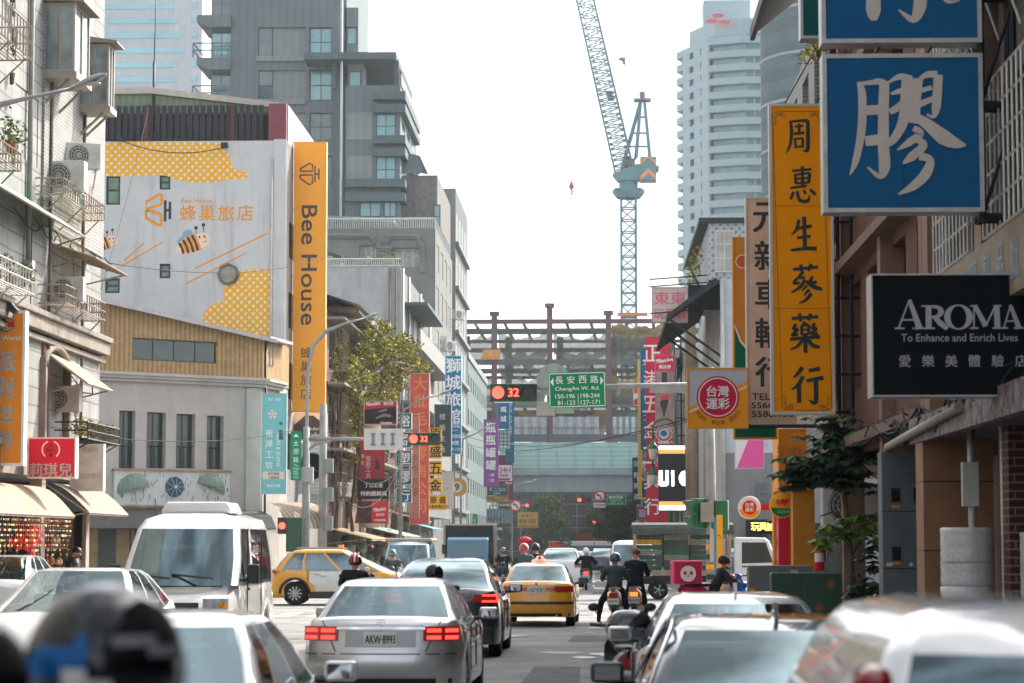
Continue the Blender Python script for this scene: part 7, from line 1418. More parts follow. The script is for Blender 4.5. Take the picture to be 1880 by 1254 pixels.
for sg in (-1, 1):
    for y in (1.55, 2.5): MB().box(sg*.93, y, .88, sg*.945, y+.2, .905).build('door_handle', CHROME, t)
SUV = dict(L=4.7, W=1.9, H=1.62, r=.36, ax=(.95, 3.8), belt=[(0, .95), (.05, 1.08), (.2, 1.12), (.6, 1.08), (1.2, 1.04), (3.3, 1.02), (3.7, 1.0), (4.3, .88), (4.6, .72), (4.7, .6)], gh=[(1.02, .22, 3.7, .86, .12, .3), (1.3, .62, 3.1, .76, .14, .25), (1.5, 1.05, 2.75, .66, .14, .2), (1.575, 1.35, 2.6, .6, .14, .18), (1.61, 1.7, 2.4, .42, .1, .1)], gr=3, mir=(3.1, 1.08), style=2)
c = car('crossover_car', 'black crossover with bright C-shaped tail lamps ahead of the silver saloon', 'car', (-2.48, 39, 0), R(-1), SUV, GRYP); p = c['patch']; t = c['t']
for sg in (-1, 1):
    l = p('tail_lamp', (min(sg*.5, sg*.93), max(sg*.5, sg*.93), .9, .9, 1.03, 1.03), TAILR, o=.01)
    for z in (.905, 1.0): p('lit_strip', (min(sg*.66, sg*.92), max(sg*.66, sg*.92), z, z, z+.03, z+.03), TAILB, o=.02, par=l)
    p('lit_strip', (min(sg*.89, sg*.92), max(sg*.89, sg*.92), .9, .9, 1.03, 1.03), TAILB, o=.021, par=l)
p('lower_bumper', (-.85, .85, .24, .24, .5, .5), TRIM, o=.006); plate(c, 'RFE-2716', 0, .72)
TX = dict(SED, L=4.4, W=1.7, r=.3, ax=(.95, 3.5), belt=[(0, .9), (.06, .97), (.2, 1.0), (.6, .98), (1.0, .94), (2.2, .92), (3.0, .93), (3.3, .92), (3.9, .82), (4.25, .7), (4.4, .58)], gh=[(.9, .45, 3.2, .76, .08, .2), (1.15, .82, 2.75, .67, .1, .16), (1.33, 1.05, 2.4, .58, .1, .14), (1.375, 1.2, 2.3, .52, .1, .12), (1.4, 1.45, 2.1, .4, .08, .1)], mir=(2.8, .98), mirm=TRIM, style=1)
c = car('taxi', 'yellow saloon taxi with red tail lamps and a lit roof sign, stopped at the crossing', 'taxi', (-1.28, 53.3, 0), R(-1.5), TX, YELP); p = c['patch']; t = c['t']
saloon_rear(c, .83, .84, False, .42, .13); plate(c, '157·CV', 0, .82, .15, .32); p('bumper_strip', (-.82, .82, .5, .5, .56, .56), TRIM, o=.012); p('lower_bumper', (-.75, .75, .23, .23, .3, .3), TRIM, o=.006)
for sg in (-1, 1): p('reverse_lamp', (min(sg*.43, sg*.2), max(sg*.43, sg*.2), .79, .79, .87, .87), TAILR, o=.01)
mb = MB(); mb.prism([(-.2, 1.4), (.2, 1.4), (.18, 1.47), (.1, 1.5), (.06, 1.56), (-.06, 1.56), (-.1, 1.5), (-.18, 1.47)], 1.7, 1.85); rs = mb.build('roof_sign', M('taxi_lamp', (.8, .62, .55), rough=.3, emit=.25), t); mb = MB(); mb.disc(0, 1.51, .035, 1.69, 12); mb.text('TAXI', 0, 1.435, .05, 1.694); mb.build('lettering', S('d2405a'), rs)
mb = MB(); mb.text('LATIO', .5, .935, .035, c['rp'](.5, .935, .02)[1]); mb.disc(0, .945, .03, c['rp'](0, .945, .02)[1], 10); mb.build('badge_lettering', CHROME, t); mb = MB(); mb.tube([(.45, .0, .25), (.45, .25, .25)], .03, 8); mb.build('exhaust', STEEL, t)
RV = dict(SUV, L=4.55, W=1.84, r=.35, ax=(.87, 3.55), belt=[(0, .9), (.05, 1.05), (.2, 1.1), (.8, 1.06), (3.0, 1.0), (3.4, 1.03), (4.1, .93), (4.45, .78), (4.55, .65)], gh=[(1.0, .2, 3.75, .86, .1, .3), (1.3, .38, 3.1, .78, .12, .25), (1.54, .62, 2.55, .68, .12, .2), (1.62, .8, 2.4, .62, .12, .18), (1.66, 1.1, 2.2, .45, .1, .1)], gr=2, mir=(3.0, 1.05), style=0, wid=[(0, .9), (.12, .955), (.4, .99), (1, 1), (3.6, 1), (4.1, .95), (4.4, .84), (4.55, .74)])
c = car('taxi', 'yellow sport utility taxi with silver grey doors crossing from left to right', 'taxi', (-9.75, 71.9, 0), R(-88), RV, YELP); t = c['t']
for y0, y1 in ((1.3, 2.25), (2.27, 3.1)):
    for sg in (1,):
        mb = MB(); g = []
        lo = .42
        for z in (lo, .55, .7, .85, .95, 1.0):
            for y in (y0+(.18 if z < .7 and y0 < 2 else 0), y1): g.append((sg*(.925-.03*max(0, z-.7)/.3-(.0 if z < .9 else .02)), y, z))
        mb.add(g, [(i*2, i*2+1, i*2+3, i*2+2) for i in range(5)], 0, True); d = mb.build('door', paint('silver_door', (.62, .66, .62), .2, .3), t); MB().box(sg*.92, y0+.12, .9, sg*.945, y0+.32, .925).build('handle', CHROME, d)
mb = MB()
for y in (1.25, 2.26, 3.12): mb.box(.912, y-.008, .42, .93, y+.008, 1.0)
mb.build('door_gap', TRIM, t); MB().box(.88, 1.3, .2, .935, 3.1, .4).build('sill_cladding', TRIM, t)
for a in (.87, 3.55):
    mb = MB(); mb.tube([(.915, a+.44*math.cos(q*math.pi/10), .35+.44*math.sin(q*math.pi/10)) for q in range(11)], .045, 6); mb.build('arch_cladding', TRIM, t)
mb = MB(); mb.bar((.66, .9, 1.68), (.66, 2.3, 1.68), .035); mb.bar((-.66, .9, 1.68), (-.66, 2.3, 1.68), .035); mb.build('roof_rail', M('roof_rail_grey', (.3, .3, .3), metal=.5), t); c['patch']('tail_lamp', (.5, .9, .95, .95, 1.06, 1.06), TAILR, o=.02); MB().box(.8, .02, .95, .93, .3, 1.05).build('tail_lamp', TAILR, t, bev=.02)
mb = MB(); mb.prism([(-.18, 1.66), (.18, 1.66), (.1, 1.78), (-.1, 1.78)], 2.1, 2.25); mb.build('roof_sign', S('f0a030'), t)
mb = MB(); q = MB(); [q.text(a, b, z, h, -.94) for a, b, z, h in (('大都會', 2.4, .78, .07), ('55688 計程車隊', 2.62, .68, .04), ('服務電話', 2.5, .62, .035), ('TAXI', 1.72, .85, .06), ('▢ ◯ ◯', 1.9, .72, .06))]
mb.add([(-y, x, z) for x, y, z in q.v], q.f); mb.build('door_lettering', INK, t)
VAN = dict(L=5.4, W=1.96, H=2.4, r=.34, ax=(1.1, 4.3), belt=[(0, 1.15), (.1, 1.25), (4.4, 1.25), (4.75, 1.15), (5.2, .98), (5.33, .8), (5.4, .6)], rear=[(.2, .02), (1.2, 0)], rb=.05, front=[(.2, .05), (.5, 0), (.9, .1), (1.2, .2)], fb=.3, gh=[(1.18, .03, 4.95, .95, .02, .3), (1.6, .04, 4.45, .92, .02, .25), (2.1, .05, 3.95, .84, .02, .2), (2.27, .1, 3.6, .76, .03, .16), (2.36, .3, 3.3, .5, .05, .1)], gr=2,
    side=[(0, 'P'), (.03, 'G'), (.45, 'G'), (.66, 'P'), (.72, 'G'), (.96, 'P'), (1, '')], style=2, cr=.02, wid=[(0, .97), (.1, 1), (4.2, 1), (4.8, .97), (5.2, .9), (5.4, .8)])
c = car('van', 'white passenger van with roof air conditioning pod facing the camera', 'van', (-6.75, 43.4, 0), R(180.5), VAN, WHP); t = c['t']
MB().prism([(-.62, 2.36), (-.52, 2.56), (.52, 2.56), (.62, 2.36)], 1.6, 2.9).build('roof_pod', WHP, t, bev=.05)
for sg in (-1, 1):
    mb = MB(); x = sg*1.14; mb.box(x-.1, 4.1, 1.2, x+.1, 4.22, 1.52); mb.bar((sg*.95, 4.15, 1.25), (x, 4.15, 1.3), .07); mb.build('mirror', TRIM, t, bev=.03); a, b = sg*.48, sg*.86
    l = c['patch']('headlamp', (min(a, b), max(a, b), .74, .74, .98, .98), HEADL, c['fp'], o=.012); l2 = c['patch']('indicator', (min(sg*.72, b), max(sg*.72, b), .8, .8, .92, .92), AMB, c['fp'], o=.02, par=l)
MB().bar((-.6, 4.98, 1.3), (.1, 4.75, 1.36), .025).bar((.1, 4.97, 1.3), (.75, 4.73, 1.36), .025).build('wiper', TRIM, t)
c['patch']('grille', (-.42, .42, .7, .7, .92, .92), TRIM, c['fp'], o=.012); c['patch']('bumper', (-.85, .85, .3, .3, .55, .55), TRIM, c['fp'], o=.01); c['patch']('cowl_panel', (-.7, .7, 1.16, 1.16, 1.24, 1.24), TRIM, c['fp'], o=-.4)
for y in (1.9, 3.65): MB().box(-.99, y-.006, .35, -.97, y+.006, 2.1).box(.97, y-.006, .35, .99, y+.006, 2.1).build('door_gap', TRIM, t)
MB().box(-1.0, 3.4, 1.08, -.975, 3.55, 1.13).build('door_handle', TRIM, t); mb = MB(); mb.bar((.55, 3.6, 2.32), (.6, 3.5, 2.6), .012); mb.build('antenna', TRIM, t); MB().sph((-.5, 2.0, 2.36), .06, .06, .05).build('roof_marker', AMB, t)
mb = MB(); q = MB(); q.text('VAULD', 2.6, 1.75, .16, 0); mb.add([(-.945, -x+5.0, z) for x, y, z in q.v], q.f); mb.build('window_lettering', S('b9bfc0'), t)
c = car('saloon_car', 'white saloon at lower left behind the dark helmet, right mirror showing', 'car', (-2.78, 13.5, 0), R(0), dict(SED, mirm=None) if 0 else SED, WHP)
saloon_rear(c, .86, lit=False); plate(c, 'BDH-6051', 0, .8); t = c['t']; mb = MB(); mb.prism([(1.75, 1.455), (1.95, 1.46), (1.8, 1.53)], -.012, .012, ax='x'); mb.build('antenna_fin', WHP, t)
c = car('hatchback', 'black glossy car at lower right reflecting the sky in its rear window', 'car', (1.12, 13.6, 0), R(0), dict(SED, glass=CGD, L=4.5, ax=(.95, 3.6), mirm=TRIM, belt=[(0, .95), (.06, 1.02), (.2, 1.05), (.4, 1.02), (1.0, .97), (2.3, .95), (3.1, .96), (3.4, .95), (4.0, .86), (4.35, .72), (4.5, .6)], gh=[(.95, .3, 3.3, .82, .1, .25), (1.2, .7, 2.85, .72, .12, .2), (1.36, 1.02, 2.5, .63, .12, .17), (1.405, 1.2, 2.4, .57, .12, .16), (1.43, 1.5, 2.2, .42, .08, .1)], mir=(2.95, 1.0)), BLKP)
saloon_rear(c, .86, lit=False); t = c['t']; mb = MB(); mb.prism([(1.25, 1.41), (1.5, 1.425), (1.33, 1.52), (1.3, 1.52)], -.015, .015, ax='x'); mb.build('antenna_fin', BLKP, t); plate(c, 'AXK-3309', 0, .78)
mb = MB(); mb.tube([(-.83, .45, .97), (-.73, .85, 1.2), (-.65, 1.1, 1.37), (-.62, 1.6, 1.41), (-.64, 2.4, 1.37), (-.84, 3.0, .97)], .014, 6); mb.build('window_trim', CHROME, t)
c = car('saloon_car', 'pale silver saloon with shark fin antenna in front of the black car', 'car', (1.28, 20.3, 0), R(0), dict(SED, gh=[(z-.03 if z > 1 else z, *q) for z, *q in SED['gh']]), paint('pale_silver', (.6, .61, .61), .5, .25))
saloon_rear(c, .86, lit=False); t = c['t']; mb = MB(); mb.prism([(1.5, 1.4), (1.78, 1.42), (1.6, 1.52), (1.56, 1.52)], -.015, .015, ax='x'); mb.build('antenna_fin', SILVER, t); plate(c, 'ANC-5178', 0, .78)
c = car('people_carrier', 'blurred white car at the lower right corner close to the camera', 'car', (1.46, 5.9, 0), R(0), dict(SUV, side=[(0, 'P'), (.3, 'P'), (.7, 'P'), (1, '')], glass=CGD, H=1.72, L=4.4, W=1.78, gh=[(1.05, .12, 3.6, .84, .1, .3), (1.4, .25, 3.1, .76, .12, .25), (1.6, .45, 2.75, .68, .14, .2), (1.69, .65, 2.6, .6, .14, .18), (1.725, 1.0, 2.4, .42, .1, .1)], gr=2, ax=(.9, 3.5), belt=[(0, 1.0), (.05, 1.1), (.2, 1.12), (1.2, 1.06), (3.1, 1.02), (3.5, 1.0), (4.1, .88), (4.3, .72), (4.4, .6)]), WHP); t = c['t']
for sg in (-1, 1): MB().box(sg*.7, .26, 1.3, sg*.79, .42, 1.58).build('tail_lamp', TAILR, t, bev=.03)
c = car('saloon_car', 'white car with dark windows behind the helmet, coming towards the camera', 'car', (-6.62, 33.3, 0), R(180), dict(SUV, gh=[(z-.06 if z > 1.2 else z, *q) for z, *q in SUV['gh']]), WHP)
for sg in (-1, 1): c['patch']('headlamp', (min(sg*.45, sg*.82), max(sg*.45, sg*.82), .68, .68, .82, .82), HEADL, c['fp'])
c = car('sport_utility', 'white car with dark glass parked by the gift shop at the left edge', 'car', (-12.15, 47.5, .0), R(0), dict(SUV), WHP)
def far(label, kind, px, Y, sp, pm, rz=0, gr='cars waiting beyond the crossing', lamps=True):
    c = car(kind, label, 'car' if 'van' not in kind else 'van', ((px-VPX)/FPX*Y, Y, gz(Y)), R(rz), sp, pm, gr)
    if lamps and rz == 0:
        for sg in (-1, 1): c['patch']('tail_lamp', (min(sg*.55, sg*.88), max(sg*.55, sg*.88), .82, .82, .96, .96), TAILR)
    elif lamps:
        for sg in (-1, 1): c['patch']('headlamp', (min(sg*.45, sg*.82), max(sg*.45, sg*.82), .68, .68, .82, .82), HEADL, c['fp'])
    return c
far('white sport utility just past the crossing, right of the taxi roof', 'sport_utility', 1030, 98, SUV, WHP)
far('dark teal estate car far down the road under the red light', 'estate_car', 1108, 150, SUV, DKB); far('dark saloon beside the teal estate, farther along', 'saloon_car', 1082, 185, SED, BLKP); far('black saloon farthest of the queue near the bus', 'saloon_car', 1124, 235, SED, BLKP); far('white saloon in the far queue left of the dark estate', 'saloon_car', 1056, 165, SED, WHP)
far('silver saloon in the far oncoming lane', 'saloon_car', 1040, 210, SED, SILVER, 180)
VN2 = dict(VAN, W=1.7, L=4.2, ax=(.8, 3.3), belt=[(0, 1.05), (3.6, 1.05), (3.9, .95), (4.1, .8), (4.2, .6)], gh=[(1.0, .03, 3.9, .83, .02, .2), (1.4, .04, 3.6, .8, .02, .2), (1.75, .06, 3.3, .74, .02, .2), (1.86, .12, 3.1, .66, .03, .16), (1.92, .3, 2.9, .45, .05, .1)], wid=[(0, .97), (4.2, .9)])
far('white minivan behind the crate truck, facing the camera', 'minivan', 1158, 92, VN2, WHP, 180)
c = far('small beige canvas topped van beyond the yellow and white taxi', 'minivan', 762, 90, VN2, paint('pale_blue_van', (.3, .45, .5)), 180); MB().box(-.85, .1, 1.86, .85, 3.0, 2.0).build('canvas_top', M('tan_canvas', (.42, .33, .26), rough=.8, var=.3), c['t'], bev=.06)
def cab(t, W, y0, m, zt=2.0, hood=.0, z0=.45):
    pr = [(y0-1.55, z0), (y0, z0), (y0+.02, z0+.5), (y0-.12, z0+.72), (y0-.42, zt-.1), (y0-.55, zt), (y0-1.5, zt+.02), (y0-1.55, zt-.05)]
    mb = MB(); mb.prism(pr, -W/2, W/2, ax='x'); b = mb.build('cab', m, t, bev=.05)
    mb = MB(); mb.add([(-W*.44, y0-.1, z0+.76), (W*.44, y0-.1, z0+.76), (W*.42, y0-.39, zt-.12), (-W*.42, y0-.39, zt-.12)], [(0, 1, 2, 3)]); mb.build('windshield', CGL, t)
    for sg in (-1, 1):
        x = sg*(W/2+.006); mb = MB(); mb.add([(x, y0-.3, z0+.75), (x, y0-.52, zt-.15), (x, y0-1.3, zt-.15), (x, y0-1.3, z0+.72)], [(0, 1, 2, 3)]); mb.build('side_window', CGL, t)
        mb = MB(); mb.box(sg*(W/2+.04), y0-.1, 1.35, sg*(W/2+.2), y0-.04, 1.75); mb.bar((sg*W/2, y0-.2, 1.6), (sg*(W/2+.1), y0-.07, 1.6), .03); mb.build('mirror', TRIM, t, bev=.02)
        MB().box(sg*W*.3, y0, z0+.12, sg*W*.46, y0+.035, z0+.34).build('headlamp', HEADL, t)
        MB().box(x-.003*sg, y0-1.3, z0+.6, x+.012*sg, y0-1.12, z0+.64).build('door_handle', TRIM, t)
    MB().box(-W/2, y0-.1, z0-.12, W/2, y0+.06, z0+.04).build('bumper', TRIM, t, bev=.03)
t = thing('truck', 'blue lorry with a dark canvas cargo box coming through the crossing', 'truck', ((860-VPX)/FPX*102, 106, 0), R(180)); cab(t, 1.75, 4.6, BLUP, 2.05)
MB().box(-1.02, -.6, .8, 1.02, 2.9, .95).build('bed', TRIM, t); MB().box(-1.05, -.6, .95, 1.05, 2.85, 2.62).build('canvas_box', M('dark_canvas_box', (.05, .052, .05), rough=.8, var=.3), t, bev=.08); mb = MB(); mb.bar((-1.06, 2.87, 2.58), (1.06, 2.87, 2.58), .06); mb.bar((-1.05, 2.87, .95), (-1.05, 2.87, 2.58), .05); mb.bar((1.05, 2.87, .95), (1.05, 2.87, 2.58), .05); mb.build('canvas_hem', M('hem_tan', (.4, .3, .24)), t)
wheels(t, .34, .2, .75, (.5, 3.6), 2)
t = thing('truck', 'white cab delivery truck with canopy, side on, turning into the side street', 'truck', (1.35, 79.1, 0), R(-90)); cab(t, 1.7, 4.75, WHP, 2.0)
MB().box(-.85, 0, .78, .85, 3.1, .95).build('bed', M('truck_bed', (.3, .26, .22), rough=.7, var=.3, stain=.4), t); MB().box(.5, .1, .5, .6, 4.6, .75).box(-.6, .1, .5, -.5, 4.6, .75).build('chassis', TRIM, t); wheels(t, .31, .2, .72, (.75, 3.9), 2)
mb = MB(); mb.prism([(-.95, 2.3), (-.9, 2.42), (0, 2.5), (.9, 2.42), (.95, 2.3), (.95, 2.12), (.92, 2.12), (.9, 2.3), (-.9, 2.3), (-.92, 2.12), (-.95, 2.12)], -.1, 3.2); mb.build('canopy', M('grey_green_tarp', (.085, .1, .095), rough=.75, var=.25), t)
for y in (0, 3.05):
    for x in (-.82, .82): MB().bar((x, y, .95), (x, y, 2.35), .06).build('canopy_post', M('post_tan', (.36, .27, .2)), t)
rn = random.Random(9); CRT = [M('crate_green', (.055, .13, .085), rough=.6, var=.3), M('crate_dark', (.075, .095, .085), rough=.6, var=.3), M('crate_orange', (.6, .3, .06), rough=.6), M('crate_grey', (.21, .22, .2), rough=.6)]
base = t.location; proto = {}
for cx in range(3):
    for row in range(8):
        mi = 2 if (cx == 0 and row == 5) else (0, 1, 1, 3)[(cx+row) % 4]; yy = .45+cx*.88; z = .955+row*.165
        kind_ = ('green', 'dark', 'orange', 'grey')[mi]; loc = (base[0]+yy+.0, base[1]-.45, z)
        nth = ('bottom', 'second', 'third', 'fourth', 'fifth', 'sixth', 'seventh', 'topmost')[row]; lab = '%s slatted crate, %s of the %s stack on the truck' % (kind_, nth if row in (0, 7) else nth+' from the bottom', ('rear', 'middle', 'front')[cx])
        if mi not in proto:
            o = thing('crate', lab, 'crate', loc, 0, 'crates stacked on the delivery truck'); mb = MB()
            for a in (-.4, .38): mb.box(a, -.27, 0, a+.02, .27, .155)
            for z2 in (.0, .055, .11): mb.box(-.38, -.27, z2, .38, -.25, z2+.04); mb.box(-.38, .25, z2, .38, .27, z2+.04)
            for xx in (-.2, 0, .2): mb.box(xx-.015, -.273, 0, xx+.015, -.268, .155)
            mb.build('slats', CRT[mi], o); MB().box(-.37, -.24, .0, .37, .24, .13).build('contents', M('crate_contents', (.06, .055, .045), var=.6, sc=8), o); proto[mi] = o
        else: dup(proto[mi], loc, 0, lab)
t = thing('bus', 'white and red bus crossing under the elevated road', 'bus', (-6.6, 326, gz(326)), R(-90)); MB().box(-1.2, 0, .4, 1.2, 9.2, 3.05).build('body', WHP, t, bev=.12); MB().box(1.19, .3, 1.4, 1.22, 9, 2.45).build('side_window', CGL, t); MB().box(1.19, .0, 2.0, 1.24, 2.6, 3.0).box(1.19, 0, .6, 1.23, 9.1, .9).build('red_panel', S('d8402a'), t); wheels(t, .45, .25, 1.05, (1.8, 7), 2)
SKIN = M('skin', (.46, .26, .18), rough=.55, var=.08); HAIR = M('black_hair', (.012, .01, .01), rough=.5); SHOE = M('dark_shoe', (.02, .02, .02)); JEAN = M('dark_trousers', (.02, .022, .028), rough=.85, var=.2); 
def person(label, loc, rz, J, cl, group=None, helmet=None, hair=True, bald=False):
    """J: joints dict; cl: cloth colours (torso, arm, leg). One skinned body mesh; hair / helmet / eyes as its children"""
    t = thing('person', label, 'person', loc, rz, group)
    V_ = []; E_ = []; rad = []; lab = []
    def add(p, r, parent=None, l=0): V_.append(Vector(p)); rad.append(r); lab.append(l); i = len(V_)-1; (E_.append((parent, i)) if parent is not None else None); return i
    hip = add(J['hip'], (.19, .155), None, 0); mid = add(Vector(J['hip']).lerp(Vector(J['chest']), .5), (.2, .155), hip, 0); ch = add(J['chest'], (.215, .165), mid, 0); nk0 = add(Vector(J['chest']).lerp(Vector(J['neck']), .6), (.15, .115), ch, 0); nk = add(J['neck'], (.055, .055), nk0, 3); hd = add(J['head'], (.088, .1), nk, 3); add(Vector(J['head'])+Vector((0, 0, .09)), (.07, .08), hd, 3)
    for s in 'LR':
        sh = add(J['sh'+s], (.09, .09), nk0, 1); el = add(J['el'+s], (.07, .07), sh, 1); wr = add(J['ha'+s], (.036, .034), el, 1); d = (Vector(J['ha'+s])-Vector(J['el'+s])).normalized(); sd = d.cross(Vector((0, 0, 1))); sd = sd.normalized() if sd.length > .1 else Vector((1, 0, 0)); up = sd.cross(d)
        hn = add(Vector(J['ha'+s])+d*.06, (.034, .02), wr, 3)
        for q, (a, ln) in enumerate(((-.024, .065), (-.008, .075), (.008, .07), (.022, .055))): k = add(V_[hn]+d*ln*.55+sd*a*1.3, (.009, .009), hn, 3); add(V_[k]+d*ln*.3-up*.03, (.008, .008), k, 3)
        k = add(V_[hn]-d*.02+sd*(.035 if s == 'L' else -.035)-up*.01, (.011, .011), hn, 3); add(V_[k]+d*.035-up*.015, (.009, .009), k, 3)
        hp = add(Vector(J['hip'])+Vector(((-.1 if s == 'L' else .1), 0, -.06)), (.125, .125), hip, 2); kn = add(J['kn'+s], (.085, .085), hp, 2); an = add(J['an'+s], (.058, .058), kn, 2); add(Vector(J['an'+s])+Vector(J.get('toe', (0, .15, -.04))), (.04, .035), an, 4)
    me = bpy.data.meshes.new('skeleton'); me.from_pydata([tuple(v) for v in V_], E_, []); o = bpy.data.objects.new('skeleton', me); C.objects.link(o)
    sk = o.modifiers.new('skin', 'SKIN'); sk.use_smooth_shade = True; sd_ = o.modifiers.new('sub', 'SUBSURF'); sd_.levels = 1; sd_.render_levels = 1
    for i, r_ in enumerate(rad): me.skin_vertices[0].data[i].radius = r_
    me.skin_vertices[0].data[hip].use_root = True
    dg = bpy.context.evaluated_depsgraph_get(); m2 = bpy.data.meshes.new_from_object(o.evaluated_get(dg)); bpy.data.objects.remove(o); m2.name = 'body'
    for q in (cl[0], cl[1], cl[2], SKIN, SHOE): m2.materials.append(q)
    seg = [(V_[a], V_[b], lab[b]) for a, b in E_]
    for f in m2.polygons:
        c = f.center; best = None
        for a, b, l in seg:
            d = b-a; u = max(0, min(1, (c-a).dot(d)/max(1e-9, d.length_squared))); q = (c-a-d*u).length
            if best is None or q < best[0]: best = (q, l)
        f.material_index = best[1]; f.use_smooth = True
    b = bpy.data.objects.new('body', m2); C.objects.link(b); b.parent = t; H = Vector(J['head'])
    mb = MB(); mb.sph((H.x, H.y+.115, H.z+.005), .014, .026, .022, 8, 6); mb.sph((H.x-.092, H.y, H.z+.01), .014, .026, .035, 8, 6); mb.sph((H.x+.092, H.y, H.z+.01), .014, .026, .035, 8, 6); mb.build('face_features', SKIN, b)
    mb = MB(); [mb.sph((H.x+s*.036, H.y+.1, H.z+.035), .014, .01, .008, 8, 5) for s in (-1, 1)]; mb.build('eyes', HAIR, b); mb = MB(); mb.sph((H.x, H.y+.105, H.z-.05), .03, .01, .008, 8, 5); mb.build('mouth', M('lips', (.3, .1, .09)), b)
    if hair and not helmet: mb = MB(); mb.sph((H.x, H.y-.012, H.z+.05), .108, .122, .105, 16, 8, v1=.62); mb.build('hair', HAIR if not bald else M('shaved_scalp', (.16, .09, .065), rough=.6), b)
    if helmet:
        m, kind = helmet; mb = MB(); mb.sph((H.x, H.y-.005, H.z+.05), .14, .16, .145, 20, 12, v1=.68, m=0); hl = mb.build('helmet', m, b); mb = MB(); mb.sph((H.x, H.y+.01, H.z+.035), .143, .165, .12, 18, 8, v0=.38, v1=.62)
        mb.f = [f for f in mb.f if sum(mb.v[i][1] for i in f)/len(f) > H.y+.05]; mb.m = [0]*len(mb.f); mb.s = [True]*len(mb.f); mb.build('visor', CGL, hl)
        if kind == 'stripe':
            for j, cc in enumerate((S('d83040'), S('e8e6e4'), S('d83040'))): mb = MB(); mb.tube([(H.x+(j-1)*.06, H.y-.005-.165*math.cos(a), H.z+.05+.15*math.sin(a)) for a in [R(q) for q in range(-10, 150, 12)]], .02, 6); mb.build('helmet_stripe', cc, hl)
    return t
def rider_J(lf=False, rf=False, lean=.1, reach=.5, wide=.0):
    J = dict(hip=(0, 0, .8), chest=(0, lean, 1.15), neck=(0, lean+.05, 1.32), head=(0, lean+.08, 1.45), shL=(-.2, lean, 1.255), shR=(.2, lean, 1.255), elL=(-.3-wide, lean+.17, 1.03), elR=(.3+wide, lean+.17, 1.03), haL=(-.3, reach, 1.0), haR=(.3, reach, 1.0), knL=(-.17, .4, .76), knR=(.17, .4, .76), anL=(-.15, .34, .34), anR=(.15, .34, .34))
    if lf: J['knL'] = (-.32, .22, .52); J['anL'] = (-.38, .12, .09)
    if rf: J['knR'] = (.32, .22, .52); J['anR'] = (.38, .12, .09)
    return J
def scooter(label, loc, rz, m, plate_=None, box=None, lit=False, group=None, tail=None):
    t = thing('scooter', label, 'scooter', loc, rz, group)
    for y in (-.45, .75):
        mb = MB(); mb.lathe([(.14, -.05), (.23, -.05), (.26, -.02), (.26, .02), (.23, .05), (.14, .05), (.14, -.05)], 20, ax='x'); w_ = mb.build('wheel', RUB, t, (0, y, .26)); mb = MB(); mb.lathe([(.15, -.04), (.05, -.06), (0, -.06)], 14, ax='x'); mb.lathe([(.15, .04), (.05, .06), (0, .06)], 14, ax='x'); mb.build('rim', STEEL, w_)
    mb = MB(); rg = []
    for y, w_, z0, z1 in ((-.72, .05, .72, .8), (-.55, .14, .5, .8), (-.2, .17, .4, .76), (.1, .15, .3, .6), (.25, .14, .28, .34), (.45, .14, .28, .34)): rg += [[(x*w_, y, z0+(z1-z0)*f) for x, f in ((-1, .3), (-.8, 0), (.8, 0), (1, .3), (1, .75), (.6, 1), (-.6, 1), (-1, .75))]]
    mb.add([v for q in rg for v in q], [(i*8+k, i*8+(k+1) % 8, (i+1)*8+(k+1) % 8, (i+1)*8+k) for i in range(5) for k in range(8)]+[(0, 1, 2, 3, 4, 5, 6, 7)], 0, True); mb.build('body', m, t)
    mb = MB(); mb.add([(x, y, z) for y, z, w_ in ((.42, .3, .14), (.55, .5, .2), (.62, .8, .18), (.6, .95, .1)) for x in (-w_, -w_*.5, w_*.5, w_)], [(i*4+k, i*4+k+1, (i+1)*4+k+1, (i+1)*4+k) for i in range(3) for k in range(3)], 0, True); mb.build('leg_shield', m, t)
    mb = MB(); mb.sph((0, -.2, .8), .15, .42, .06, 14, 8); mb.build('seat', TRIM, t); mb = MB(); mb.tube([(0, .72, .3), (0, .62, .7), (0, .56, .98)], .03, 8); mb.tube([(-.34, .46, 1.02), (-.15, .55, 1.0), (.15, .55, 1.0), (.34, .46, 1.02)], .018, 8); mb.build('handlebar', TRIM, t); mb = MB(); mb.sph((0, .62, .98), .13, .09, .09, 12, 8); mb.build('headset', m, t)
    mb = MB(); mb.tube([(0, .62, .46), (0, .82, .55), (0, .95, .45), (0, 1.0, .3)], .07, 6); mb.build('front_mudguard', m, t)
    for s in (-1, 1):
        mb = MB(); mb.tube([(s*.22, .52, 1.02), (s*.28, .5, 1.16)], .008, 5); mb.sph((s*.3, .5, 1.2), .065, .02, .045, 12, 6); mb.build('mirror', TRIM, t)
    mb = MB(); mb.box(-.09, -.76, .62, .09, -.7, .72); l = mb.build('tail_lamp', tail or (TAILB if lit else TAILR), t); mb = MB(); mb.box(-.06, -.74, .36, .06, -.6, .62); mb.build('rear_mudguard', TRIM, t)
    MB().box(-.13, -.775, .46, .13, -.765, .6).build('licence_plate', PLATE, t); mb = MB(); mb.text(plate_ or 'NKM-582', 0, .53, .06, -.779, w=.23, bold=.01); mb.build('lettering', INK, t); mb = MB(); mb.tube([(.16, -.1, .3), (.17, -.6, .36)], [.05, .065], 10); mb.build('exhaust', STEEL, t)
    return t
def YX(px, Y): return (px-VPX)/FPX*Y
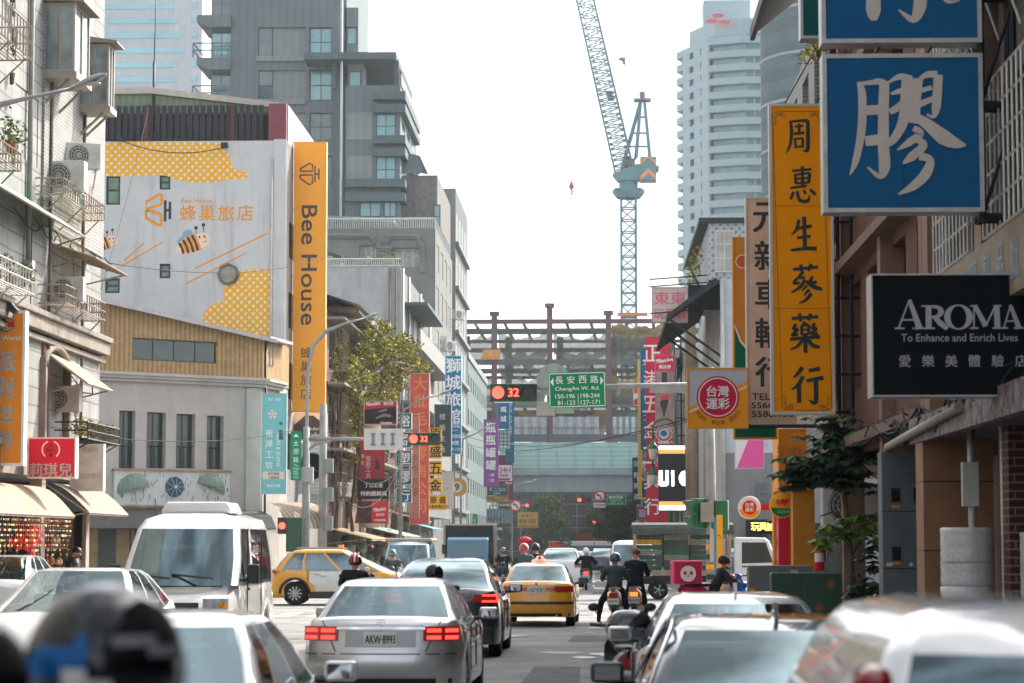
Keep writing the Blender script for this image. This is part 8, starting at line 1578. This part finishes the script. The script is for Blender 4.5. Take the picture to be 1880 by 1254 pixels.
TEALJ = M('teal_grey_jacket', (.06, .09, .1), rough=.8, var=.25, sc=9, bump=.3); NAVYV = M('navy_puffer', (.018, .028, .045), rough=.6, kind='hstripes', a=(.075, 0), col2=(.009, .014, .022), var=.2); BLKJ = M('black_jacket', (.015, .016, .018), rough=.7, var=.3, sc=8); GRJ = M('grey_jacket', (.09, .1, .105), rough=.8, var=.25); OLV = M('dark_hooded_coat', (.028, .035, .04), rough=.8, var=.3, sc=8, bump=.3)
BH = M('black_helmet', (.006, .007, .009), rough=.12, var=.1, spec=.5); WHH = M('white_helmet', (.7, .7, .7), rough=.2, coat=1, var=.05); TEH = M('teal_helmet', (.03, .07, .08), rough=.25, coat=1); REDH = M('red_helmet', (.45, .02, .03), rough=.2, coat=1)
x = YX(1128, 55.5); scooter('scooter with red tail lamp under the rider in the teal grey jacket', (x, 55.5, 0), R(-3), M('scooter_silver', (.3, .3, .3), rough=.3, metal=.4, coat=1), '168-JMC', lit=False); person('rider in teal grey hooded jacket and dark helmet with left foot on the road', (x, 55.5, 0), R(-3), rider_J(True, False, .06, .46), (TEALJ, TEALJ, JEAN), helmet=(TEH, ''))
x = YX(1166, 56.5); scooter('scooter with orange tail lamp under the man in the navy padded jacket', (x, 56.5, 0), R(-4), M('scooter_orange', (.4, .2, .08), rough=.3, coat=1), 'MGH-203', tail=M('orange_tail', (.9, .25, .05), emit=.6))
J = dict(hip=(0, 0, .92), chest=(0, .07, 1.26), neck=(0, .12, 1.46), head=(0, .17, 1.585), shL=(-.2, .06, 1.37), shR=(.2, .06, 1.37), elL=(-.29, .12, 1.12), elR=(.29, .12, 1.12), haL=(-.27, .42, 1.05), haR=(.27, .42, 1.05), knL=(-.2, .1, .5), knR=(.2, .1, .5), anL=(-.24, .02, .09), anR=(.24, .02, .09))
person('bald man in navy padded jacket standing astride his scooter', (x, 56.5, 0), R(-4), J, (NAVYV, NAVYV, JEAN), bald=True)
x = YX(1076, 93); scooter('dark scooter riding away alone in the middle of the crossing', (x, 93, 0), 0, BLKP, lit=True); person('rider in black with pale helmet riding away beyond the crossing', (x, 93, 0), 0, rider_J(False, False, .05, .48, .12), (BLKJ, BLKJ, JEAN), helmet=(WHH, ''))
for px, Y, hm, lb in ((925, 97, TEH, 'left'), (908, 118, BH, 'far')):
    x = YX(px, Y); scooter('dark motor scooter coming towards the camera, %s of the oncoming pair' % ('nearer' if lb == 'left' else 'farther'), (x, Y, 0), R(180), BLKP); person('rider in black coming towards the camera, %s of the oncoming pair' % ('nearer' if lb == 'left' else 'farther'), (x, Y, 0), R(180), rider_J(), (BLKJ, BLKJ, JEAN), helmet=(hm, ''))
for px, Y, hm, jc, lb in ((962, 66, REDH, GRJ, 'in red and black helmet'), (983, 70, BH, BLKJ, 'in black helmet')):
    x = YX(px, Y); scooter('scooter hidden ahead of the yellow taxi, ridden by the person %s' % lb, (x, Y, 0), 0, BLKP); J = rider_J(True, True); J = {k: (a, b, c+.2 if k not in ('anL', 'anR') else c) for k, (a, b, c) in J.items()}; person('rider %s showing above the yellow taxi roof' % lb, (x, Y, 0), 0, J, (jc, jc, JEAN), helmet=(hm, ''))
x = YX(655, 48); scooter('scooter between the silver saloon and the crossing taxi', (x, 47.6, 0), 0, BLKP); person('rider in red and white striped black helmet before the crossing taxi', (x, 47.6, 0), 0, rider_J(), (BLKJ, BLKJ, JEAN), helmet=(BH, 'stripe'))
x = YX(803, 36); scooter('scooter hidden between the silver saloon and the black crossover', (x, 35.2, 0), 0, BLKP); person('rider in plain black helmet in front of the black crossover', (x, 35.2, -.08), 0, rider_J(), (BLKJ, BLKJ, JEAN), helmet=(BH, ''))
x = YX(722, 80); scooter('scooter beyond the bonnet of the crossing taxi', (x, 80, 0), R(180), BLKP); person('rider in dark helmet beyond the bonnet of the crossing taxi', (x, 80, -.02), R(180), rider_J(), (GRJ, GRJ, JEAN), helmet=(TEH, ''))
x = YX(1150, 24.5); t = scooter('black scooter with a big glossy top case beside the pale silver saloon', (x, 25.1, 0), R(4), BLKP)
t = thing('top_case', 'glossy black luggage case on the back of the scooter', 'top case', (x+.02, 24.42, .86), R(4)); mb = MB(); rg = []
for z, s in ((0, .7), (.05, .9), (.14, 1), (.2, 1.0), (.28, .88), (.33, .6), (.345, .25)): rg.append([(s*.235*math.copysign(abs(math.cos(a))**.6, math.cos(a)), s*.2*math.copysign(abs(math.sin(a))**.6, math.sin(a)), z) for a in [6.283*q/24 for q in range(24)]])
mb.add([v for q in rg for v in q], [(i*24+k, i*24+(k+1) % 24, (i+1)*24+(k+1) % 24, (i+1)*24+k) for i in range(6) for k in range(24)]+[tuple(range(24))], 0, True); mb.build('shell', BLKP, t); mb = MB(); mb.text('SHAD', .1, .16, .022, -.205); mb.build('lettering', S('a0a4a6'), t); mb = MB(); mb.box(-.235, -.202, .138, .235, .19, .146); mb.build('lid_seam', TRIM, t)
xb = YX(1258, 61); scooter('pink delivery scooter pointing right beside the yellow marker post', (xb+.55, 61, 0), R(-80), S('b8305a', .3)); person('delivery rider in a dark hooded coat bent over the scooter', (xb+.68, 61, -.1), R(-80), rider_J(True, True, .22, .55), (OLV, OLV, JEAN), helmet=(M('hood_dark', (.03, .04, .046), rough=.85), ''))
t = thing('delivery_box', 'pink delivery box with a white panda face emblem', 'box', (xb, 60.8, .82), R(8)); PK = S('c02a5c', .5); MB().box(-.36, -.26, 0, .36, .28, .56).build('case', PK, t, bev=.03); MB().box(-.37, -.27, .47, .37, .29, .58).build('lid', PK, t, bev=.02)
mb = MB(); mb.disc(0, .26, .2, -.278, 24, t=.004); mb.build('emblem', S('f0e6e6'), t); mb = MB()
for s in (-1, 1): mb.disc(s*.15, .42, .06, -.276, 12, t=.004); mb.disc(s*.08, .275, .042, -.284, 12, t=.004, r2=.05)
mb.disc(0, .2, .025, -.284, 10, t=.004); mb.build('emblem', PK, t)
x = YX(1360, 63); scooter('blue scooter parked nose left by the grey cabinet', (x, 63, .0), R(165), S('1f5fa8', .3))
def front_rider(label, px, pyt, Y, sc):
    c = P(px, pyt, Y); J = dict(hip=(0, 0, .95), chest=(0, .05, 1.24), neck=(0, .05, 1.42), head=(0, .06, 1.53), shL=(-.2, .04, 1.34), shR=(.2, .04, 1.34), elL=(-.3, .1, 1.08), elR=(.3, .1, 1.08), haL=(-.3, .4, 1.02), haR=(.3, .4, 1.02), knL=(-.2, .1, .5), knR=(.2, .1, .5), anL=(-.26, .02, .09), anR=(.26, .02, .09))
    dz = c.z-1.725*sc; t = person(label, (c.x, Y, 0), 0, {k: (a*sc, b*sc, c_*sc*(c.z/(1.725*sc)) if 0 else c_*sc+(dz if k not in ('anL', 'anR', 'knL', 'knR') else 0)) for k, (a, b, c_) in J.items()}, (BLKJ, BLKJ, JEAN), helmet=(BH, '')); return t
t = front_rider('rider in a glossy black helmet with white stripe, blurred in the foreground', 182, 1050, 4.2, 1.1)
hl = [c for b in t.children for c in b.children if c.name.startswith('helmet')][0]; H = Vector([v for v in hl.data.vertices][0].co)
def decal_reflection(m, f):
    mb = MB(); c = Vector((H.x, H.y, H.z-.145)); mb.sph(c, .1415, .1615, .1465, 40, 24); mb.f = [q for q in mb.f if f(math.atan2(sum(mb.v[i][0]-c.x for i in q)/4, -sum(mb.v[i][1]-c.y for i in q)/4), sum(mb.v[i][2]-c.z for i in q)/4)]; mb.m = [0]*len(mb.f); mb.s = [True]*len(mb.f); mb.build('helmet_decal_reflection', m, hl)
decal_reflection(S('1663a8', .2), lambda a, z: -1.1 < a < -.05 and .0 < z-.03*a < .05); decal_reflection(S('e6e4e0', .25), lambda a, z: -.6 < a < .9 and -.045 < z+.05*a < -.012); decal_reflection(S('8a8c90', .25), lambda a, z: .3 < a < 1.4 and .05 < z+.03*a < .075)  # blue band paints in the visor's reflection; white band is the helmet's stripe
front_rider('rider in a dark helmet cut by the left picture edge', -125, 1105, 3.6, 1.0)
for px, Y, lb in ((182, 4.2, 'scooter under the foreground rider in the striped helmet'), (-125, 3.6, 'scooter under the foreground rider at the left edge')): scooter(lb, (YX(px, Y), Y, 0), 0, BLKP)
J = dict(hip=(0, 0, .88), chest=(0, .06, 1.18), neck=(0, .12, 1.36), head=(0, .18, 1.47), shL=(-.19, .06, 1.28), shR=(.19, .06, 1.28), elL=(-.25, .1, 1.02), elR=(.25, .14, 1.02), haL=(-.2, .3, .95), haR=(.2, .32, .95), knL=(-.1, .12, .5), knR=(.1, -.03, .48), anL=(-.1, .08, .09), anR=(.1, -.15, .12))
person('man with short dark hair walking past the gift shop, looking right', tuple(Vector((YX(128, 58.5), 58.5, .13))), R(-110), J, (GRJ, BLKJ, JEAN))
t = thing('parasol', 'round red parasol above the riders beyond the taxi', 'parasol', (YX(965, 150), 150, gz(150))); mb = MB(); mb.sph((0, 0, 2.0), .48, .48, .34, 16, 8, v1=.5); mb.sph((0, 0, 2.0), .48, .48, .14, 16, 6, v0=.5); mb.build('canopy', S('d42430'), t); MB().tube([(0, 0, 0), (0, 0, 2.2)], .02, 6).build('pole', STEEL, t)
SGR = M('signal_green_housing', (.015, .07, .03), rough=.5, var=.2); LITR = M('signal_red_lit', (1, .05, .03), emit=.75, var=0, kind='dots', a=(.03, .3), col2=(1, .35, .22)); LITN = M('signal_digits', (1, .12, .08), emit=1.0, var=0); DARKL = M('signal_dark_lens', (.03, .03, .03), rough=.25)
def head3(t, x, y, z, s, digits='32', m=SGR, lit=True):
    """horizontal three-lamp head centred at x,z facing -y; s = lamp pitch"""
    mb = MB(); mb.box(x-s*1.52, y, z-s*.58, x+s*1.52, y+.2, z+s*.58); h = mb.build('signal_head', m, t, bev=.03)
    for i in (-1, 0, 1):
        cx = x+i*s; mb = MB(); r_ = s*.43; mb.lathe([(r_, 0), (r_*1.05, -.16)], 20, (cx, y, z), 'y'); q = MB()
        for k in range(20): pass
        mb.f = [f for f in mb.f if sum(mb.v[j][2] for j in f)/4 > z-r_*.35]; mb.m = [0]*len(mb.f); mb.s = [True]*len(mb.f); mb.build('visor', m, h)
        mb = MB(); mb.disc(cx, z, r_*.95, y-.02, 22, t=.015); mb.build('lens', LITR if i == -1 and lit else DARKL if i else M('signal_red_dark', (.2, .01, .015), rough=.3), h)
        if i == 0 and digits: mb = MB(); mb.text(digits, cx, z, r_*1.25, y-.03, bold=.03); mb.build('digits', LITN, h)
t = thing('traffic_signal', 'near traffic signal on a long arm, red with a countdown of 32', 'traffic light', (P(1306, 1000, 68).x, 68, .12)); o0 = Vector(t.location); q = lambda px, py, Y=68: P(px, py, Y)-o0
MB().tube([(0, 0, 0), (0, 0, 3), q(1303, 700)+Vector((0, 0, .4))], [.15, .14, .11], 12).build('mast', M('mast_grey', (.33, .33, .32), rough=.6, var=.3, stain=.3), t)
MB().tube([q(1303, 706), q(1140, 709), q(985, 713)], [.085, .075, .06], 10).tube([q(1303, 745), q(1290, 722), q(1262, 715), q(1197, 715)], .055, 8).build('arm', _M['mast_grey'], t)
c = q(943, 721); head3(t, c.x, c.y-.1, c.z, 28.4*68/FPX)
c = q(1192, 715); MB().box(c.x, -.08, c.z-.1, c.x+1.0, .08, c.z+.08).build('arm_sleeve', _M['mast_grey'], t)
mb = MB(); mb.box(-.05, -.2, 1.2, .06, -.14, 2.9); mb.build('band', S('b8b2a8'), t)
for i in range(5): mb = MB(); mb.lathe([(.157, .7+i*.28), (.157, .84+i*.28)], 14); mb.build('warning_band', S('f0a520') if i % 2 else BLK, t)
for a, rz in (((-.35, -.1, 2.55), 40), ((.28, -.15, 2.5), -10)):
    mb = MB(); mb.box(-.2, -.12, -.42, .2, .15, .42); g = mb.build('pedestrian_signal', M('signal_green_bright', (.01, .13, .05), rough=.4), t, a, R(rz), bev=.03); mb = MB()
    for z in (.38, -.06): mb.prism([(-.2, z), (-.52, z-.03), (-.5, z-.07), (-.2, z-.36)], -.1, .13)
    mb.build('hood', _M['signal_green_bright'], g)
MB().box(-.32, -.42, 2.3, .05, -.15, 2.85).build('control_box', S('8f8d88'), t, bev=.02)
t = thing('marker_post', 'yellow and blue marker board standing against the signal mast', 'sign', (P(1322, 1075, 67).x, 67, .12)); MB().box(-.085, 0, .45, .085, .06, 2.5).build('board', S('f0a81e'), t); MB().box(-.16, .0, .45, -.09, .06, 2.45).build('edge_board', S('3f8fae'), t); MB().box(-.04, .07, 0, .04, .12, .6).build('foot', STEEL, t); MB().text('ㄟ', 0, 1.9, .12, -.006).build('lettering', INK, t)
def back(t, kind, px, py, a, b, Y, m):
    k = Y/FPX
def gsign(label, px0, py0, px1, py1, Y, rows, rot=0):
    a, b = P(px0, py1, Y), P(px1, py0, Y); W, H = b.x-a.x, b.z-a.z; t = thing('street_name_sign', label, 'street sign', ((a.x+b.x)/2, Y, a.z)); t.rotation_euler = (0, rot, 0); G = S('0c8a5c', .4); k = Y/FPX
    MB().box(-W/2, 0, 0, W/2, .04, H).build('panel', G, t); mb = MB(); e = .045
    for x0, z0, x1, z1 in ((-W/2+.02, .02, W/2-.02, .02+e*.5), (-W/2+.02, H-.02-e*.5, W/2-.02, H-.02), (-W/2+.02, .02, -W/2+.02+e*.5, H-.02), (W/2-.02-e*.5, .02, W/2-.02, H-.02)): mb.box(x0, -.004, z0, x1, 0, z1)
    mb.build('border', WH, t); mb = MB()
    for tx, cx, cy, h, w_ in rows: mb.text(tx, (cx-(px0+px1)/2)*k, (py1-cy)*k, h*k, -.006, w=w_*k if w_ else None, bold=.008)
    return t, mb, k, H
t, mb, k, H = gsign('green street name sign with white arrows hanging on the long signal arm', 1008, 683, 1113, 748, 67.8, [(c, 1028+i*21.5, 697, 14, 0) for i, c in enumerate('長安西路')]+[('ChangAn W. Rd.', 1061, 714, 8.5, 82), ('150-196', 1038, 727, 8, 36), ('198-244', 1084, 727, 8, 35), ('81-123', 1040, 739, 8, 32), ('127-171', 1084, 739, 8, 35)], R(-1.6))
mb.box(1*k, -.006, 4*k, 1.8*k, -.003, 25*k)
for s in (-1, 1): mb.prism([(s*49*k, (748-700)*k), (s*43*k, (748-708)*k), (s*43*k, (748-692)*k)], -.006, -.003)
mb.build('lettering', WH, t); mb = MB(); mb.bar((-.3, .08, H*.5), (-.3, .08, H*.75), .05); mb.bar((.3, .08, H*.5), (.3, .08, H*.75), .05); mb.build('clamp', STEEL, t)
SB = M('sign_back_grey', (.42, .42, .42), rough=.5, metal=.3, var=.15)
t = thing('road_sign', 'round grey back of a road sign behind the green street sign', 'road sign', tuple(P(1016, 698, 68.25))); MB().disc(0, 0, 31*68/FPX, 0, 30, t=.02).build('panel', SB, t); mb = MB(); [mb.box(x-.06, -.02, .2, x+.06, 0, .42) for x in (-.17, .17)]; mb.build('clamp', STEEL, t)
t = thing('road_sign', 'pair of pale plates hanging under the green street sign', 'road sign', tuple(P(1020, 763, 68.1))); MB().box(-.54, 0, 0, -.02, .02, .4).box(.0, 0, .06, .52, .02, .36).build('panel', S('b9b8b4'), t)
t = thing('traffic_signal', 'far left traffic signal on a thin arm, red with a countdown of 32', 'traffic light', (P(561, 1000, 95).x, 95, .12)); o0 = Vector(t.location); q = lambda px, py, Y=95: P(px, py, Y)-o0
MB().tube([(0, 0, 0), (0, 0, 6.3)], [.17, .13], 12).build('mast', M('mast_grey2', (.3, .31, .3), rough=.6, var=.25), t); MB().tube([q(561, 806), q(660, 806), q(752, 806)], [.09, .07, .05], 8).tube([q(556, 850), q(561, 830), q(580, 815), q(610, 808)], .06, 8).build('arm', _M['mast_grey2'], t); c = q(779, 806); head3(t, c.x, c.y-.1, c.z, 19.6*95/FPX)
MB().box(-.3, -.25, 4.1, .3, .1, 4.7).build('control_box', S('a8a9a6'), t, bev=.02)
t = thing('road_sign', 'white rectangular sign back with three clamps on the left signal arm', 'road sign', tuple(P(704, 826, 94.7))); k = 95/FPX; MB().box(-36*k, 0, 0, 36*k, .03, 39*k).build('panel', M('white_sign_back', (.6, .55, .5), rough=.5, var=.1), t); mb = MB()
for x in (-19, -1, 17): mb.box((x-2)*k, -.03, 8*k, (x+2)*k, -.001, 31*k); mb.box((x-4)*k, -.035, 27*k, (x+4)*k, -.002, 31*k); mb.box((x-4)*k, -.035, 8*k, (x+4)*k, -.002, 12*k)
mb.build('clamp', S('6f7f88'), t)
t = thing('pedestrian_signal', 'green pedestrian signal with a small red figure on the left pole', 'traffic light', tuple(P(541, 985, 94.3))); MB().box(-.35, 0, -.6, .3, .3, .75).build('housing', SGR, t, bev=.04); MB().disc(-.5, .42, .14, -.05, 14, t=.03).build('lens', LITR, t); MB().box(-.68, -.02, .1, -.34, .2, .75).build('side_head', TRIM, t, bev=.02)
t = thing('utility_pole', 'grey concrete utility pole with boxes and cables left of the round sign', 'pole', (P(592, 1000, 100).x, 100, .12)); MB().tube([(0, 0, 0), (0, 0, 7.5)], [.19, .15], 12).build('shaft', M('pole_concrete', (.33, .32, .3), rough=.85, var=.2), t); mb = MB()
for z, a in ((2.2, 0), (3.4, .1), (4.6, -.1)): mb.box(.1, -.3, z, .45, 0, z+.6)
mb.build('pole_box', S('8c8d8a'), t, bev=.02)
cobra('street_lamp', 'tall curved street lamp in front of the orange hotel sign', tuple(P(563, 1000, 97))[:2]+(.12,), [P(563, 800, 97), P(565, 680, 97), P(575, 635, 97), P(600, 607, 97), P(640, 592, 97), P(668, 585, 97)], P(690, 577, 97), .62, .06)
cobra('street_lamp', 'second curved street lamp in front of the salmon banner', tuple(P(735, 1000, 121))[:2]+(.12,), [P(735, 830, 121), P(736, 770, 121), P(742, 752, 121), P(770, 735, 121), P(805, 725, 121)], P(826, 718, 121), .75, .06)
cobra('street_lamp', 'distant street lamp with its arm crossing the purple sign', (P(846, 1000, 180).x, 180, gz(180)), [P(846, 860, 180), P(850, 806, 180), P(875, 795, 180), P(893, 784, 180)], P(904, 780, 180), .8, .06); cobra('street_lamp', 'farthest street lamp beside the parking sign', (P(905, 1000, 240).x, 240, gz(240)), [P(905, 870, 240), P(912, 850, 240), P(930, 840, 240), P(945, 834, 240)], P(953, 831, 240), .8, .06); cobra('street_lamp', 'small street lamp in front of the viaduct girder', (P(940, 1000, 280).x, 280, gz(280)), [P(940, 900, 280), P(946, 890, 280), P(975, 884, 280)], P(986, 880, 280), .8, .06)
def noturn(label, px, py, Y, r_, fl):
    t = thing('no_turn_sign', label, 'road sign', tuple(P(px, py, Y))); k = Y/FPX*r_; MB().disc(0, 0, k, 0, 26, t=.04).build('panel', S('e6e2de'), t); mb = MB(); mb.ring(0, 0, k, k*.76, -.006); mb.stroke([(-k*.6, k*.6, k*.16), (k*.6, -k*.6, k*.16)], -.008); mb.build('border', S('c8303a'), t)
    mb = MB(); mb.stroke([(fl*.15*k, -.5*k, .18*k), (fl*.15*k, .1*k, .18*k), (-fl*.25*k, .15*k, .18*k)], -.005); mb.prism([(-fl*.55*k, .15*k), (-fl*.2*k, .4*k), (-fl*.2*k, -.1*k)], -.006, -.003); mb.build('arrow', INK, t)
noturn('no turn sign with red ring left of the far red light', 947, 928, 250, 11, 1); noturn('no turn sign with red ring beside the far green street sign', 1101, 911, 262, 11, 1)
def farsig(label, px0, py, pxh, Y, s_, dirn):
    t = thing('traffic_signal', label, 'traffic light', (P(px0, 1000, Y).x, Y, gz(Y))); o0 = Vector(t.location); MB().tube([(0, 0, 0), (0, 0, P(px0, py, Y).z-gz(Y))], .15, 8).build('mast', _M['mast_grey2'], t); MB().tube([P(px0, py, Y)-o0, P(pxh, py, Y)-o0], .07, 8).build('arm', _M['mast_grey2'], t); c = P(pxh, py, Y)-o0; head3(t, c.x, c.y-.12, c.z, s_*Y/FPX, None)
farsig('far traffic signal glowing red in front of the viaduct, left one', 900, 928, 976, 252, 8, 1); farsig('far traffic signal glowing red in the middle of the road view', 1172, 918, 1073, 262, 9, -1)
t = thing('traffic_signal', 'small lone red light low under the viaduct', 'traffic light', tuple(P(1091, 958, 300))); MB().box(-.3, 0, -.3, .3, .3, .3).build('housing', TRIM, t, bev=.05); MB().disc(0, 0, .24, -.02, 14).build('lens', LITR, t); MB().tube([(0, .15, -.3), (0, .15, -3.2)], .06, 6).build('pole', STEEL, t)
t, mb, k, H = gsign('green street name sign far away beside the no turn sign', 1114, 907, 1149, 927, 261.8, [('南京西路', 1131, 913, 6, 26), ('Nanjing W. Rd.', 1131, 919, 3, 20), ('1-99 | 2-98', 1131, 924, 3, 26)]); mb.build('lettering', WH, t)
t = thing('road_sign', 'small white notice plate under the far no turn sign', 'road sign', tuple(P(1101, 932, 262))); MB().box(-.65, 0, 0, .65, .04, .55).build('panel', S('d8d6d2'), t); MB().text('公車專用', 0, .28, .25, -.006, w=1.1).build('lettering', INK, t)
t = thing('overhead_wires', 'thin dark wires strung along and across the street', 'wires', (0, 0, 0)); mb = MB()
def wire(a, b, sag, r_=.012, n=12):
    a, b = P(*a), P(*b); mb.tube([a.lerp(b, i/n)-Vector((0, 0, sag*4*(i/n)*(1-i/n))) for i in range(n+1)], r_, 4)
wire((840, 795, 240), (1260, 775, 110), 1.2, .02); wire((860, 815, 240), (1262, 770, 70), .8, .02); wire((190, 803, 64), (540, 790, 95), .25); wire((177, 560, 64), (275, 190, 104), .3); wire((180, 480, 63), (610, 470, 104), .5); wire((600, 810, 100), (742, 850, 121), 1.4, .02); wire((604, 880, 100), (740, 840, 121), 1.8, .02); wire((215, 255, 102.6), (420, 268, 102.6), .45, .02); wire((690, 900, 121), (860, 870, 200), 1.0, .02)
wire((600, 700, 116), (640, 960, 121), -.6, .03); wire((620, 840, 117), (655, 900, 121), .5, .03); wire((608, 760, 117), (612, 1000, 118), 0, .03)
mb.build('wires', M('wire_black', (.03, .03, .03), rough=.7), t)
# wear and clutter
rn = random.Random(77); PT2 = M('asphalt_patch', (.12, .12, .118), rough=.8, var=.4, sc=2); OIL = M('oil_stain', (.06, .06, .06), rough=.4, var=.5, sc=3)
mb = MB()
for cx, cy, a, b in ((-.6, 34, .8, 5), (.1, 47, 1.2, 3), (-3.8, 52, .5, 6), (.9, 60, .9, 2.2), (-5, 57, 1.5, 2), (-1.2, 72, 2.2, 1.2), (-7, 80, 3, 1), (.3, 88, .8, 4), (-2.2, 108, .7, 8), (1.0, 125, .6, 10)): mb.prism([(cx-a/2, cy-b/2), (cx+a/2, cy-b/2+.2), (cx+a/2, cy+b/2), (cx-a/2+.1, cy+b/2)], gz(cy)+.001, gz(cy)+.005, ax='z')
tag(mb.build('road_patches', PT2), None, None, kind='structure')
mb = MB()
for i in range(26):
    cx, cy, r_ = rn.choice((-2.2, -.2, .9, -5.5))+rn.gauss(0, .25), rn.uniform(33, 75), rn.uniform(.08, .3); mb.prism([(cx+r_*(1+.3*rn.random())*math.cos(a*.6283), cy+r_*2*(1+.4*rn.random())*math.sin(a*.6283)) for a in range(10)], .005+.0002*i, .007+.0002*i, ax='z')
tag(mb.build('road_stains', OIL), None, None, kind='structure')
for x, y, lb in ((-.55, 41, 'round iron manhole cover in the lane between the crossover and the pale saloon'), (-.3, 62, 'round iron manhole cover by the zebra crossing right of the yellow taxi')):
    t = thing('manhole_cover', lb, 'manhole cover', (x, y, .006)); mb = MB(); mb.lathe([(0, .006), (.33, .006), (.36, 0)], 24); mb.build('lid', M('cast_iron', (.09, .085, .08), rough=.5, metal=.5, var=.4, sc=20), t)
wt = ('on the second floor', 'on the third floor', 'on the upper floor')
for i, (Y, j) in enumerate(((119, 0), (127, 1), (135, 0), (139, 2), (147, 1), (152, 0))): ac_unit('dusty air conditioner %s of the brown shophouses, %s from the cream column' % (wt[j], ('first', 'second', 'third', 'fourth', 'fifth', 'sixth')[i]), (XL+.7, Y, 4.1+3.2*j), R(60), 1.2, 'air conditioners on the brown shophouses')
for i, (Y, z) in enumerate(((163, 12.2), (171, 8.6), (180, 16), (188, 12.2), (203, 18), (209, 12), (217, 22))): ac_unit('grey air conditioner high on the grey apartment row, %s along the street' % ('first', 'second', 'third', 'fourth', 'fifth', 'sixth', 'seventh')[i], (XL+.9, Y, z), R(50), 1.5, 'air conditioners on the grey apartment row')
def pipes(bt, F, lst, m, r_=.06):
    for x, z0, z1 in lst: part(bt, 'drain_pipe', MB().tube([(x, -.1, z0), (x, -.1, z1)], r_, 6), m, F)
pm = M('rusty_pipe', (.2, .17, .15), rough=.7, var=.4); nm = {o['label'][:18]: o for o in C.objects if o.type == 'EMPTY' and o.get('category') == 'building'}
pipes(nm['old brown shophous'], FV, [(x, .2, 13) for x in (4.6, 9.3, 16.5, 24.6, 33)], pm); pipes(nm['peeling white side'], FWE, [(x, .2, 20) for x in (.6, 6, 17, 27)], FR_AL, .08); pipes(nm['peeling white side'], FW, [(QF(px, 560, FW)[0], 0, zw) for px in (716, 727)], pm, .09)
pipes(nm['white hotel side w'], FB, [(xr-.62, 0, zt*.0+18.5)], M('pale_pipe', (.45, .45, .44)), .05)
pipes(nearL, FL, [(x, 3.6, 15) for x in (76.2, 79.9, 68.2)], pm, .04)
mb = MB()
for i in range(9):
    x = 64+i*2.1; z = rn.choice((5.9, 7.0, 9.3)); mb.tube([(x+(rn.uniform(1.5, 4))*q/6, -.12-.05*(q % 2), z+rn.uniform(-.06, .06)-.3*math.sin(q/6*3.14)) for q in range(7)], .016, 4)
part(nearL, 'facade_cable', mb, M('wire_black', (.03, .03, .03)), FL)
# laundry and shutters on the near block
mb = MB()
for i in range(8): x = 77.2+i*.27; mb.quad((x, -.45, 10.75), (x+.22, -.45, 10.75), (x+.2, -.43, 10.2), (x+.02, -.43, 10.2), i % 4)
part(nearL, 'laundry', mb, [S('5a7f98'), S('c9c2b8'), S('8a4a4a'), S('3f4a52')], FL)['kind'] = 'stuff'
for x in (75.95, 78.35): mb = MB(); mb.box(x, -.05, 4.5, x+.55, .0, 6.6); [mb.box(x+.05, -.07, 4.6+.1*j, x+.5, -.05, 4.66+.1*j) for j in range(19)]; part(nearL, 'louvre_shutter', mb, M('brown_shutter', (.22, .14, .09), var=.2), FL)
# rust streaks, seams and stays on the big signs
for lb, w_ in (('square blue sign w', 1.78), ('tall amber yellow h', 1.16)):
    o = [q for q in C.objects if q.get('label', '').startswith(lb)][0]; H = max(v.co.z for c in o.children if c.name.startswith('frame') for v in c.data.vertices)
    mb = MB()
    for f in (.5,) if w_ > 1.5 else (): mb.box(-w_/2*.94+w_*.94*f-.003, .016, .06, -w_/2*.94+w_*.94*f+.003, .0195, H-.06)
    for z in ((.0,) if w_ > 1.5 else (H*.33, H*.66)): mb.box(-w_/2*.94, .016, z+.05, w_/2*.94, .0195, z+.056)
    mb.build('panel_seam', M('seam_grime', (.05, .05, .05)), o); mb = MB()
    for s in (-.3, .3): mb.bar((s, .2, H), (s+.9, .5, H+1.6), .018)
    mb.build('stay_rod', BLK, o)
# seams and handles on the nearer cars
for o in [q for q in C.objects if q.get('category') == 'car' and q.type == 'EMPTY' and 10 < q.location.y < 45 and abs(q.rotation_euler.z) < 1]:
    W2 = .925 if 'crossover' not in o.name else .955
    for s in (-1, 1):
        for y in (1.5, 2.45): MB().box(s*(W2-.01), y-.005, .4, s*(W2+.004), y+.005, .9).build('door_seam', TRIM, o)
    MB().bar((-.45, .62, 1.03), (.1, .5, 1.06), .014).build('rear_wiper', TRIM, o) if 'crossover' in o.name else None
hz = bpy.data.materials.new('haze_air'); hz.use_nodes = True; tt = hz.node_tree
for n in list(tt.nodes): tt.nodes.remove(n)
ou = tt.nodes.new('ShaderNodeOutputMaterial'); vo = tt.nodes.new('ShaderNodeVolumePrincipled'); tt.links.new(vo.outputs[0], ou.inputs['Volume'])
vo.inputs['Color'].default_value = (.86, .95, 1, 1); vo.inputs['Density'].default_value = .0002; vo.inputs['Anisotropy'].default_value = .0
tag(MB().box(-1000, -70, -4, 1000, 1600, 185).build('haze', hz), None, None, kind='stuff')
